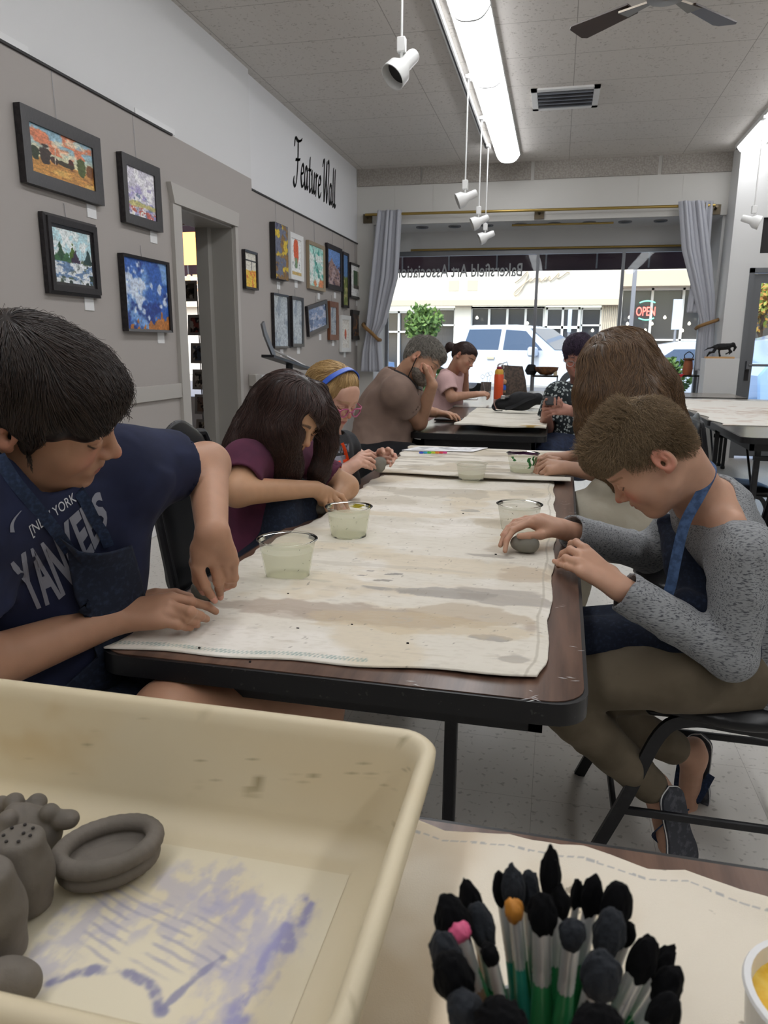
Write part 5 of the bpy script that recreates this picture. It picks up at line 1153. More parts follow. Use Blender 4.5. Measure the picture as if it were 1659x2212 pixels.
# ================================================================ brushes
mk('bristle', '050507', rough=.95, spec=.2, bump=1, bs=400, bdist=.001, stretch=(1, 1, .15)); mk('bristlegrey', '1a1e24', rough=.9, bump=1, bs=400, bdist=.001); mk('bristletan', 'b97a2a', rough=.6); mk('ferrule', 'c9c9c9', rough=.35, metal=.55); mk('handlegreen', '2c7a4a', rough=.3, coat=.5); mk('handletan', '8a7058', rough=.5); mk('handleteal', '2f8a78', rough=.3); mk('pinktip', 'd05a80', rough=.4); mk('handlepurple', '7a70b0', rough=.3); mk('potgrey', '8f9290', rough=.4)
RC = onz(1190, 2290, .865); base = np.array([RC[0], RC[1], .744])
bp = thing('brush_pot', 'grey cylinder holding a bunch of paintbrushes, at the bottom edge', 'pot', tuple(base)); MB().lathe([(0, .0), (.042, .0), (.046, .121), (.044, .121), (.040, .004), (0, .004)], 32, base).build('pot_wall', 'potgrey', bp)
def brush(px, py, D, fr, w, bl, bm, hm, lab, pointy=.5, flen=.035, flat_=1.0, bend=0):
    tip = atd(px, py, D); bl *= .75; w *= .95; flen *= .62; v = (tip-RC)[:2]*.5; n_ = np.linalg.norm(v)
    if n_ > .034: v *= .034/n_
    rp = RC+np.array([v[0], v[1], 0]); d = nrm(tip-rp)
    L_ = np.linalg.norm(tip-rp); foot = rp.copy()
    for k in range(60):
        q = rp-d*.002*k
        if np.hypot(*(q-RC)[:2]) > .035 or q[2] < base[2]+.008: break
        foot = q
    L_ = np.linalg.norm(tip-foot); t = thing('paintbrush', lab, 'paintbrush', tuple(foot), 'paintbrushes standing in the pot')
    f1 = foot+d*(L_-bl); f0 = f1-d*flen; r = w/2; hb = max(.004, L_-bl-flen)
    MB().tube([foot, foot+d*hb*.5, foot+d*hb*.85, f0+d*.002], [.0024, .0042, r*1.25, r*.92], 10).build('handle', hm, t)
    MB().lathe([(r*.92, 0), (r*.96, .003), (r*.9, .0045), (r*.96, .006), (r*.9, .0075), (r*.95, .009), (r*.98, flen)], 16, f0, axis=d).build('ferrule', 'ferrule', t)
    ps = [ell(f1+d*bl*.42, (r*1.35*flat_, r*1.25, bl*.5), [frame(d)[1], frame(d)[2], d], .003), cap(f1-d*.001, f1+d*bl*.3, r*.9, r*1.15, .004)]
    if pointy: ps.append(cap(f1+d*bl*.5, tip+d*.001, r*.9, .0007, .004))
    sdfobj('bristles', ps, .0009, bm, t, lambda P: .0016*(fbm(np.stack([P@frame(d)[1]*520, P@frame(d)[2]*520, P@d*60], 1), 2)-.5)*2)
BR = [(1190, 1832, .37, 1, .008, .030, 'bristle', 'handlegreen', 'tall pointed black brush rising highest in the middle', 1, .045),
 (1172, 1925, .34, .6, .010, .026, 'bristle', 'handlegreen', 'thick round black brush in front of the tallest brush', 0, .05),
 (960, 1930, .34, .8, .013, .034, 'bristle', 'handlegreen', 'fat round black brush at the upper left of the bunch', 0, .03),
 (1005, 1902, .37, .9, .008, .026, 'bristle', 'handletan', 'pointed black brush behind the fat left brush', 1, .03),
 (1028, 1945, .35, .7, .010, .030, 'bristlegrey', 'handlegreen', 'grey-black rounded brush left of centre', 0, .04),
 (1077, 1885, .38, .9, .006, .020, 'bristle', 'handleteal', 'slim black brush left of the grey feathery ones', .5, .05),
 (1105, 1872, .375, .9, .009, .024, 'bristlegrey', 'handlegreen', 'dark grey leaf-shaped brush left of the tallest', .4, .05),
 (1108, 1938, .36, .7, .006, .014, 'bristletan', 'handleteal', 'small brush with amber bristles', 0, .045),
 (1142, 1870, .385, .9, .008, .030, 'bristlegrey', 'handleteal', 'worn grey round brush beside the tallest brush', 0, .05),
 (1210, 1915, .365, .8, .007, .018, 'bristle', 'handlegreen', 'small black brush just right of the tallest', .6, .045),
 (1250, 1903, .375, 1, .004, .016, 'bristle', 'handlegreen', 'thin pointed liner brush right of centre', 1, .04),
 (1288, 1888, .37, 1, .008, .026, 'bristle', 'handlegreen', 'pointed almond-shaped black brush right of centre', .9, .045),
 (1345, 1900, .355, 1, .011, .030, 'bristle', 'handlegreen', 'big rounded black brush upper right', 0, .05),
 (1330, 1955, .34, .9, .011, .034, 'bristlegrey', 'handlegreen', 'grey frayed brush under the big upper right one', 0, .045),
 (1368, 1990, .36, 1, .005, .014, 'bristle', 'handlegreen', 'small black brush at the right side', 0, .03),
 (1412, 2020, .345, 1, .010, .030, 'bristle', 'handlegreen', 'round black brush leaning to the right', 0, .04),
 (1455, 2045, .36, 1, .007, .022, 'bristle', 'handlegreen', 'pointed black brush leaning far right', 1, .04),
 (1472, 2090, .34, 1, .010, .026, 'bristle', 'handlegreen', 'frayed black brush farthest to the right', 0, .03),
 (1462, 2150, .32, 1, .010, .026, 'bristle', 'handlepurple', 'low black brush at the right of the bunch', 0, .03),
 (1310, 2060, .31, .7, .013, .03, 'bristlegrey', 'handlegreen', 'blurred slate-grey brush in the middle of the bunch', 0, .04),
 (1240, 1985, .335, .7, .009, .018, 'bristlegrey', 'handlegreen', 'stubby grey brush in the centre', 0, .045),
 (945, 2010, .32, .9, .011, .034, 'bristlegrey', 'handletan', 'dark blue-black brush at the left side', 0, .03),
 (960, 2060, .30, .9, .013, .034, 'bristle', 'handletan', 'wide black brush low at the left side', 0, .03),
 (990, 2150, .29, .9, .012, .03, 'bristlegrey', 'handletan', 'lowest dark brush at the left side', 0, .03),
 (1075, 2190, .275, .7, .016, .025, 'bristle', 'handletan', 'black brush at the bottom edge left of centre', 0, .03),
 (1305, 2200, .27, .7, .016, .025, 'bristle', 'handletan', 'black brush at the bottom edge right of centre', 0, .03),
 (1055, 2040, .33, .8, .006, .012, 'bristle', 'handletan', 'little black-tipped brush left of the green handles', 0, .04),
 (985, 1990, .335, .8, .007, .012, 'pinktip', 'handletan', 'brush with a speck of pink on its tip', 0, .05)]
for b in BR: brush(*b)
# white tub of yellow paint at the right edge
c = np.array([.198, .385, .752]); t = thing('paint_tub', 'white tub of yellow paint cut off by the right edge', 'paint tub', tuple(c)); mk('paintyellow', 'd3a62c', rough=.2, mix='e3c25a', ms=60)
cc = onz(1797, 2165, .835); cc[2] = .745
MB().lathe([(0, 0), (.038, 0), (.046, .088), (.048, .09), (.047, .092), (.043, .092), (.036, .004), (0, .004)], 40, cc).build('tub_wall', 'whitegloss', t); MB().lathe([(0, .078), (.0425, .08)], 32, cc).build('paint', 'paintyellow', t); OFF
# ================================================================ chairs
def chair(lab, loc, rz, proto=[None]):
    """folding banquet chair, faces +x before rotation"""
    if proto[0] is not None: return dup(proto[0], loc, rz, lab)
    t = thing('chair', lab, 'chair', (0, 0, 0))
    ps = [ell((0, 0, .435), (.215, .215, .032), k=.01), plane((0, 0, .415), (0, 0, -1), .01)]
    V, F = sdfmesh([cap((-.14, -.14, .44), (.14, -.14, .44), .07, .07, .05, ((0, 0, 1), .4)), cap((-.14, .14, .44), (.14, .14, .44), .07, .07, .05, ((0, 0, 1), .4)), cap((0, -.14, .44), (0, .14, .44), .1, .1, .08, ((0, 0, 1), .32)), cap((-.14, 0, .44), (.14, 0, .44), .1, .1, .08, ((0, 0, 1), .32)), plane((0, 0, .42), (0, 0, -1), .01)], .006)
    addmesh('seat', V, F, 'blackvinyl', t)
    MB().box((-.19, -.19, .405), (.19, .19, .424), .008).build('seat_pan', 'blackmetal', t)
    for s in (-1, 1):
        y = s*.2
        MB().strap(bez([(.30, y, .0), (.22, y, .2), (.16, y, .37), (.10, y, .412), (0, y, .41), (-.16, y, .40), (-.2, y, .40)], 6), .028, .014, (0, 1, 0)).build('leg', 'blackmetal', t)
        MB().strap(bez([(-.30, y, .0), (-.22, y, .28), (-.19, y, .42), (-.22, y, .62), (-.268, y*.98, .89)], 6), .028, .014, (0, 1, 0)).build('leg', 'blackmetal', t)
        MB().box((-.245, y-.006, .16), (.235, y+.006, .18), .003).build('side_rail', 'blackmetal', t)
    MB().tube([(.24, -.2, .155), (.24, .2, .155)], .008, 8).build('stretcher', 'blackmetal', t); MB().tube([(-.25, -.2, .165), (-.25, .2, .165)], .008, 8).build('stretcher', 'blackmetal', t)
    P = bez([(-.2, -.205, .5), (-.235, -.205, .72), (-.268, -.19, .895), (-.274, -.13, .925), (-.274, .13, .925), (-.268, .19, .895), (-.235, .205, .72), (-.2, .205, .5)], 6)
    MB().tube(P, .014, 8).build('back_frame', 'blackmetal', t)
    V, F = sdfmesh([cap((-.232, -.13, .52), (-.268, -.13, .86), .05, .05, .03, ((1, 0, 0), .32)), cap((-.232, .13, .52), (-.268, .13, .86), .05, .05, .03, ((1, 0, 0), .32)), cap((-.23, 0, .53), (-.266, 0, .84), .14, .14, .05, ((1, 0, 0), .13))], .005)
    addmesh('backrest', V, F, 'blackvinyl', t); t.location = loc; t.rotation_euler = (0, 0, rz); proto[0] = t; return t
# ================================================================ figures
def skinmat(name, rough=.5):
    m = mk(name, 'c09070', rough=rough, attr=True, sss=.12, bump=.25, bs=420, bdist=.0004, spec=.4); return m
skinmat('skin'); glassmat('lensglass', 'ffffff', .02, ior=1.12); mk('lens', 'ffffff', rough=.05)
def lin(c): c = np.clip(c, 0, 1); return np.where(c <= .04045, c/12.92, ((c+.055)/1.055)**2.4)
class Head:
    LM = dict(earR=(.345, -.08, -.06), earL=(-.345, -.08, -.06), nose=(0, .475, -.155), mouth=(0, .385, -.285), mouthR=(.09, .35, -.285), mouthL=(-.09, .35, -.285), eyeR=(.145, .355, -.03), eyeL=(-.145, .355, -.03), chin=(0, .33, -.46), brow=(0, .40, .05), jawR=(.25, .02, -.33), jawL=(-.25, .02, -.33), crown=(0, -.1, .5), chinb=(0, .26, -.5))
    def __init__(s, sc, lms=None, D=1, c=None, f=None, u=None, pr=None):
        s.s = sc
        if lms:
            X = np.array([s.LM[k] for k in lms])*sc; x = np.array([(v[0], v[1]) for v in lms.values()], float)
            # pose from landmarks (camera coordinates: right, down, forward)
            f0 = nrm(f); u0 = nrm(np.array(u)-f0*(np.dot(u, f0))); R = np.stack([np.cross(f0, u0), f0, u0], 1)
            t = np.array([(x[:, 0].mean()-829.5)/FPX*D, (x[:, 1].mean()-1106)/FPX*D, D])
            def proj(R, t): Q = X@R.T+t; return np.stack([829.5+FPX*Q[:, 0]/Q[:, 2], 1106+FPX*Q[:, 1]/Q[:, 2]], 1)
            def ex(w):
                th = np.linalg.norm(w); K = np.array([[0, -w[2], w[1]], [w[2], 0, -w[0]], [-w[1], w[0], 0]])
                return np.eye(3)+K*(math.sin(th)/th if th > 1e-9 else 1)+K@K*((1-math.cos(th))/th**2 if th > 1e-9 else .5)
            R0 = R.copy()
            for it in range(60):
                r0 = (proj(R, t)-x).ravel(); r0 = np.concatenate([r0, [(t[2]-D)*(800 if pr is None else pr)]]); J = np.zeros((len(r0), 6))
                for k in range(6):
                    e = np.zeros(6); e[k] = 1e-5; q = (proj(ex(e[:3])@R, t+e[3:])-x).ravel(); q = np.concatenate([q, [(t[2]+e[5]-D)*(800 if pr is None else pr)]]); J[:, k] = (q-r0)/1e-5
                st = np.linalg.solve(J.T@J+np.diag([60, 60, 60, 1e-6, 1e-6, 1e-6]), -J.T@r0); R = ex(st[:3])@R; t = t+st[3:]
            s.res = np.abs((proj(R, t)-x)).max()
            W = np.stack([CR, -CU, _fw], 1)
            s.c = EYE+W@t; s.r, s.f, s.u = (W@R).T
        else: s.c = np.array(c, float); s.f = nrm(f); s.u = nrm(np.array(u)-s.f*np.dot(u, s.f)); s.r = np.cross(s.f, s.u)
        s.M = np.stack([s.r, s.f, s.u])
    def p(s, x, y, z): return s.c+s.s*(x*s.r+y*s.f+z*s.u)
    def loc(s, P): return (P-s.c)@s.M.T/s.s
    def ell(s, c, r, k=.02, op='u', M=None): return ell(s.p(*c), np.array(r)*s.s, s.M if M is None else M@s.M, k*s.s*4.5 if k > .0 else k, op)
    def cap(s, a, b, ra, rb=None, k=.02, op='u'): return cap(s.p(*a), s.p(*b), ra*s.s, (ra if rb is None else rb)*s.s, k*s.s*4.5, None, op)
    def prims(s, jaw=1, cheek=1, nose=1, lips=1, kid=0, ears=True, top=.36, back=.41):
        E, C = s.ell, s.cap
        L = [E((0, -.07+(.41-back), .14), (.325, back, top)), E((0, .11, -.05), (.28, .265, .36), .03), E((0, .13, -.27), (.215*jaw, .2, .2), .03), C((-.2*jaw, .02, -.28), (0, .25, -.41), .06, .07, .03), C((.2*jaw, .02, -.28), (0, .25, -.41), .06, .07, .03), E((0, .285, -.415), (.075, .055, .055), .02)]
        for q in (-1, 1): L.append(E((q*.165, .24, -.15), (.10*cheek, .09*cheek, .10*cheek), .02))
        L += [C((-.15, .325, .06), (.15, .325, .06), .045, .045, .012), E((0, .31, .16), (.2, .08, .16), .02)]
        for q in (-1, 1): L.append(E((q*.14, .40, -.035), (.085, .06, .055), .010, 's'))
        for q in (-1, 1): L.append(E((q*.138, .315, -.03), (.072, .062, .052), .005))
        L += [C((0, .36, .0), (0, .43, -.13), .026, .040, .008), E((0, .44, -.15), (.041*nose, .046*nose, .038*nose), .006)]
        for q in (-1, 1): L.append(E((q*.048, .395, -.165), (.034, .045, .03), .006)); L.append(E((q*.026, .435, -.195), (.014, .02, .018), .003, 's'))
        L += [E((0, .33, -.27), (.12, .065, .085), .012)]
        L += [C((-.075, .350, -.268), (-.018, .392, -.256), .012*lips, .019*lips, .004), C((.075, .350, -.268), (.018, .392, -.256), .012*lips, .019*lips, .004), C((-.018, .390, -.257), (.018, .390, -.257), .018*lips, .018*lips, .004),
              C((-.055, .352, -.298), (.055, .352, -.298), .02*lips, .02*lips, .004), E((0, .372, -.300), (.05, .026, .021), .004), C((-.085, .355, -.279), (.085, .355, -.279), .004, .004, .004, 's'), C((-.04, .392, -.279), (.04, .392, -.279), .005, .005, .004, 's')]
        if ears:
            for q in (-1, 1):
                a = .35; Me = np.array([[math.cos(a), -q*math.sin(a), 0], [q*math.sin(a), math.cos(a), 0], [0, 0, 1.]]); b_ = -.25; Mt = np.array([[1, 0, 0], [0, math.cos(b_), math.sin(b_)], [0, -math.sin(b_), math.cos(b_)]]); Me = Mt@Me
                L += [E((q*.345, -.09, -.03), (.032, .085, .13), .008, 'u', Me), E((q*.372, -.075, -.025), (.022, .055, .09), .004, 's', Me), E((q*.355, -.045, -.055), (.018, .02, .03), .004, 'u', Me), C((q*.35, -.09, .03), (q*.352, -.10, -.04), .014, .012, .004), E((q*.335, -.06, -.13), (.026, .035, .035), .006, 'u', Me), E((q*.35, -.065, -.055), (.03, .02, .03), .003, 's')]
        return L
    def color(s, P, c, base, brow='3a2a20', lip='b0625a', red=.35, browamt=.8, lash=.8):
        q = s.loc(P); x, y, z = q[:, 0], q[:, 1], q[:, 2]; ax = np.abs(x); near = (np.abs(q).max(1) < .62)
        front = y > .2
        c = blend(c, 'c26a58', sst(.13-np.sqrt((ax-.17)**2+(z+.15)**2), 0, .1)*front*red*near*.6)
        c = blend(c, 'c4604e', sst(.07-np.sqrt(x**2+(z+.16)**2), 0, .06)*front*red*near*.7)
        c = blend(c, 'b9584a', sst(ax, .33, .36)*near*red*.4)
        w = .085+0*x; up = (z > -.28)
        li = sst(1-np.sqrt((x/.092)**2+((z+.279)/np.where(up, .030, .040))**2), 0, .25)*(y > .325)*near; c = blend(c, lip, li*.75)
        c = blend(c, '5a2a28', sst(.006-np.abs(z+.279), 0, .004)*(ax < .085)*(y > .33)*near*.7)
        for sg in (1, -1):
            ex = (x-sg*.14); lz = -.068+.05*(ex/.08)**2*.9; c = blend(c, '251a16', sst(.009-np.abs(z-lz), 0, .006)*(np.abs(ex) < .075)*front*near*lash)
            cz = -.004-.02*(ex/.07)**2; c = blend(c, '8a5a48', sst(.005-np.abs(z-cz), 0, .004)*(np.abs(ex) < .07)*front*near*.4)
            bz = .055+.02*(1-(ex/.1)**2)+.0; bn = n2(x*3, z*3, 14, 30, seed=3)
            c = blend(c, brow, sst(.022-np.abs(z-bz)-.006*(ex*sg/.1), 0, .012)*(np.abs(ex) < .10)*front*near*browamt*(.55+.6*bn))
        return c
def handpts(w, fingers, thumb, L=.17, wr=None, sp=1.0, palmk=.016):
    """w wrist; fingers: 4 lists of (mcp,pip,dip,tip); thumb: (cmc,mcp,ip,tip)"""
    r = L/.18; K = [f[0] for f in fingers]; P = []
    wr = wr or .023*r
    wv = np.array(w, float); kc = sum(np.array(k) for k in K)/4; side = nrm(np.array(K[0])-np.array(K[3])); dd = nrm(kc-wv); nn = nrm(np.cross(side, dd))
    for i, k in enumerate(K):
        o = (1.5-i)*.009*r; a = wv+side*o+dd*.006; P.append(cap(a, np.array(k)-dd*.004-nn*0, .0135*r, .0105*r, palmk))
    P.append(cap(wv+side*.012*r+dd*.02*r, (np.array(K[0])+np.array(K[1]))/2-dd*.018*r, .012*r, .010*r, palmk)); P.append(cap(wv-side*.010*r+dd*.02*r, (np.array(K[2])+np.array(K[3]))/2-dd*.018*r, .012*r, .010*r, palmk))
    rad = [(.0098, .0086, .0076, .0062), (.0102, .009, .008, .0064), (.0096, .0085, .0075, .006), (.0085, .0074, .0066, .0054)]
    nails = []
    for i, f in enumerate(fingers):
        f = [np.array(q, float) for q in f]
        for j in range(3): P.append(cap(f[j], f[j+1], rad[i][j]*r*sp, rad[i][j+1]*r*sp, .0035 if j else .006))
        P.append(ell(f[1], (rad[i][1]*1.06*r*sp,)*3, k=.003))
        nails.append((f[2], f[3]))
    t = [np.array(q, float) for q in thumb]; tr = (.0165, .0118, .0105, .0078)
    P.append(cap(t[0], t[1], tr[0]*r, tr[1]*r, .014)); P.append(cap(t[1], t[2], tr[1]*r, tr[2]*r, .005)); P.append(cap(t[2], t[3], tr[2]*r, tr[3]*r, .004)); nails.append((t[2], t[3]))
    return P, nails, nn
def hand(w, d, n, sgn, L=.17, curls=((.3, .5, .3),)*4, spread=.1, th=(.7, .35, .3), tout=None):
    """w wrist, d along the hand, n back-of-hand normal, sgn +1: thumb on side cross(d,n)"""
    d = nrm(d); n = nrm(np.array(n)-d*np.dot(n, d)); s = np.cross(d, n)*sgn; w = np.array(w, float)
    fl = (.40, .44, .41, .33); ko = (.135, .045, -.045, -.13); kf = (.50, .52, .49, .45); F = []
    if len(curls) == 1: curls = curls*4
    for i in range(4):
        k = w+d*kf[i]*L+s*ko[i]*L; pts = [k]; a = 0; sp = spread*(1.5-i)
        for j, fr in enumerate((.46, .30, .24)):
            a += curls[i][j]; v = (d*math.cos(a)-n*math.sin(a)); v = nrm(v+s*sp); pts.append(pts[-1]+v*fl[i]*L*fr)
        F.append(pts)
    o, dn, cu = th; c0 = w+d*.10*L+s*.12*L-n*.02*L; v = nrm(d*math.cos(o)+s*math.sin(o)-n*dn); m = c0+v*.26*L; v2 = nrm(v+nrm(d-s*.4-n*.5)*cu); i_ = m+v2*.20*L; v3 = nrm(v2+nrm(d-s*.5-n*.4)*cu); T = [c0, m, i_, i_+v3*.15*L]
    return handpts(w, F, T, L)
def nailcol(P, c, nails, nn, col='d9a090'):
    for a, b in nails:
        d = nrm(b-a); q = P-b; h = q@d; v = q-h[:, None]*d; m = (h > -.009)*(h < .004)*((v@nn) > .0035)*(np.linalg.norm(q, axis=1) < .012); c = blend(c, col, m*.8)
    return c
def skincol(P, hexc, hands=(), head=None, **k):
    c = flat(P[:, 0], hexc); n = fbm(P*18, 3); c = c*(1+.10*(n-.5))[:, None]; n = fbm(P*60+9, 2); c = c*(1+.06*(n-.5))[:, None]
    if head is not None: c = head.color(P, c, hexc, **k)
    for nails, nn, kn in hands:
        c = nailcol(P, c, nails, nn)
        for q in kn: c = blend(c, 'b8604c', sst(.012-np.linalg.norm(P-q, axis=1), 0, .01)*.22)
    return lin(c)
def body(parent, parts, hexc, hands=(), head=None, name='body', **k):
    """parts: list of (prims, voxel) joined as ONE mesh"""
    L = [sdfmesh(p, v) for p, v in parts]; V, F = joinm(L)
    hh = [(n, nn, [a for a, _ in n]) for (_, n, nn) in hands]
    return addmesh(name, V, F, 'skin', parent, col=skincol(V, hexc, hh, head, **k))
def sleeve(a, b, t, r0, r1, ra, k=.03, mid=None):
    """open-ended sleeve from a to b, hem at fraction t, hollow radius ra"""
    d = nrm(b-a); e = a+(b-a)*t
    return grp([cap(a, e+d*.03, r0, r1, .02), plane(e, d, .002), cap(e-d*.012, e+d*.2, ra, ra, .002, None, 's')], k)
def cm(px, py, D): return atd(px, py, D)
def garment(name, parent, prims, vox, m, amp=.004, sc=9, seed=0, stretch=(1, 1, 1), col=None, smooth=1, extra=None):
    w = wrinkle(amp, sc, seed=seed, stretch=stretch); f = w if extra is None else (lambda P: w(P)+extra(P))
    V, F = sdfmesh(prims, vox, f)
    if smooth: V = smoothv(V, F, smooth)
    return addmesh(name, V, F, m, parent, col=col(V) if col else None)
def bvh_of(o):
    off = OFF.get(o.name, np.zeros(3)); me = o.data; return BVHTree.FromPolygons([tuple(np.array(v.co[:])+off) for v in me.vertices], [tuple(p.vertices) for p in me.polygons])
def project(V, bv, lift=.0015, maxgap=.25, src=EYE):
    out = []; last = None
    for v in V:
        d = nrm(v-src); h = bv.ray_cast(Vector(src+d*.15), Vector(d))
        if h[0] is None:
            h = bv.find_nearest(Vector(v)); 
        q = np.array(h[0]); out.append(q-d*lift)
    return np.array(out)
def hem(parent, name, P, r, m): return MB().tube(P, r, 8).build(name, m, parent)
def surfstrap(name, parent, pix, bv, w, t, m, D=1., lift=.004):
    P = bez([cm(x, y, D) for x, y in pix], 6); Q = project(np.array(P), bv, lift); 
    for _ in range(3): Q[1:-1] = .5*Q[1:-1]+.25*(Q[:-2]+Q[2:])
    up = [nrm(EYE-q) for q in Q]; return MB().strap(list(Q), w, t, up).build(name, m, parent)
mk('denim', '1d2a42', rough=.85, mix='2c3d5c', ms=160, lo=.45, hi=.7, bump=.5, bs=700, bdist=.0005); mk('denimdark', '171f30', rough=.9, mix='253248', ms=120, lo=.5, hi=.75, bump=.5, bs=700, bdist=.0005); mk('denimblue', '40587c', rough=.85, mix='2c4160', ms=90, bump=.5, bs=700, bdist=.0005)
mk('navy', '1c2340', rough=.9, bump=.3, bs=900, bdist=.0003, mix='181e38', ms=20); mk('print', '8a8c98', rough=.8); mk('printwhite', 'd0d2d8', rough=.8)
mk('maroon', '5c2a42', rough=.9, bump=.3, bs=900, bdist=.0003, mix='4c2238', ms=10); mk('taupe', '8a7468', rough=.9, bump=.3, bs=900, bdist=.0003, mix='7c675c', ms=6); mk('charcoal', '2c2e32', rough=.9); mk('pinkshirt', 'c9a6a4', rough=.9, bump=1, bs=160, bdist=.002); mk('blackcloth', '141519', rough=.9); mk('jeans', '1a2236', rough=.9, mix='232e48', ms=50)
mk('khaki', '6c6150', rough=.9, mix='5c5242', ms=8, bump=.3, bs=500, bdist=.0005); mk('beigepants', 'a39c8d', rough=.9, mix='948c7c', ms=6, bump=.2, bs=300); mk('orange', 'f05018', rough=.8); mk('watchpink', 'e0a8a0', rough=.5)
g = mk('heather', '949698', rough=.95, mix='4e5056', ms=420, stretch=(.22, 1, 1), lo=.5, hi=.66, mdetail=2, bump=.4, bs=500, bdist=.0006)
def eyeglasses(H_, parent, m, w=.004, D=.0, name='glasses', lens=None):
    g = None
    L = []
    mb = MB()
    for q in (-1, 1):
        P = [H_.p(q*.15+.095*math.cos(a)*(1 if abs(math.cos(a)) < .9 else 1), .455-.02*abs(math.cos(a)), -.075+.072*math.sin(a)+.006*math.cos(2*a)) for a in np.linspace(0, 2*math.pi, 25)]; mb.tube(P, w/2, 6)
        mb.tube([H_.p(q*.245, .43, -.05), H_.p(q*.34, .36, -.03), H_.p(q*.36, .0, -.0), H_.p(q*.355, -.12, -.03)], w/2, 6)
    mb.tube([H_.p(-.055, .46, -.06), H_.p(0, .485, -.045), H_.p(.055, .46, -.06)], w/2, 6)
    g = mb.build(name, m, parent)
    for q in (-1, 1):
        P = [H_.p(q*.15+.09*math.cos(a), .45-.02*abs(math.cos(a)), -.075+.068*math.sin(a)) for a in np.linspace(0, 2*math.pi, 24, endpoint=False)]
        m2 = MB(); m2.add(P, [tuple(range(24))]); o = m2.build('lens', 'lensglass', g, fix=False); OFF[o.name] = OFF[g.name]
    return g
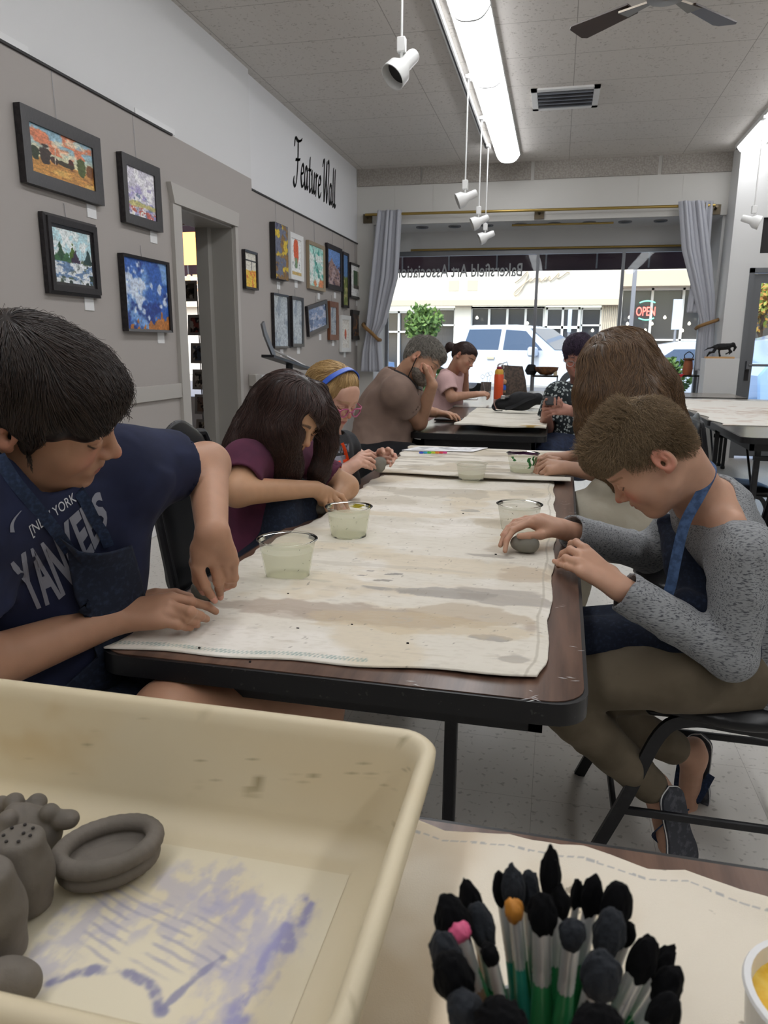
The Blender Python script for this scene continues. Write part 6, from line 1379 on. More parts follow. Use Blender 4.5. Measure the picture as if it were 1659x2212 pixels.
# ---- boy in navy, left foreground
def boyA():
    r = thing('person', 'boy with dark hair in a navy lettered T-shirt and denim apron pressing clay', 'person', (-.8, .85, .0))
    Hd = Head(.235, dict(earR=(38, 935), nose=(243, 982), mouthR=(196, 1022), eyeR=(180, 962), chin=(192, 1046)), D=.98, f=(.9, .35, -.15), u=(.25, -.8, -.5))
    sk = 'b3886e'
    shL = cm(262, 1010, 1.18); shR = cm(-150, 1075, .92); nb = cm(60, 1010, 1.07)
    elL = cm(448, 1004, 1.38); wrL = cm(458, 1150, 1.20); elR = cm(-70, 1452, .99); wrR = cm(262, 1330, 1.185)
    neck = [cap(nb-[0, 0, .05], Hd.p(0, -.13, -.22), .056, .052, .03), cap(nb-[0, 0, .02], shL*.6+nb*.4, .05, .045, .04), cap(nb-[0, 0, .02], shR*.6+nb*.4, .05, .045, .04)]
    P1 = Hd.prims(jaw=1.0, cheek=1, nose=1.1, top=.31)+neck
    aL = [cap(shL, elL, .046, .037, .02), cap(elL, wrL, .040, .026, .025)]
    q = lambda x, y, D: cm(x, y, D)
    fL = [[q(438, 1222, 1.215), q(430+22, 1262, 1.235), q(449, 1282, 1.255), q(462, 1296, 1.262)],
          [q(462, 1215, 1.22), q(472, 1256, 1.24), q(474, 1272, 1.26), q(476, 1290, 1.275)],
          [q(484, 1212, 1.225), q(494, 1248, 1.25), q(490, 1265, 1.275), q(480, 1274, 1.29)],
          [q(504, 1216, 1.235), q(506, 1248, 1.25), q(503, 1262, 1.27), q(492, 1268, 1.28)]]
    fL[0] = [q(428, 1228, 1.21), q(443, 1264, 1.225), q(452, 1281, 1.24), q(464, 1297, 1.25)]
    tL = [q(432, 1185, 1.21), q(424, 1215, 1.235), q(428, 1252, 1.26), q(440, 1278, 1.275)]
    hL = handpts(wrL, fL, tL, .172)
    aR = [cap(shR, elR, .052, .042, .02), cap(elR, wrR, .042, .027, .02)]
    zt = lambda x, y, z: onz(x, y, z)
    fR = [[zt(372, 1292, .80), zt(412, 1300, .792), zt(445, 1308, .772), zt(466, 1321, .758)],
          [zt(368, 1310, .793), zt(412, 1322, .79), zt(432, 1331, .772), zt(446, 1337, .757)],
          [zt(362, 1326, .785), zt(402, 1334, .78), zt(420, 1343, .766), zt(426, 1350, .755)],
          [zt(350, 1344, .775), zt(384, 1350, .77), zt(402, 1354, .76), zt(412, 1357, .754)]]
    tR = [zt(285, 1300, .785), zt(335, 1286, .79), zt(378, 1284, .785), zt(410, 1290, .775)]
    hR = handpts(wrR+[0, 0, .0], fR, tR, .176)
    thigh = [cap(cm(380, 1560, 1.15), cm(668, 1524, 1.33), .075, .062, .02), cap(cm(668, 1524, 1.33), cm(690, 1850, 1.3), .058, .045, .02)]
    body(r, [(P1, .0022), (aL+hL[0], .002), (aR+hR[0], .002), (thigh, .006)], sk, (hL, hR), Hd, lip='9c5a50', red=.5, browamt=.9)
    # T-shirt
    hip = cm(40, 1580, 1.24); chest = cm(100, 1235, 1.2)
    tor = [cap(nb-[0, 0, .05], chest, .085, .115, .06, None), cap(shL+[-.02, 0, -.02], shR+[.0, 0, -.02], .062, .068, .06), cap(chest, hip, .12, .13, .06), cap(shL+[-.03, 0, -.05], cm(175, 1480, 1.27), .07, .08, .08), cap(shR+[0, .06, 0], cm(-130, 1500, 1.26), .07, .09, .08)]
    sp = [sleeve(shL, elL, .57, .068, .066, .057, .05), sleeve(shR, elR, .66, .074, .074, .064, .05)]
    neckhole = [cap(nb+[0.01, 0, -.01], Hd.p(0, -.05, -.35), .068, .085, .012, None, 's')]
    sh_o = garment('t_shirt', r, tor+sp+neckhole, .004, 'navy', .0065, 10, 3, smooth=2)
    bv = bvh_of(sh_o)
    # lettering on the chest
    def letters(txt, pts, hgt, wid, m, bold, sk_=0, name='shirt_print', sq=1.0, curve=None):
        V, F = textmesh(txt, 1, 0, bold=bold, res=3, space=1.0); 
        # subdivide long polygons
        import bmesh
        me = bpy.data.meshes.new('x'); me.from_pydata([tuple(v) for v in V], [], F); bm = bmesh.new(); bm.from_mesh(me); bmesh.ops.triangulate(bm, faces=bm.faces)
        for _ in range(3):
            es = [e for e in bm.edges if e.calc_length() > .14]
            if es: bmesh.ops.subdivide_edges(bm, edges=es, cuts=1); bmesh.ops.triangulate(bm, faces=bm.faces)
        V = np.array([v.co[:] for v in bm.verts]); F = [tuple(v.index for v in f.verts) for f in bm.faces]; bm.free(); bpy.data.meshes.remove(me)
        w = V[:, 0].max(); u = V[:, 0]/w; h = V[:, 1]/.73
        base = np.array([np.interp(u, [p[0] for p in pts], [p[1] for p in pts]), np.interp(u, [p[0] for p in pts], [p[2] for p in pts])]).T
        upx = np.array([np.interp(u, [p[0] for p in pts], [p[3] for p in pts]), np.interp(u, [p[0] for p in pts], [p[4] for p in pts])]).T
        px = base+upx*h[:, None]
        Q = np.array([cm(x, y, 1.0) for x, y in px]); Q = project(Q, bv, .0018); addmesh(name, Q, F, m, r, smooth=False)
    letters('YANKEES', [(0, 66, 1316, -44, -100), (.14, 98, 1303, -48, -112), (.28, 126, 1290, -46, -112), (.42, 152, 1268, -45, -110), (.57, 174, 1236, -42, -104), (.72, 196, 1200, -36, -92), (.86, 214, 1164, -28, -80), (1, 234, 1122, -18, -66)], 1, 1, 'print', .035)
    letters('[NEW YORK', [(0, 68, 1158, -8, -21), (.5, 118, 1118, -9, -20), (1, 166, 1082, -8, -20)], 1, 1, 'printwhite', .0)
    P = bez([(46, 1103), (32, 1120), (26, 1135), (27, 1150)], 8); W = [.5, 2, 3, 4]; V = []; F = []
    def blob(pix): 
        Q = project(np.array([cm(x, y, 1.0) for x, y in pix]), bv, .0018); m = MB(); m.add(Q, [tuple(range(len(Q)))]); return m
    m = MB()
    for i in range(len(P)-1):
        w0 = 1+4.2*i/len(P); w1 = 1+4.2*(i+1)/len(P); q4 = [(P[i][0]-w0, P[i][1]), (P[i][0]+w0, P[i][1]), (P[i+1][0]+w1, P[i+1][1]), (P[i+1][0]-w1, P[i+1][1])]; Q = project(np.array([cm(x, y, 1.) for x, y in q4]), bv, .0018); m.add(Q, [(0, 1, 2, 3)])
    m.build('shirt_emblem', 'print', r, fix=False)
    # collar rib
    # apron: bib, straps, skirt over the lap
    pts = [(146, 1186), (180, 1192), (215, 1200), (262, 1196), (284, 1182)]
    bib_o = [[(146, 1186), (284, 1178)], [(150, 1230), (298, 1225)], [(162, 1290), (312, 1280)], [(190, 1350), (320, 1330)], [(210, 1420), (330, 1400)], [(120, 1500), (400, 1480)]]
    n = 36; rows = 40; V = []
    for j in range(rows+1):
        t = j/rows*(len(bib_o)-1); i = min(int(t), len(bib_o)-2); fr = t-i; L0 = np.array(bib_o[i][0])*(1-fr)+np.array(bib_o[i+1][0])*fr; R0 = np.array(bib_o[i][1])*(1-fr)+np.array(bib_o[i+1][1])*fr
        for k in range(n+1): u = k/n; sag = 14*math.sin(math.pi*u)*max(0, 1-j/8); q_ = L0+(R0-L0)*u; V.append((q_[0], q_[1]+sag, u, j/rows))
    Q = project(np.array([cm(a[0], a[1], 1.0) for a in V]), bv, .006)
    Q = Q.reshape(rows+1, n+1, 3)
    for _ in range(3): Q[1:-1, 1:-1] = (Q[:-2, 1:-1]+Q[2:, 1:-1]+Q[1:-1, :-2]+Q[1:-1, 2:])/4
    puff = np.array([[.006+.010*max(0, 1-j/12)+.016*math.sin(math.pi*k/n)*max(0, 1-j/14) for k in range(n+1)] for j in range(rows+1)])
    for j in range(rows+1):
        for k in range(n+1): Q[j, k] += nrm(EYE-Q[j, k])*puff[j, k]
    idx = np.arange((rows+1)*(n+1)).reshape(rows+1, n+1); F = np.stack([idx[:-1, :-1], idx[:-1, 1:], idx[1:, 1:], idx[1:, :-1]], -1).reshape(-1, 4)
    ap = addmesh('apron_bib', Q.reshape(-1, 3), F, 'denimdark', r); mo = ap.modifiers.new('s', 'SOLIDIFY'); mo.thickness = .003; mo.offset = 0
    s1 = surfstrap('apron_strap', r, [(-4, 985), (28, 1035), (58, 1072), (90, 1110), (117, 1142), (150, 1190)], bv, .017, .003, 'denim', lift=.006)
    s2 = surfstrap('apron_strap', r, [(160, 1045), (185, 1085), (205, 1125), (222, 1150), (235, 1180)], bv, .016, .003, 'denim', lift=.008)
    lap = [cap(hip+[0, 0, -.03], cm(430, 1575, 1.25), .12, .09, .05), cap(hip+[0, 0, -.06], cm(250, 1660, 1.08), .12, .10, .05), cap(cm(170, 1530, 1.25), cm(430, 1580, 1.27), .05, .08, .05)]
    garment('apron_skirt', r, lap, .006, 'denimdark', .006, 9, 8)
    # hair
    E, C = Hd.ell, Hd.cap
    hp = [E((0, -.09, .14), (.368, .45, .345), .01), E((0, .12, .19), (.33, .31, .22), .02), E((-.0, -.30, -.05), (.27, .22, .28), .02), C((-.22, .30, .08), (.22, .30, .08), .09, .09, .02), C((.31, .12, .05), (.33, -.02, .03), .06, .06, .02), C((-.31, .12, .05), (-.33, -.02, .03), .06, .06, .02), E((.31, .03, -.0), (.05, .05, .13), .01), E((-.31, .03, -.0), (.05, .05, .13), .01),
          E((0, .60, -.25), (.5, .48, .45), .012, 's'), E((0, .2, -.42), (.6, .25, .32), .012, 's'), E((.38, -.07, -.10), (.08, .10, .12), .006, 's'), E((-.38, -.07, -.10), (.08, .10, .12), .006, 's')]
    V, F = sdfmesh(hp, .004); ho = addmesh('hair', V, F, 'hairdark', r)
    wh = Hd.p(.05, -.32, .5)
    def flow(P):
        q = P-wh; d = q/np.maximum(np.linalg.norm(q, axis=1, keepdims=True), .01); l = Hd.loc(P)
        fr = sst(l[:, 1], -.1, .25)[:, None]; return d*.8+(-Hd.u)*.7+Hd.f*(.35*fr)
    fr_ = RS.rand(9000)*.06
    def keep(P): l = Hd.loc(P); return ~((l[:, 1] > .12) & (l[:, 2] < .13+fr_-.05*np.abs(l[:, 0])/.3) | (l[:, 2] < -.27) & (l[:, 1] < 0))
    S, _, _ = strands(hp, 9000, flow, .085, 11, .0004, .004, .10, mesh=(V, F), clump=.7, seed=3, keep=keep)
    haircurves('hair_strands', S, 'hairdark', ho, .0007)
    S, _, _ = strands(hp, 160, flow, .06, 9, .001, .010, .25, mesh=(V, F), seed=5, mask=lambda c: (Hd.loc(c)[:, 2] > .25)*1.)
    haircurves('stray_hairs', S, 'hairdark', ho, .0004)
    return r, Hd
hairmat('hairdark', '1c1513', '33261f', rough=.38, spec=.5)
boyA()
tc = chair('black vinyl chair between the boy in navy and the dark-haired girl', (-.88, 2.09, 0), 0.0)
# ---- boy in grey heather, right
hairmat('hairbrown', '63523e', '9a8466', rough=.5, spec=.4); hairmat('hairblonde', '8d7048', 'c2a26e', rough=.45, spec=.4); hairmat('hairlong', '4a3828', '75593d', rough=.42, spec=.45); hairmat('hairgrey', '5c5852', 'a39d93', rough=.5); hairmat('hairpurple', '2c2430', '54455c', rough=.45); hairmat('hairdark2', '231815', '46302a', rough=.4, spec=.45)
def sleeve_cut(sh, el, t, ra, op='s'):
    d = nrm(el-sh); e = sh+(el-sh)*t; return cap(e-d*.02, e+d*.14, ra, ra+.014, .004, None, op)
def sprims(a, b, t, r0, r1, k=.04): return [cap(a, a+(b-a)*t, r0, r1, k)]
def boyB():
    r = thing('person', 'boy with short light-brown hair in a grey heather shirt and denim apron', 'person', (.35, 1.7, 0))
    Hd = Head(.225, dict(earL=(1430, 1000), nose=(1336, 1086), mouthL=(1385, 1096), eyeL=(1352, 1050), chin=(1400, 1110)), D=1.5, f=(-.7, .65, -.15), u=(-.6, -.72, -.3))
    nb = cm(1540, 1095, 1.6); shL = cm(1606, 1190, 1.42); shR = cm(1490, 1120, 1.84); elL = cm(1580, 1418, 1.46); wrL = cm(1338, 1270, 1.47); elR = cm(1400, 1195, 1.9); wrR = cm(1216, 1144, 1.74)
    P1 = Hd.prims(nose=1.0, cheek=1.12, jaw=1.08, back=.375)+[cap(nb-[0, 0, .03], Hd.p(0, -.16, -.2), .06, .052, .03), cap(nb, shL*.5+nb*.5, .05, .04, .04), cap(nb, shR*.5+nb*.5, .05, .04, .04)]
    q = lambda x, y, z: onz(x, y, z); c = cm
    # right hand over the clay block
    fR = [[c(1142, 1130, 1.69), c(1108, 1146, 1.685), c(1094, 1168, 1.67), c(1091, 1190, 1.66)], [c(1150, 1124, 1.70), c(1112, 1136, 1.70), c(1090, 1156, 1.69), c(1081, 1178, 1.68)],
          [c(1158, 1120, 1.715), c(1122, 1127, 1.72), c(1098, 1140, 1.715), c(1085, 1156, 1.70)], [c(1166, 1118, 1.73), c(1136, 1120, 1.74), c(1112, 1126, 1.74), c(1100, 1136, 1.735)]]
    tR = [c(1198, 1146, 1.72), c(1168, 1156, 1.69), c(1142, 1158, 1.675), c(1122, 1158, 1.67)]
    hR = handpts(wrR, fR, tR, .158)
    # left hand resting on the table edge
    fL = [[c(1262, 1184, 1.52), c(1245, 1172, 1.56), c(1234, 1174, 1.585), c(1230, 1180, 1.60)], [c(1256, 1200, 1.50), c(1232, 1188, 1.545), c(1216, 1196, 1.57), c(1210, 1206, 1.585)],
          [c(1250, 1216, 1.485), c(1222, 1206, 1.53), c(1209, 1214, 1.56), c(1206, 1222, 1.575)], [c(1252, 1234, 1.47), c(1226, 1224, 1.51), c(1210, 1219, 1.545), c(1197, 1212, 1.57)]]
    tL = [c(1320, 1238, 1.50), c(1290, 1220, 1.545), c(1275, 1225, 1.57), c(1262, 1232, 1.585)]
    hL = handpts(wrL, fL, tL, .170)
    # feet
    def foot(an, toe, side, s=1):
        an = np.array(an); toe = np.array(toe); d = nrm(toe-an); L = []; heel = an-d*.03
        L += [cap(an, toe-d*.05, .03, .026, .02), cap(heel, heel+d*.05, .026, .028, .02)]
        for k in range(5): o = side*(k-2)*.0145; t0 = toe-d*.045+o; L.append(cap(t0, t0+d*(.04-.005*abs(k-.5)), .0115 if k else .014, .009 if k else .012, .008))
        return L, d, heel
    an1 = cm(1424, 1715, 1.73); to1 = cm(1452, 1862, 1.775); sd1 = nrm(np.cross(to1-an1, (.9, .3, -.1)))
    f1, d1, h1 = foot(an1+[-.0, 0, 0], to1, nrm(np.cross(d_ := nrm(to1-an1), nrm(np.array([.95, -.3, .1])))))
    an2 = cm(1498, 1632, 1.9); to2 = cm(1482, 1765, 2.0)
    f2, d2, h2 = foot(an2, to2, nrm(np.cross(nrm(to2-an2), nrm(np.array([.95, -.3, .1])))))
    kn = cm(1228, 1535, 1.62); shin = [cap(kn, an1, .04, .028, .02), cap(cm(1250, 1530, 1.75), an2, .04, .028, .02)]
    body(r, [(P1, .0022), ([cap(elR, wrR, .036, .024, .02)]+hR[0], .002), ([cap(elL, wrL, .036, .026, .02)]+hL[0], .002), (f1+f2+shin, .003)], 'c0967e', (hR, hL), Hd, lip='b46c60', red=.9, brow='6a5038', browamt=.6)
    hip = cm(1650, 1410, 1.66); ch = cm(1600, 1290, 1.70)
    tor = [cap(nb-[0, 0, .015], ch, .088, .115, .06), cap(ch, hip, .115, .125, .06), cap(hip, cm(1658, 1468, 1.65), .135, .135, .04), cap(shL+[.0, .05, -.02], shR, .065, .06, .05)]
    mid = elL+(wrL-elL)*.5
    sl = [cap(shL, elL, .062, .05, .022), cap(elL, mid, .05, .044, .015), sleeve(mid, wrL+(wrL-mid)*.0, .94, .046, .043, .035, .01), cap(shR, elR, .06, .05, .03), sleeve(elR, wrR, .93, .05, .043, .034, .02)]
    nh = [cap(nb+[0, 0, .0], Hd.p(0, -.1, -.3), .053, .066, .012, None, 's')]
    so = garment('long_sleeve_shirt', r, tor+sl+nh, .004, 'heather', .007, 15, 21, smooth=2); bv = bvh_of(so)
    # trousers
    hip = cm(1640, 1462, 1.64)
    th = [cap(hip, cm(1470, 1452, 1.56), .105, .078, .05), cap(cm(1470, 1452, 1.56), cm(1236, 1478, 1.62), .078, .06, .04)]
    tr = th+[cap(kn, an1+(kn-an1)*.12, .058, .044, .03), cap(hip+[0, .05, 0], cm(1250, 1495, 1.76), .1, .06, .05), cap(cm(1250, 1510, 1.75), an2+(cm(1250, 1530, 1.75)-an2)*.2, .06, .046, .03)]
    garment('trousers', r, tr, .005, 'khaki', .006, 12, 31)
    garment('apron_skirt', r, [cap(cm(1530, 1385, 1.6), cm(1262, 1392, 1.66), .07, .062, .05), cap(cm(1450, 1345, 1.68), cm(1268, 1352, 1.76), .055, .048, .05), cap(cm(1560, 1400, 1.56), cm(1470, 1400, 1.56), .075, .07, .05)], .004, 'denimdark', .005, 9, 33)
    # bib
    bib = [cap(cm(1475, 1190, 1.62), cm(1500, 1330, 1.55), .035, .05, .03), cap(cm(1440, 1130, 1.66), cm(1470, 1220, 1.6), .022, .03, .03), cap(cm(1480, 1300, 1.52), cm(1560, 1330, 1.50), .03, .02, .02)]
    garment('apron_bib', r, bib, .0035, 'denimdark', .005, 14, 35)
    pts = [(1500, 996, 1.63), (1528, 1004, 1.56), (1536, 1022, 1.50), (1512, 1070, 1.475), (1480, 1130, 1.47), (1462, 1200, 1.475), (1450, 1260, 1.48), (1438, 1298, 1.49)]
    P = bez([cm(*p) for p in pts], 6); MB().strap(P, .021, .004, [nrm(EYE-p+np.array([0, 0, .2])) for p in P]).build('apron_strap', 'denimblue', r)
    # flip-flops
    def flip(h, toe, nrm_, nm, up):
        d = nrm(toe-h); s = nrm(np.cross(d, nrm_)); L_ = np.linalg.norm(toe-h)+.02; o = h-d*.012+nrm_*.034
        prof = [(0, 0), (.02, .028), (.07, .033), (.13, .033), (.18, .042), (.215, .04), (.24, .022), (.245, 0)]; k = L_/.245
        pts = [(a*k, b) for a, b in prof]+[(a*k, -b) for a, b in prof[-2:0:-1]]; B = bez([np.array(p) for p in pts+[pts[0]]], 4)[:-1]
        t = MB().poly([o+d*p[0]+s*p[1] for p in B], nrm_*.014).build(nm, 'sole', r)
        t2 = MB().tube([o+d*p[0]+s*p[1]*1.01+nrm_*.006 for p in B]+[o+d*B[0][0]+s*B[0][1]*1.01+nrm_*.006], .0018, 5).build('sole_piping', 'lampwhite', t); OFF[t2.name] = OFF[t.name]
        a = o+d*L_*.78; st = MB()
        for sg in (-1, 1): st.strap(bez([a-nrm_*.01, a-d*.04+s*sg*.025-nrm_*.045, a-d*.10+s*sg*.04-nrm_*.0], 5), .02, .003, [nrm_]*11)
        q_ = st.build('thong_strap', 'denim', t); OFF[q_.name] = OFF[t.name]
    mk('sole', '3b3d44', rough=.8, mix='55575e', ms=60, lo=.5, hi=.6)
    flip(h1, to1, nrm(np.array([.62, -.75, -.1])-d1*np.dot(d1, [.62, -.75, -.1])), 'flip_flop', 1); flip(h2, to2, nrm(np.array([.45, .8, .2])-d2*np.dot(d2, [.45, .8, .2])), 'flip_flop', 1)
    E, C = Hd.ell, Hd.cap
    hp = [E((0, -.045, .17), (.34, .385, .355), .01), E((0, .20, .29), (.27, .25, .18), .02), E((0, -.24, -.02), (.25, .17, .24), .02), C((-.2, .27, .21), (.2, .27, .21), .08, .08, .02), E((0, .60, -.28), (.5, .36, .46), .01, 's'), E((0, .25, -.42), (.6, .35, .36), .012, 's'), E((-.38, -.07, -.08), (.07, .11, .13), .006, 's'), E((.38, -.07, -.08), (.07, .11, .13), .006, 's')]
    V, F = sdfmesh(hp, .0035); ho = addmesh('hair', V, F, 'hairbrown', r); wh = Hd.p(0, -.30, .47)
    def flow(P):
        l = Hd.loc(P); t = P-wh; d = t/np.maximum(np.linalg.norm(t, axis=1, keepdims=True), .01); fr = sst(l[:, 1], -.05, .3)[:, None]*sst(l[:, 2], .1, .4)[:, None]; return d*.9-Hd.u*.3+Hd.f*.5*fr+Hd.u*.5*fr
    ln = lambda P: .007+.038*sst(Hd.loc(P)[:, 2]+.25*Hd.loc(P)[:, 1], -.05, .35)
    kb = lambda P: ~((Hd.loc(P)[:, 1] > .2) & (Hd.loc(P)[:, 2] < .13))
    S, _, _ = strands(hp, 24000, flow, ln, 7, .0, .014, .42, mesh=(V, F), clump=.8, seed=7, keep=kb); haircurves('hair_strands', S, 'hairbrown', ho, .0004, .2)
    S, _, _ = strands(hp, 1500, lambda P: Hd.u*1.+Hd.f*.1+(P-wh)*3, .034, 6, .002, .03, .4, mesh=(V, F), seed=8, mask=lambda c: ((Hd.loc(c)[:, 2] > .38) & (Hd.loc(c)[:, 1] > -.2))*1.); haircurves('cowlick', S, 'hairbrown', ho, .0005, .2)
boyB()
chair('black vinyl folding chair under the boy in grey heather', (.43, 1.78, 0), math.pi)
# ---- dark-haired girl
def longhair(r, Hd, hp, mat, n, ln, flow, seed, rad=.0008, vox=.005, jit=.06, off1=.003, clump=.8, keep=None, seg=16, disp=None):
    V, F = sdfmesh(hp, vox, disp); ho = addmesh('hair', V, F, mat, r)
    S, _, _ = strands(hp, n, flow, ln, seg, .0002, off1, jit, mesh=(V, F), clump=clump, seed=seed, keep=keep); haircurves('hair_strands', S, mat, ho, rad, .4); return ho
def girlC():
    r = thing('person', 'girl with long dark hair over her face in a maroon T-shirt and dark apron', 'person', (-.75, 1.95, 0))
    Hd = Head(.215, D=1.95, c=cm(628, 894, 1.97), f=(CR*.66-CU*.62-_fw*.42), u=(CR*.42+CU*.80-_fw*.3))
    nb = cm(560, 965, 2.05); shR = cm(530, 1000, 1.9); shL = cm(650, 985, 2.2); elR = cm(512, 1062, 1.82); wrR = cm(680, 1056, 1.98); elL = cm(748, 1052, 2.22); wrL = cm(716, 1088, 2.12)
    fR = [[cm(716, 1062, 2.03), cm(738, 1072, 2.045), cm(746, 1084, 2.05), cm(750, 1095, 2.05)], [cm(712, 1064, 2.02), cm(726, 1080, 2.03), cm(730, 1092, 2.035), cm(732, 1103, 2.04)], [cm(704, 1066, 2.01), cm(714, 1084, 2.015), cm(716, 1096, 2.02), cm(718, 1106, 2.03)], [cm(696, 1066, 2.0), cm(702, 1082, 2.0), cm(704, 1094, 2.01), cm(706, 1103, 2.02)]]
    tR = [cm(690, 1070, 2.0), cm(694, 1084, 2.03), cm(696, 1094, 2.04), cm(698, 1102, 2.05)]
    hR = handpts(wrR, fR, tR, .15); hL = hand(wrL, cm(738, 1102, 2.06)-wrL, (0, 0, 1), 1, .145, ((.4, .7, .5),)*4)
    body(r, [(Hd.prims(ears=False, top=.32)+[cap(nb, Hd.p(0, -.15, -.2), .05, .045, .03)], .0028), ([cap(shR, elR, .036, .036, .02), cap(elR, wrR, .037, .022, .02)]+hR[0], .0024), ([cap(shL, elL, .036, .036, .02), cap(elL, wrL, .034, .022, .02)]+hL[0], .0024)], 'b88f70', (hR, hL), Hd, lip='a0605a')
    ch = cm(560, 1080, 2.05); hip = cm(555, 1220, 2.05)
    tor = [cap(nb-[0, 0, .03], ch, .08, .10, .05), cap(ch, hip, .105, .12, .06), cap(shR, shL, .06, .055, .05)]
    sl = [sleeve(shR, elR, .62, .056, .056, .046), sleeve(shL, elL, .7, .052, .05, .042)]
    garment('t_shirt', r, tor+sl, .0045, 'maroon', .006, 13, 41, smooth=2)
    garment('apron', r, [cap(cm(610, 1060, 1.98), cm(600, 1200, 1.98), .05, .07, .04), cap(cm(660, 1070, 2.05), cm(640, 1180, 2.05), .04, .06, .04), cap(cm(560, 1250, 1.95), cm(640, 1250, 1.98), .09, .08, .05), cap(cm(640, 1215, 2.0), cm(720, 1300, 2.1), .08, .07, .04)], .006, 'denimdark', .004, 9, 43)
    E, C = Hd.ell, Hd.cap
    hp = [E((0, -.08, .14), (.375, .45, .355), .01), E((0, .14, .18), (.31, .29, .22), .02)]
    hp += chain([cm(590, 880, 2.0), cm(556, 930, 2.0), cm(520, 975, 1.99), cm(490, 1005, 1.99)], [.06, .058, .042, .018], .04)
    hp += chain([cm(612, 850, 1.92), cm(612, 930, 1.92), cm(612, 1010, 1.99), cm(606, 1080, 2.03), cm(600, 1150, 2.04)], [.046, .047, .044, .034, .014], .03)
    hp += chain([cm(585, 880, 1.96), cm(570, 950, 1.98), cm(585, 1030, 2.02), cm(595, 1120, 2.05)], [.055, .055, .045, .02], .04)
    hp += chain([cm(684, 850, 2.0), cm(706, 905, 2.0), cm(706, 960, 2.02), cm(690, 1020, 2.03), cm(672, 1075, 2.05)], [.032, .028, .026, .022, .012], .02)
    hp += [ell(cm(668, 932, 1.90), (.02, .05, .05), k=.012, op='s')]
    wh = Hd.p(0, .05, .5)
    def flow(P):
        l = Hd.loc(P); q = P-wh; d = q/np.maximum(np.linalg.norm(q, axis=1, keepdims=True), .02); return d*.6*sst(l[:, 2], -.1, .3)[:, None]+np.array([0, 0, -1.])*.8+np.where(l[:, 1] < -.2, -1., 0)[:, None]*np.array([.35, 0, 0])
    longhair(r, Hd, hp, 'hairdark2', 10000, .2, flow, 11, .0008, .0055, jit=.08, off1=.006, clump=1.2, disp=lambda P: .005*(fbm(P*np.array([40, 40, 6]), 3)-.5)*2)
girlC()
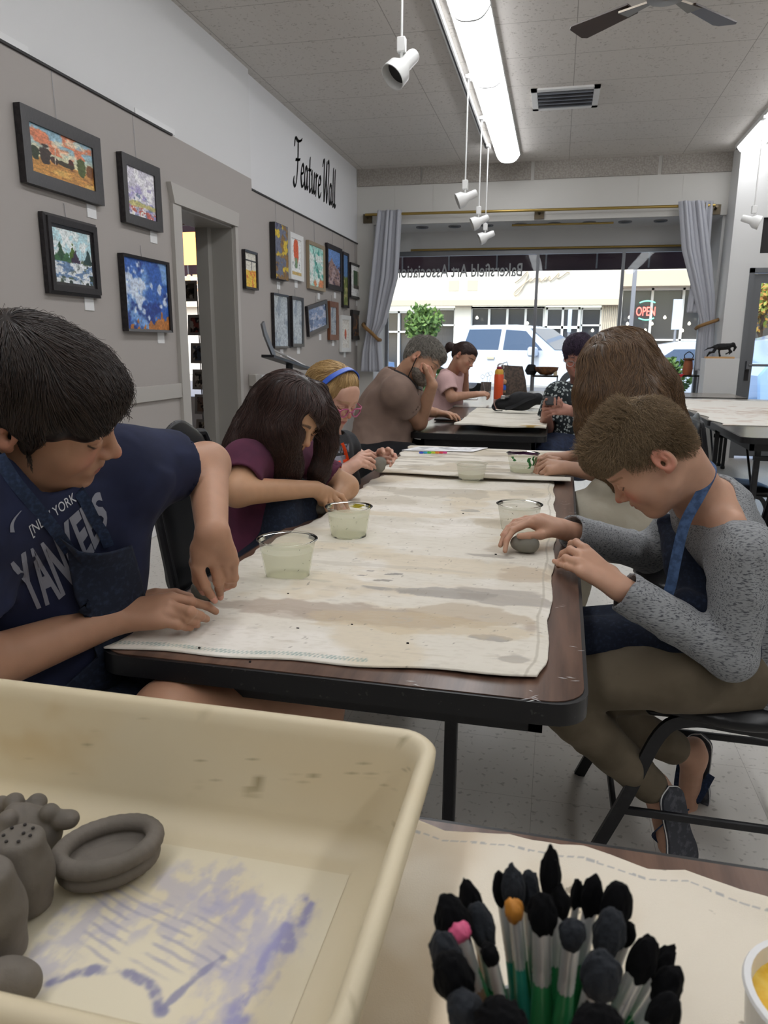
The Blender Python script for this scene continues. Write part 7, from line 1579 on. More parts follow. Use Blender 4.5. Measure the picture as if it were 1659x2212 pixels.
# ---- blonde girl with glasses
def girlD():
    r = thing('person', 'blonde girl with pink glasses, blue headband and orange apron holding clay', 'person', (-.85, 2.5, 0))
    Hd = Head(.205, dict(nose=(757, 899), mouth=(744, 913), chin=(727, 928), eyeR=(737, 882), eyeL=(764, 881)), D=2.42, f=(.75, .35, -.55), u=(.2, -.95, -.2))
    nb = cm(710, 945, 2.5); shR = cm(698, 975, 2.4); shL = cm(742, 962, 2.66); elR = cm(712, 1035, 2.36); wrR = cm(752, 1012, 2.42); elL = cm(770, 990, 2.72); wrL = cm(812, 992, 2.60)
    fR = [[cm(780, 985, 2.47), cm(800, 982, 2.5), cm(812, 990, 2.51), cm(817, 998, 2.51)], [cm(782, 990, 2.45), cm(800, 992, 2.48), cm(811, 999, 2.49), cm(815, 1006, 2.50)], [cm(780, 997, 2.44), cm(796, 1001, 2.46), cm(806, 1006, 2.48), cm(811, 1011, 2.49)], [cm(776, 1004, 2.43), cm(790, 1008, 2.45), cm(799, 1011, 2.47), cm(804, 1014, 2.48)]]
    tR = [cm(764, 998, 2.45), cm(778, 982, 2.49), cm(796, 976, 2.52), cm(810, 982, 2.53)]
    fL = [[cm(826, 978, 2.56), cm(838, 970, 2.54), cm(846, 974, 2.52), cm(848, 981, 2.5)], [cm(830, 984, 2.55), cm(844, 979, 2.53), cm(853, 983, 2.51), cm(856, 989, 2.5)], [cm(830, 991, 2.54), cm(843, 989, 2.52), cm(850, 993, 2.5), cm(849, 999, 2.49)], [cm(828, 998, 2.54), cm(839, 998, 2.52), cm(845, 1002, 2.5), cm(843, 1007, 2.49)]]
    tL = [cm(818, 985, 2.57), cm(820, 975, 2.53), cm(826, 972, 2.50), cm(829, 978, 2.485)]
    hR = handpts(wrR, fR, tR, .145); hL = handpts(wrL, fL, tL, .145)
    body(r, [(Hd.prims(ears=False, nose=.9, cheek=1.1, top=.33)+[cap(nb, Hd.p(0, -.13, -.2), .045, .042, .03)], .0026), ([cap(shR, elR, .036, .034, .02), cap(elR, wrR, .034, .022, .02)]+hR[0], .0024), ([cap(shL, elL, .036, .032, .02), cap(elL, wrL, .032, .022, .02)]+hL[0], .0024)], 'cba08c', (hR, hL), Hd, lip='b0605c', red=1, brow='a08058', browamt=.5)
    ch = cm(715, 1040, 2.55); hip = cm(700, 1140, 2.55)
    garment('t_shirt', r, [cap(nb-[0, 0, .03], ch, .07, .09, .05), cap(ch, hip, .095, .11, .05), cap(shR, shL, .055, .05, .05)]+[sleeve(shR, elR, .75, .05, .048, .04), sleeve(shL, elL, .55, .05, .047, .04), cap(nb, Hd.p(0, 0, -.4), .052, .06, .01, None, 's')], .0045, 'charcoal', .004, 14, 51)
    so = bpy.data.objects[r.children[-1].name]; bv = bvh_of(so)
    V, F = textmesh('CHINE TO STEM', 1, 0, bold=.02); V = V/V[:, 0].max(); Q = np.array([cm(702+52*v[0], 982-6*v[0]-115*v[1]*1.6, 2.4) for v in V]); addmesh('shirt_print', project(Q, bv, .003), F, 'print', r, smooth=False)
    # grey print block, orange apron and straps
    def patch_(name, quad, m, lift, n=8):
        Q = []; 
        for i in range(n+1):
            for j in range(n+1):
                u, v = i/n, j/n; p = (np.array(quad[0])*(1-u)+np.array(quad[1])*u)*(1-v)+(np.array(quad[3])*(1-u)+np.array(quad[2])*u)*v; Q.append(cm(p[0], p[1], 2.4))
        Q = project(np.array(Q), bv, lift); idx = np.arange((n+1)**2).reshape(n+1, n+1); F = np.stack([idx[:-1, :-1], idx[1:, :-1], idx[1:, 1:], idx[:-1, 1:]], -1).reshape(-1, 4); o = addmesh(name, Q, F, m, r); o.modifiers.new('s', 'SOLIDIFY').thickness = .002
    patch_('shirt_print', [(698, 990), (745, 983), (748, 1005), (698, 1020)], 'print', .003); patch_('apron_bib', [(716, 1000), (752, 990), (764, 1045), (714, 1050)], 'orange', .006)
    surfstrap('apron_strap', r, [(698, 952), (707, 975), (717, 1004)], bv, .016, .003, 'orange', D=2.4, lift=.008); surfstrap('apron_strap', r, [(738, 958), (744, 972), (750, 994)], bv, .014, .003, 'orange', D=2.4, lift=.008)
    E, C = Hd.ell, Hd.cap
    hp = [E((0, -.08, .14), (.36, .445, .365), .01), E((0, .06, .34), (.22, .22, .12), .02)]
    for q in (1, -1): hp += [C((q*.30, .12, .12), (q*.34, .02, -.2), .07, .08, .03), C((q*.34, .02, -.2), (q*.31, .06, -.62), .085, .06, .03)]
    hp += [C((0, -.36, 0), (0, -.34, -.58), .2, .17, .05), E((0, .60, -.12), (.29, .44, .44), .02, 's')]
    wh = Hd.p(0, .1, .52); kp = lambda P: ~((np.abs(Hd.loc(P)[:, 0]) < .27) & (Hd.loc(P)[:, 1] > .2) & (Hd.loc(P)[:, 2] < .26))
    def flow(P): q = P-wh; d = q/np.maximum(np.linalg.norm(q, axis=1, keepdims=True), .02); l = Hd.loc(P); return d*.7*sst(l[:, 2], 0, .3)[:, None]+np.array([0, 0, -1.])*.6-Hd.f*.35*sst(l[:, 2], .0, .3)[:, None]
    longhair(r, Hd, hp, 'hairblonde', 6000, .10, flow, 13, .0009, .005, keep=kp)
    MB().strap(bez([Hd.p(.40, -.0, .0), Hd.p(.385, .04, .22), Hd.p(.27, .10, .41), Hd.p(0, .12, .525), Hd.p(-.27, .10, .41), Hd.p(-.385, .04, .22)], 6), .017, .004, [nrm(x) for x in [Hd.r, Hd.r+Hd.u*.3, Hd.r+Hd.u, Hd.u, Hd.u-Hd.r, -Hd.r] for _ in range(6)][:31]).build('headband', 'bandblue', r)
    eyeglasses(Hd, r, 'glasspink', .005)
    c = cm(819, 1004, 2.5); o = sdfobj('clay_piece', [ell(c, (.022, .02, .026), k=.01), ell(c+[.01, 0, .012], (.014, .014, .014), k=.01)], .002, 'claylight', None, lump(.003, 50)); tag(o, 'small pinched clay lump in the hands of the blonde girl', 'clay')
mk('bandblue', '3b62c8', rough=.4); mk('glasspink', 'b0587e', rough=.25); girlD()
# ---- man in taupe
def manE():
    r = thing('person', 'grey-haired man in a taupe T-shirt resting his forehead on his hand', 'person', (-1.1, 4.2, 0))
    Hd = Head(.235, D=4.0, c=cm(915, 778, 4.05), f=(CR*.72-CU*.58-_fw*.25), u=(CR*.55+CU*.80-_fw*.1))
    nb = cm(862, 812, 4.12); shR = cm(858, 845, 3.95); shL = cm(880, 830, 4.4); elR = onz(905, 912, .79); wrR = cm(934, 832, 3.93); elL = cm(900, 885, 4.5); wrL = onz(942, 892, .80)
    hR = hand(wrR, cm(926, 790, 3.93)-wrR, CR*.9-_fw*.3, -1, .185, ((.9, 1.6, 1.0),)*4, .04, (.9, -.1, .3)); hL = hand(wrL, (1, -.25, -.02), (0, 0, 1), -1, .18, ((.25, .45, .3),)*4, .25)
    body(r, [(Hd.prims(nose=1.1)+[cap(nb-[0, 0, .04], Hd.p(0, -.14, -.2), .065, .06, .04)], .004), ([cap(shR, elR, .055, .044, .02), cap(elR, wrR, .046, .03, .02)]+hR[0], .0035), ([cap(shL, elL, .05, .044, .02), cap(elL, wrL, .044, .03, .02)]+hL[0], .0035)], 'b88e74', (), Hd, lip='9a6056', red=.5, brow='5c5048')
    ch = cm(838, 890, 4.2); hip = cm(815, 985, 4.2)
    garment('t_shirt', r, [cap(nb-[.02, 0, .05], ch, .12, .165, .08), cap(ch, hip, .17, .185, .08), cap(shR, shL, .085, .08, .08)]+[sleeve(shR, elR, .55, .088, .086, .07), sleeve(shL, elL, .5, .08, .08, .065), cap(nb, Hd.p(0, -.1, -.35), .075, .085, .02, None, 's')], .008, 'taupe', .012, 7, 61, smooth=2)
    MB().strap(bez([nb+[-.01, -.09, .03], nb+[.06, -.10, 0], nb+[.11, -.08, -.05], nb+[.13, 0, -.07]], 5), .02, .006, (0, -1, .3)).build('collar', 'dark', r)
    garment('trousers', r, [cap(hip, cm(900, 985, 4.3), .16, .10, .05), cap(hip+[0, -.1, -.02], cm(880, 990, 4.0), .13, .09, .05)], .01, 'blackcloth', .006, 8, 63)
    E, C = Hd.ell, Hd.cap
    hp = [E((0, -.08, .17), (.35, .44, .38), .01), E((0, .15, .27), (.28, .27, .20), .02), E((0, -.30, -.02), (.26, .18, .26), .02), E((0, .60, -.30), (.5, .36, .46), .01, 's'), E((0, .25, -.42), (.6, .35, .36), .012, 's'), E((.38, -.07, -.08), (.07, .11, .13), .006, 's'), E((-.38, -.07, -.08), (.07, .11, .13), .006, 's')]
    V, F = sdfmesh(hp, .005); ho = addmesh('hair', V, F, 'hairgrey', r); wh = Hd.p(0, -.3, .47)
    fl_ = lambda P: (P-wh)/np.maximum(np.linalg.norm(P-wh, axis=1, keepdims=True), .01)+Hd.f*.3
    S, _, _ = strands(hp, 5000, fl_, .028, 5, 0, .01, .35, mesh=(V, F), clump=.6, seed=9); haircurves('hair_strands', S, 'hairgrey', ho, .0009, .3)
    V, F = sdfmesh([E((0, .14, -.29), (.26, .235, .22), .02), E((0, .32, -.42), (.09, .07, .08), .02), E((0, .36, -.22), (.1, .06, .03), .01), C((-.2, .02, -.28), (0, .25, -.41), .085, .085, .03), C((.2, .02, -.28), (0, .25, -.41), .085, .085, .03), E((0, .32, -.26), (.1, .1, .06), .02, 's'), E((0, .3, 0), (.4, .3, .2), .02, 's')], .005); addmesh('beard', V, F, 'beardgrey', r)
    MB().tube(bez([Hd.p(.37, -.04, -.08), Hd.p(.38, .02, -.3), Hd.p(.3, .1, -.6), nb+[.13, -.08, -.1]], 6), .003, 5).build('earphone_wire', 'blackplastic', r)
mk('beardgrey', '8d857b', rough=.9, mix='6c655c', ms=90, bump=.6, bs=200); manE()
ph = onz(970, 908, .745); o = MB().box(ph-[.09, .05, 0], ph+[.09, .05, .012], .004).build('phone', 'blackplastic'); tag(o, 'black phone lying on the black table under the man\'s hand', 'phone')
# ---- woman in pink
def womanF():
    r = thing('person', 'dark-haired woman with a ponytail in a pink ruffled top leaning on her hand, writing', 'person', (-.95, 5.95, 0))
    Hd = Head(.225, D=6.1, c=cm(1003, 772, 6.1), f=(CR*.72-CU*.50-_fw*.42), u=(CR*.45+CU*.86-_fw*.15))
    nb = cm(975, 798, 6.2); shR = cm(962, 825, 6.0); shL = cm(985, 818, 6.4); elR = cm(975, 858, 5.95); wrR = cm(1026, 852, 6.15); elL = cm(1003, 848, 6.45); wrL = cm(1006, 812, 6.3)
    hR = hand(wrR, (1, .2, .1), (0, -.5, 1), -1, .17, ((.5, 1.0, .6),)*4); hL = hand(wrL, (0, -.1, 1), (.6, .6, 0), 1, .17, ((.9, 1.2, .8),)*4)
    body(r, [(Hd.prims(ears=True)+[cap(nb-[0, 0, .04], Hd.p(0, -.14, -.2), .055, .05, .04)], .005), ([cap(shR, elR, .045, .04, .02), cap(elR, wrR, .042, .026, .02)]+hR[0], .004), ([cap(shL, elL, .045, .04, .02), cap(elL, wrL, .04, .026, .02)]+hL[0], .004)], 'b58a72', (), Hd, lip='a85c58', red=.6)
    ch = cm(960, 868, 6.2); hip = cm(955, 905, 6.2)
    garment('ruffled_top', r, [cap(nb-[0, 0, .05], ch, .10, .14, .08), cap(ch, hip, .14, .15, .08), cap(shR, shL, .08, .07, .08)]+[sleeve(shR, elR, .7, .075, .08, .06), sleeve(shL, elL, .6, .07, .075, .06), cap(nb, Hd.p(0, 0, -.35), .07, .08, .02, None, 's')], .008, 'pinkshirt', .010, 12, 71, smooth=1)
    E, C = Hd.ell, Hd.cap; hp = [E((0, -.09, .17), (.35, .44, .38), .01), E((0, .14, .26), (.27, .26, .20), .02), E((0, -.35, -.0), (.22, .16, .22), .02), E((0, .60, -.30), (.5, .38, .48), .01, 's'), E((0, .25, -.42), (.6, .35, .36), .012, 's'), C((0, -.5, .2), (0, -.75, .1), .09, .12, .03), C((0, -.75, .1), (0, -.85, -.35), .12, .05, .03)]
    wh = Hd.p(0, .3, .4)
    longhair(r, Hd, hp, 'hairdark2', 2500, .12, lambda P: -Hd.f*1.+0*P-Hd.u*.3*(Hd.loc(P)[:, 1:2] < -.6), 15, .0012, .007, seg=8)
    MB().lathe([(0, -.02), (.022, -.015), (.025, 0), (.022, .015), (0, .02)], 14, Hd.p(.02, -.58, .16), axis=Hd.f).build('hair_tie', 'lampwhite', r)
womanF()
# ---- woman in floral top
def floral():
    m = mk('floral', '1a2226', rough=.8); N, L, b = nodes(m); tc = N.new('ShaderNodeTexCoord')
    nz = N.new('ShaderNodeTexNoise'); nz.inputs['Scale'].default_value = 30; vm = N.new('ShaderNodeMixRGB') if False else N.new('ShaderNodeVectorMath'); vm.operation = 'MULTIPLY_ADD'; vm.inputs[1].default_value = (.03, .03, .03); L.new(tc.outputs['Object'], nz.inputs[0]); L.new(nz.outputs['Color'], vm.inputs[0]); L.new(tc.outputs['Object'], vm.inputs[2])
    v = N.new('ShaderNodeTexVoronoi'); v.inputs['Scale'].default_value = 46; v.inputs['Randomness'].default_value = .7; L.new(vm.outputs[0], v.inputs[0])
    r = N.new('ShaderNodeValToRGB'); e = r.color_ramp.elements; e[0].position = .0; e[0].color = (*srgb('3a474c'), 1); e[1].position = .16; e[1].color = (*srgb('3a474c'), 1)
    for p, c in ((.2, 'b8c2c0'), (.36, 'aab4b4'), (.41, '1a2226'), (1, '161e22')): q = e.new(p); q.color = (*srgb(c), 1)
    L.new(v.outputs['Distance'], r.inputs[0]); L.new(r.outputs[0], b.inputs['Base Color'])
floral()
def womanG():
    r = thing('person', 'woman with short purple hair in a dark floral blouse looking at her phone', 'person', (.25, 4.6, 0))
    Hd = Head(.23, D=4.5, c=cm(1249, 770, 4.5), f=(-CR*.35-CU*.42-_fw*.84), u=(-CR*.1+CU*.92-_fw*.38))
    nb = cm(1258, 830, 4.58); shR = cm(1206, 855, 4.55); shL = cm(1300, 858, 4.6); elR = cm(1180, 925, 4.6); wrR = cm(1180, 893, 4.3); elL = cm(1320, 905, 4.5); wrL = cm(1226, 886, 4.25)
    hR = hand(wrR, cm(1205, 880, 4.2)-wrR, (0, -.3, -1), -1, .175, ((.3, .7, .5),)*4); hL = hand(wrL, cm(1190, 884, 4.2)-wrL, (0, -1, .3), 1, .175, ((.3, .6, .4),)*4)
    body(r, [(Hd.prims(cheek=1.2, jaw=1.15)+[cap(nb-[0, 0, .06], Hd.p(0, -.12, -.2), .065, .06, .04)], .0045), ([cap(shR, elR, .055, .048, .02), cap(elR, wrR, .046, .03, .02)]+hR[0], .004), ([cap(shL, elL, .055, .048, .02), cap(elL, wrL, .046, .03, .02)]+hL[0], .004)], 'b08070', (), Hd, lip='a85858', red=.9, brow='4a3c44')
    ch = cm(1252, 910, 4.62); hip = cm(1250, 965, 4.62)
    garment('floral_blouse', r, [cap(nb-[0, 0, .06], ch, .12, .165, .08), cap(ch, hip, .17, .185, .08), cap(shR, shL, .085, .085, .08)]+[sleeve(shR, elR, .75, .088, .085, .07), sleeve(shL, elL, .6, .088, .085, .07), cap(nb-[0, .03, 0], Hd.p(0, 0, -.4), .075, .095, .02, None, 's')], .008, 'floral', .010, 8, 81, smooth=2)
    garment('trousers', r, [cap(hip-[0, 0, .05], cm(1140, 975, 4.5), .16, .10, .05), cap(hip-[0, .05, .05], cm(1180, 985, 4.3), .15, .10, .05), cap(cm(1140, 975, 4.5), cm(1130, 1090, 4.5), .095, .07, .05)], .01, 'jeans', .006, 8, 83)
    E, C = Hd.ell, Hd.cap; hp = [E((0, -.06, .2), (.38, .44, .40), .01), E((0, .16, .32), (.3, .28, .22), .02), E((0, -.25, -.05), (.3, .2, .28), .02), E((.02, .60, -.28), (.5, .40, .46), .01, 's'), E((0, .25, -.46), (.6, .35, .36), .012, 's')]
    wh = Hd.p(.1, -.2, .55)
    longhair(r, Hd, hp, 'hairpurple', 5000, .045, lambda P: (P-wh)/np.maximum(np.linalg.norm(P-wh, axis=1, keepdims=True), .02)-Hd.u*.2, 17, .0011, .006, jit=.35, off1=.012, seg=7, disp=lambda P: .012*(fbm(P*35, 2)-.5))
    eyeglasses(Hd, r, 'steel', .004)
    w_ = wrL*.8+elL*.2; d = nrm(wrL-elL); MB().lathe([(.033, -.012), (.035, -.012), (.035, .012), (.033, .012)], 24, w_, axis=d, close=True).build('watch_strap', 'watchpink', r)
    e = w_+nrm(EYE-w_+np.array([0, 0, -1.5]))*.034; MB().box(e-[.017, .006, .02], e+[.017, .006, .02], .004).build('smartwatch', 'blackplastic', r)
womanG()
a = cm(1190, 866, 4.2); V = MB().box((-.036, -.006, -.035), (.036, .006, .035), .004); o = V.build('phone', 'dark', origin=(0, 0, 0)); o.location = a; o.rotation_euler = (-.9, 0, .3); tag(o, 'dark phone held up by the woman in the floral blouse', 'phone')
# ---- long-haired person on the right
def girlH():
    r = thing('person', 'person with very long light-brown hair hiding their face, in beige trousers', 'person', (.45, 2.6, 0))
    Hd = Head(.22, D=2.55, c=cm(1318, 795, 2.6), f=(-CR*.72-CU*.45+_fw*.5), u=(-CR*.38+CU*.9-_fw*.1))
    nb = cm(1385, 900, 2.65); shL = cm(1400, 950, 2.5); shR = cm(1370, 930, 2.85); elL = cm(1330, 1030, 2.55); elR = cm(1300, 985, 2.85); wrL = cm(1222, 1010, 2.62); wrR = cm(1228, 988, 2.72)
    fL = [[cm(1182, 996, 2.68), cm(1160, 1006, 2.7), cm(1156, 1020, 2.69), cm(1160, 1030, 2.69)], [cm(1180, 1004, 2.66), cm(1162, 1014, 2.67), cm(1160, 1024, 2.67), cm(1166, 1032, 2.67)], [cm(1182, 1012, 2.64), cm(1170, 1022, 2.65), cm(1170, 1029, 2.66), cm(1176, 1034, 2.66)], [cm(1188, 1020, 2.63), cm(1180, 1027, 2.64), cm(1180, 1032, 2.65), cm(1186, 1036, 2.65)]]
    tL = [cm(1206, 996, 2.68), cm(1186, 990, 2.72), cm(1170, 996, 2.74), cm(1160, 1004, 2.74)]
    hL = handpts(wrL, fL, tL, .165); hR = hand(wrR, cm(1160, 985, 2.76)-wrR, (0, 0, 1), 1, .165, ((.4, .8, .5),)*4)
    body(r, [(Hd.prims(ears=False)+[cap(nb, Hd.p(0, -.15, -.2), .05, .045, .03)], .0035), ([cap(shL, elL, .04, .036, .02), cap(elL, wrL, .036, .024, .02)]+hL[0], .0026), ([cap(shR, elR, .04, .036, .02), cap(elR, wrR, .036, .024, .02)]+hR[0], .0028)], 'bd947c', (hL,), Hd)
    ch = cm(1410, 1040, 2.7); hip = cm(1400, 1130, 2.65)
    garment('top', r, [cap(nb, ch, .08, .11, .05), cap(ch, hip, .11, .12, .05), cap(shL, shR, .065, .06, .05)]+sprims(shL, elL, .5, .055, .052)+sprims(shR, elR, .5, .055, .052), .006, 'charcoal', .006, 10, 91)
    garment('trousers', r, [cap(hip, cm(1270, 1110, 2.55), .11, .085, .05), cap(hip+[0, -.08, 0], cm(1285, 1135, 2.45), .1, .085, .05), cap(cm(1390, 1170, 2.5), cm(1290, 1165, 2.45), .09, .075, .05), cap(cm(1262, 1110, 2.55), cm(1225, 1330, 2.5), .075, .055, .04), cap(cm(1300, 1060, 2.5), cm(1390, 1080, 2.6), .05, .07, .03)], .006, 'beigepants', .010, 11, 93, smooth=2)
    E, C = Hd.ell, Hd.cap; hp = [E((0, -.08, .15), (.40, .47, .43), .01), E((0, .14, .2), (.32, .3, .25), .02)]
    hp += chain([cm(1355, 770, 2.62), cm(1400, 850, 2.6), cm(1435, 930, 2.6), cm(1455, 1000, 2.6), cm(1468, 1060, 2.6)], [.10, .10, .075, .05, .02], .05)
    hp += chain([cm(1300, 790, 2.5), cm(1308, 870, 2.48), cm(1318, 950, 2.48), cm(1325, 1040, 2.5)], [.075, .085, .08, .05], .05)
    hp += chain([cm(1345, 790, 2.5), cm(1370, 880, 2.46), cm(1390, 960, 2.46)], [.09, .1, .07], .05)
    hp += chain([cm(1275, 790, 2.5), cm(1266, 850, 2.48), cm(1262, 920, 2.48), cm(1270, 990, 2.5)], [.035, .03, .022, .008], .03)
    wh = Hd.p(0, .0, .52)
    def flow(P): q = P-wh; d = q/np.maximum(np.linalg.norm(q, axis=1, keepdims=True), .02); l = Hd.loc(P); return d*.6*sst(l[:, 2], -.1, .3)[:, None]+np.array([0, 0, -1.])*.8+CR*.3*sst(P@CR-EYE@CR, .8, 1.0)[:, None]
    longhair(r, Hd, hp, 'hairlong', 12000, .2, flow, 19, .0009, .006, jit=.09, off1=.007, clump=1.4, disp=lambda P: .007*(fbm(P*np.array([34, 34, 5]), 3)-.5)*2)
girlH()
chair('black round-backed seat under the long-haired person', (.55, 2.62, 0), math.pi)
c_ = chair('empty black folding chair tucked under the right-hand canvas table', (1.10, 4.85, 0), .05); c_.scale = (.9, .9, .84)
# ================================================================ things on the tables and in the window
mk('bottleorange', 'e0562a', rough=.35, coat=.3); mk('capyellow', 'd9a840', rough=.4); mk('capred', '8a2a38', rough=.4); mk('leather', '40352e', rough=.5, mix='57483d', ms=45, lo=.48, hi=.52); mk('pouch', '17181c', rough=.7, bump=.4, bs=300, bdist=.0008); mk('bluecloth', '2f58b0', rough=.8); mk('doll', 'c99c78', rough=.7); mk('terracotta', 'b26a48', rough=.7); mk('cream', 'e0cfae', rough=.5); mk('redcloth', 'd8283c', rough=.7); mk('plyw', 'c49a68', rough=.6); mk('horse', '0b0b0d', rough=.7, bump=1, bs=120, bdist=.004); mk('brownbowl', '8a5a34', rough=.5, mix='5a3a24', ms=20)
def on(px, py, z): return onz(px, py, z)
b = on(1076, 862, .742); b[2] = .742; t = thing('water_bottle', 'orange insulated bottle with yellow and maroon cap on the far table', 'bottle', tuple(b))
MB().lathe([(0, 0), (.040, 0), (.043, .006), (.043, .215), (.038, .225), (0, .225)], 32, b).build('bottle_body', 'bottleorange', t); MB().lathe([(.039, .222), (.039, .25), (.03, .268), (0, .268)], 32, b).build('cap', 'capyellow', t); MB().lathe([(.024, .262), (.024, .285), (.015, .292), (0, .292)], 24, b).build('spout_lid', 'capred', t)
MB().tube([b+[.03*math.cos(a)+.01, 0, .285+.035*math.sin(a)] for a in np.linspace(-.3, 3.0, 14)], .004, 6).build('carry_loop', 'lampwhite', t)
P0 = on(1083, 853, .742); P1 = on(1139, 853, .742); d = nrm(P1-P0); w = np.linalg.norm(P1-P0); n = np.array([-d[1], d[0], 0]); t = thing('tote_bag', 'dark brown checked tote bag behind the orange bottle', 'bag', tuple((P0+P1)/2)); hh = .29
V = []; 
for z, ins, dp, lean in ((0, 0, .13, 0), (hh*.5, .012, .11, -.0), (hh, .03, .05, -.0)):
    for (u, v) in ((0, 0), (1, 0), (1, 1), (0, 1)): V.append(P0+d*(ins+(w-2*ins)*u-.02*z/hh)+n*(dp*(v-.5)*1.0+.06)+np.array([0, 0, z-(.012 if (u == 1 and z == hh) else 0)]))
F = [(3, 2, 1, 0), (8, 9, 10, 11)]+[(l*4+i, l*4+(i+1) % 4, l*4+4+(i+1) % 4, l*4+4+i) for l in (0, 1) for i in range(4)]; m = MB(); m.add(V, F); m.build('bag_body', 'leather', t, angle=60)
MB().tube([P0+d*.07+n*.04+[0, 0, hh-.02], P0+d*.05+n*.03+[0, 0, hh+.03], P0-d*.04+n*.01+[0, 0, hh-.0], P0-d*.07+n*.0+[0, 0, .12]], .004, 6).build('cord', 'dark', t)
c = P0+d*.015-n*.03+np.array([0, 0, .1]); k = thing('doll_keychain', 'tiny plush doll charm in a blue vest hanging on the brown bag', 'keychain', tuple(c-[0, 0, .06]))
MB().lathe([(0, -.026), (.02, -.018), (.026, 0), (.02, .018), (0, .026)], 16, c+[0, 0, .03]).build('head', 'doll', k); MB().lathe([(0, -.03), (.02, -.03), (.022, .0), (.012, .02), (0, .02)], 16, c+[0, 0, -.02]).build('vest', 'bluecloth', k)
for s in (-1, 1): MB().tube([c+[s*.008, 0, -.045], c+[s*.01, 0, -.075]], .008, 8).build('leg', 'doll', k)
MB().tube([c+[0, 0, .055], c+[.0, 0, .12]], .003, 5).build('chain', 'steel', k)
a = on(1049, 846, .742); t = thing('tablet', 'dark propped tablet near the writing woman', 'tablet', tuple(a)); MB().poly([a+[-.055, 0, 0], a+[.055, 0, 0], a+[.055, .03, .10], a+[-.055, .03, .10]], (0, .01, 0)).build('screen_case', 'leather', t); MB().poly([a+[-.03, .09, 0], a+[.03, .09, 0], a+[.0, .03, .085]], (0, .004, 0)).build('stand_leg', 'dark', t)
a = on(1052, 847, .742); t = thing('wire_ornament', 'thin white wire flower ornament beside the orange bottle', 'ornament', tuple(a)); m = MB()
for s in (-.05, 0, .03):
    m.tube([a+[s*.4, -.02, 0], a+[s, -.02, .16+s*.4]], .0015, 5); q = a+[s, -.02, .18+s*.4]; m.tube([q+[.02*math.cos(x), 0, .02*math.sin(x)] for x in np.linspace(0, 6.28, 14)], .0015, 5)
m.build('wire', 'steel', t)
a = on(1010, 862, .742); tag(MB().box(a-[.10, .07, 0], a+[.09, .07, .004]).build('notebook', 'card'), 'open white notebook under the writing woman\'s forearm', 'notebook')
# pouch
a = on(1118, 886, .785); dd = nrm([1, .05, 0]); nn = np.array([0, -1, .3]); t = thing('waist_pouch', 'black zipped waist pouch lying on the heaped canvas', 'pouch', tuple(a)); q = lambda x, y, z: a+np.array([x, y, z])
V, F = sdfmesh([cap(q(-.11, 0, .035), q(.02, 0, .055), .045, .062, .03, ((0, 1, 0), .6)), cap(q(.02, 0, .055), q(.13, .02, .08), .06, .035, .03, ((0, 1, 0), .6)), cap(q(.13, .02, .08), q(.165, .03, .06), .03, .02, .02), plane(q(0, 0, 0), (0, 0, -1), .01)], .005, lambda P: .005*(fbm(P*18, 3)-.5)*2); addmesh('pouch_body', V, F, 'pouch', t)
MB().strap(bez([q(.12, -.05, .1), q(.05, -.06, .07), q(-.02, -.055, .03), q(-.08, -.05, .01)], 6), .022, .004, (0, -1, .4)).build('front_flap', 'pouch', t); MB().strap(bez([q(-.06, -.03, .085), q(-.13, -.03, .075), q(-.165, -.03, .04), q(-.15, -.04, .0), q(-.10, -.05, -.002)], 6), .024, .003, (-.3, 0, 1)).build('waist_strap', 'pouch', t)
MB().box(q(-.115, -.045, .075), q(-.085, -.03, .10), .003).build('buckle', 'steel', t)
# paper with sketch and coloured markers at the far end of the long table
def sk(u, v): c = flat(u, 'e8e8ea'); return blend(c, '6d6f74', sst(n2(u, v, 9, seed=301), .56, .6)*(u > .1)*(u < .9)*(v > .15)*(v < .85)*.6)
a, b_, c_ = on(868, 972, .762), on(1022, 975, .762), on(905, 964, .762); o = canvas_grid('drawing_sheet', a, b_-a, (c_-a)*1.0, 40, 30, sk, 'vcol', thick=.002, nvec=(0, 0, 1), origin=tuple(a)); tag(o, 'white sheet with a pencil drawing at the far end of the long table', 'paper')
for i, col in enumerate(('3a58c8', '40a8c8', '58c048', 'c8d838', 'e88838', 'e8485a', 'e05098')):
    mk('marker%d' % i, col, rough=.5); p = on(910+8.5*i, 980, .764); tag(MB().box(p-[.009, .004, .0], p+[.009, .004, .009], .002).build('marker', 'marker%d' % i), ['dark blue', 'light blue', 'green', 'yellow-green', 'orange', 'red', 'pink'][i]+' segment of the rainbow row of markers by the drawing', 'marker', 'rainbow row of small markers')
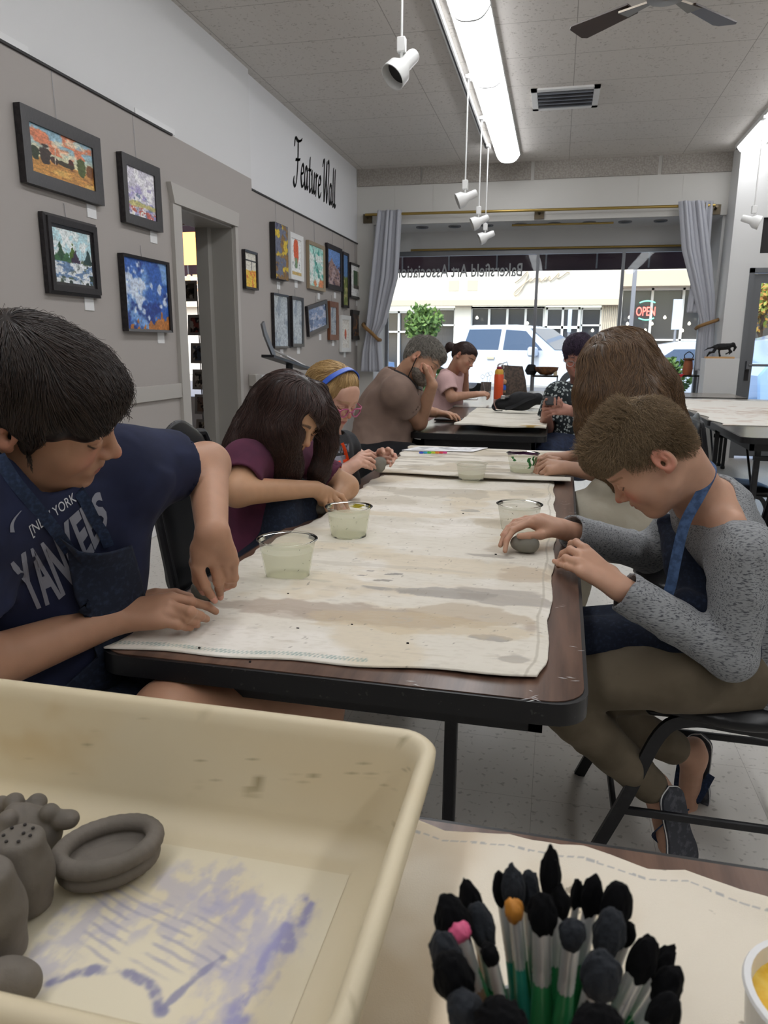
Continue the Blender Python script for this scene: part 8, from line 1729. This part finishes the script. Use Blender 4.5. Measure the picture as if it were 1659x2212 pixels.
# window display case with pots
def disp(px0, px1, py, lab, Y=9.45):
    a = ony(px0, py, Y); b = ony(px1, py, Y); z = (a[2]+b[2])/2; t = thing('display_case', lab, 'display case', ((a[0]+b[0])/2, Y+.15, .44)); fbox('shelf', (a[0], Y, z-.02), (b[0], Y+.3, z), 'darklam', t)
    m = MB()
    for x in (a[0]+.01, b[0]-.01):
        for y in (Y+.01, Y+.29): m.box((x-.008, y-.008, .44), (x+.008, y+.008, z-.02))
    m.build('posts', 'alu', t); return a[0], b[0], z
x0, x1, z = disp(1430, 1512, 810, 'glass display case with pots in the right of the shop window'); x2, x3, zz = disp(1150, 1206, 811, 'small display shelf with wooden pieces left of the floral woman')
q = lambda px, y=9.52: ony(px, 800, y)[0]
tag(MB().poly([(q(1448), 9.44, z+.002), (q(1478), 9.44, z+.002), (q(1478), 9.7, z+.002), (q(1448), 9.7, z+.002)], (0, 0, .004)).add([(q(1450), 9.435, z+.006), (q(1476), 9.435, z+.006), (q(1463), 9.43, z-.07), (q(1463), 9.436, z-.07)], [(0, 1, 2), (0, 2, 3)]).build('red_cloth', 'redcloth'), 'small red cloth hanging over the edge of the display case', 'cloth')
c = np.array([q(1486), 9.55, z]); t = thing('lantern_jar', 'terracotta lantern jar with dark carved handle in the window', 'jar', tuple(c)); MB().lathe([(0, 0), (.05, 0), (.058, .06), (.05, .15), (.045, .17), (0, .17)], 24, c).build('jar_body', 'terracotta', t)
MB().lathe([(0, .17), (.06, .17), (.065, .19), (.03, .2), (0, .2)], 24, c).build('lid', 'brownbowl', t); MB().tube(bez([c+[-.04, 0, .19], c+[-.05, 0, .23], c+[0, 0, .27], c+[.05, 0, .23], c+[.04, 0, .19]], 5), .006, 6).build('handle', 'dark', t)
c = np.array([q(1424), 9.55, z+.075]); t = thing('plate', 'round cream plate with brown centre standing in the window', 'plate', (c[0], c[1], z)); MB().lathe([(0, 0), (.05, .0), (.08, -.015), (.08, -.022), (.045, -.008), (0, -.008)], 28, c, axis=(0, -1, .15)).build('dish', 'cream', t); MB().lathe([(0, .003), (.045, .003)], 24, c, axis=(0, -1, .15)).build('glaze', 'terracotta', t)
c = np.array([q(1439), 9.5, z]); tag(MB().lathe([(0, 0), (.025, 0), (.02, .03), (.006, .08), (.008, .1), (0, .105)], 16, c).build('figurine', 'brownbowl'), 'small dark cone-shaped figurine beside the cream plate', 'figurine')
c = np.array([q(1180), 9.55, zz]); t = thing('wooden_bowl', 'brown leaf-shaped wooden bowl on the small window shelf', 'bowl', tuple(c)); MB().lathe([(0, 0), (.07, .005), (.14, .06), (.15, .1), (.14, .1), (.07, .03), (0, .03)], 20, c).build('bowl', 'brownbowl', t)
tag(MB().lathe([(0, 0), (.05, 0), (.08, .05), (.05, .12), (.03, .13), (0, .13)], 16, (q(1147), 9.6, zz)).build('dark_vase', 'horse'), 'squat black vase at the left end of the small window shelf', 'vase')
tag(fbox('pale_block', (q(1196), 9.5, zz), (q(1204), 9.6, zz+.05), 'cream'), 'small pale block at the right end of the small window shelf', 'block')
tree(q(1494), 9.5, .44, .56, .07, 'small green leafy plant in the display case', 'leaf', 40, 21, 'potted_plant', .035)
# pedestal with horse
t = thing('pedestal', 'white box pedestal beside the pier carrying the horse', 'pedestal', (1.73, 8.98, 0)); MB().box((1.56, 8.62, 0), (1.9, 8.89, 1.10), .003).build('pedestal_box', 'white', t)
hz = 1.10; hc = np.array([ony(1556, 768, 8.72)[0], 8.74, hz]); t = thing('horse_sculpture', 'rough black leaping horse sculpture on a wooden base atop the pedestal', 'sculpture', tuple(hc)); MB().box(hc+[-.15, -.05, 0], hc+[.14, .05, .02], .003).build('wood_base', 'plyw', t)
h = lambda x, z, y=0: hc+np.array([x, y, z]); ps = [ell(h(.01, .125), (.085, .032, .035), k=.02), cap(h(.07, .13), h(.12, .15), .03, .02, .02), cap(h(.12, .15), h(.145, .12), .018, .013, .01), cap(h(.145, .12), h(.135, .085), .013, .008, .008), cap(h(-.06, .125), h(-.13, .105), .014, .006, .015), cap(h(-.13, .105), h(-.16, .085), .007, .004, .006)]
for s in (-1, 1): ps += chain([h(-.05, .11, s*.015), h(-.07, .07, s*.015), h(-.115, .055-.01*s, s*.015), h(-.13, .022, s*.015)], [.018, .01, .007, .006], .01)+chain([h(.08, .115, s*.014), h(.105+.01*s, .07, s*.014), h(.075+.02*s, .05, s*.014)], [.014, .008, .006], .01)
ps += [cap(h(-.02, .10), h(.0, .02), .008, .01, .01)]
V, F = sdfmesh(ps, .003, lambda P: .004*(fbm(P*60, 2)-.5)*2); addmesh('horse_body', V, F, 'horse', t)
# ================================================================ camera, light, world
cam = bpy.data.cameras.new('camera'); co = link(bpy.data.objects.new('camera', cam)); cam.sensor_fit = 'HORIZONTAL'; cam.sensor_width = 36; cam.lens = FPX/1659*36
M = Matrix(((CR[0], CU[0], -_fw[0], 0), (CR[1], CU[1], -_fw[1], 0), (CR[2], CU[2], -_fw[2], H), (0, 0, 0, 1))); co.matrix_world = M
cam.clip_start = .02; cam.dof.use_dof = True; cam.dof.focus_distance = 1.5; cam.dof.aperture_fstop = (cam.lens/1000)/.0016
sc = bpy.context.scene; sc.camera = co
w = bpy.data.worlds.new('world'); sc.world = w; w.use_nodes = True; N = w.node_tree.nodes; L = w.node_tree.links
bg = N['Background']; sky = N.new('ShaderNodeTexSky'); sky.sky_type = 'HOSEK_WILKIE' if False else 'NISHITA'; sky.sun_disc = False; sky.sun_elevation = math.radians(42); sky.sun_rotation = math.radians(200); sky.air_density = 1.2; sky.dust_density = 2
L.new(sky.outputs[0], bg.inputs[0]); bg.inputs[1].default_value = .34
su = bpy.data.lights.new('sun', 'SUN'); su.energy = 2.5; su.angle = .01; su.color = (1, .95, .88); so = link(bpy.data.objects.new('sun', su)); so.rotation_euler = Vector((.3, .62, -1.0)).to_track_quat('-Z', 'Y').to_euler()
sc.view_settings.view_transform = 'Standard'; sc.view_settings.look = 'None'; sc.view_settings.exposure = .65; sc.view_settings.gamma = 1; sc.view_settings.use_curve_mapping = False
cy = sc.cycles; cy.max_bounces = 7; cy.diffuse_bounces = 4; cy.glossy_bounces = 3; cy.transmission_bounces = 6; cy.transparent_max_bounces = 16; cy.use_denoising = True
cy.caustics_reflective = False; cy.caustics_refractive = False; cy.sample_clamp_indirect = 6
sc.cycles_curves.shape = 'RIBBONS' if False else 'RIBBONS'
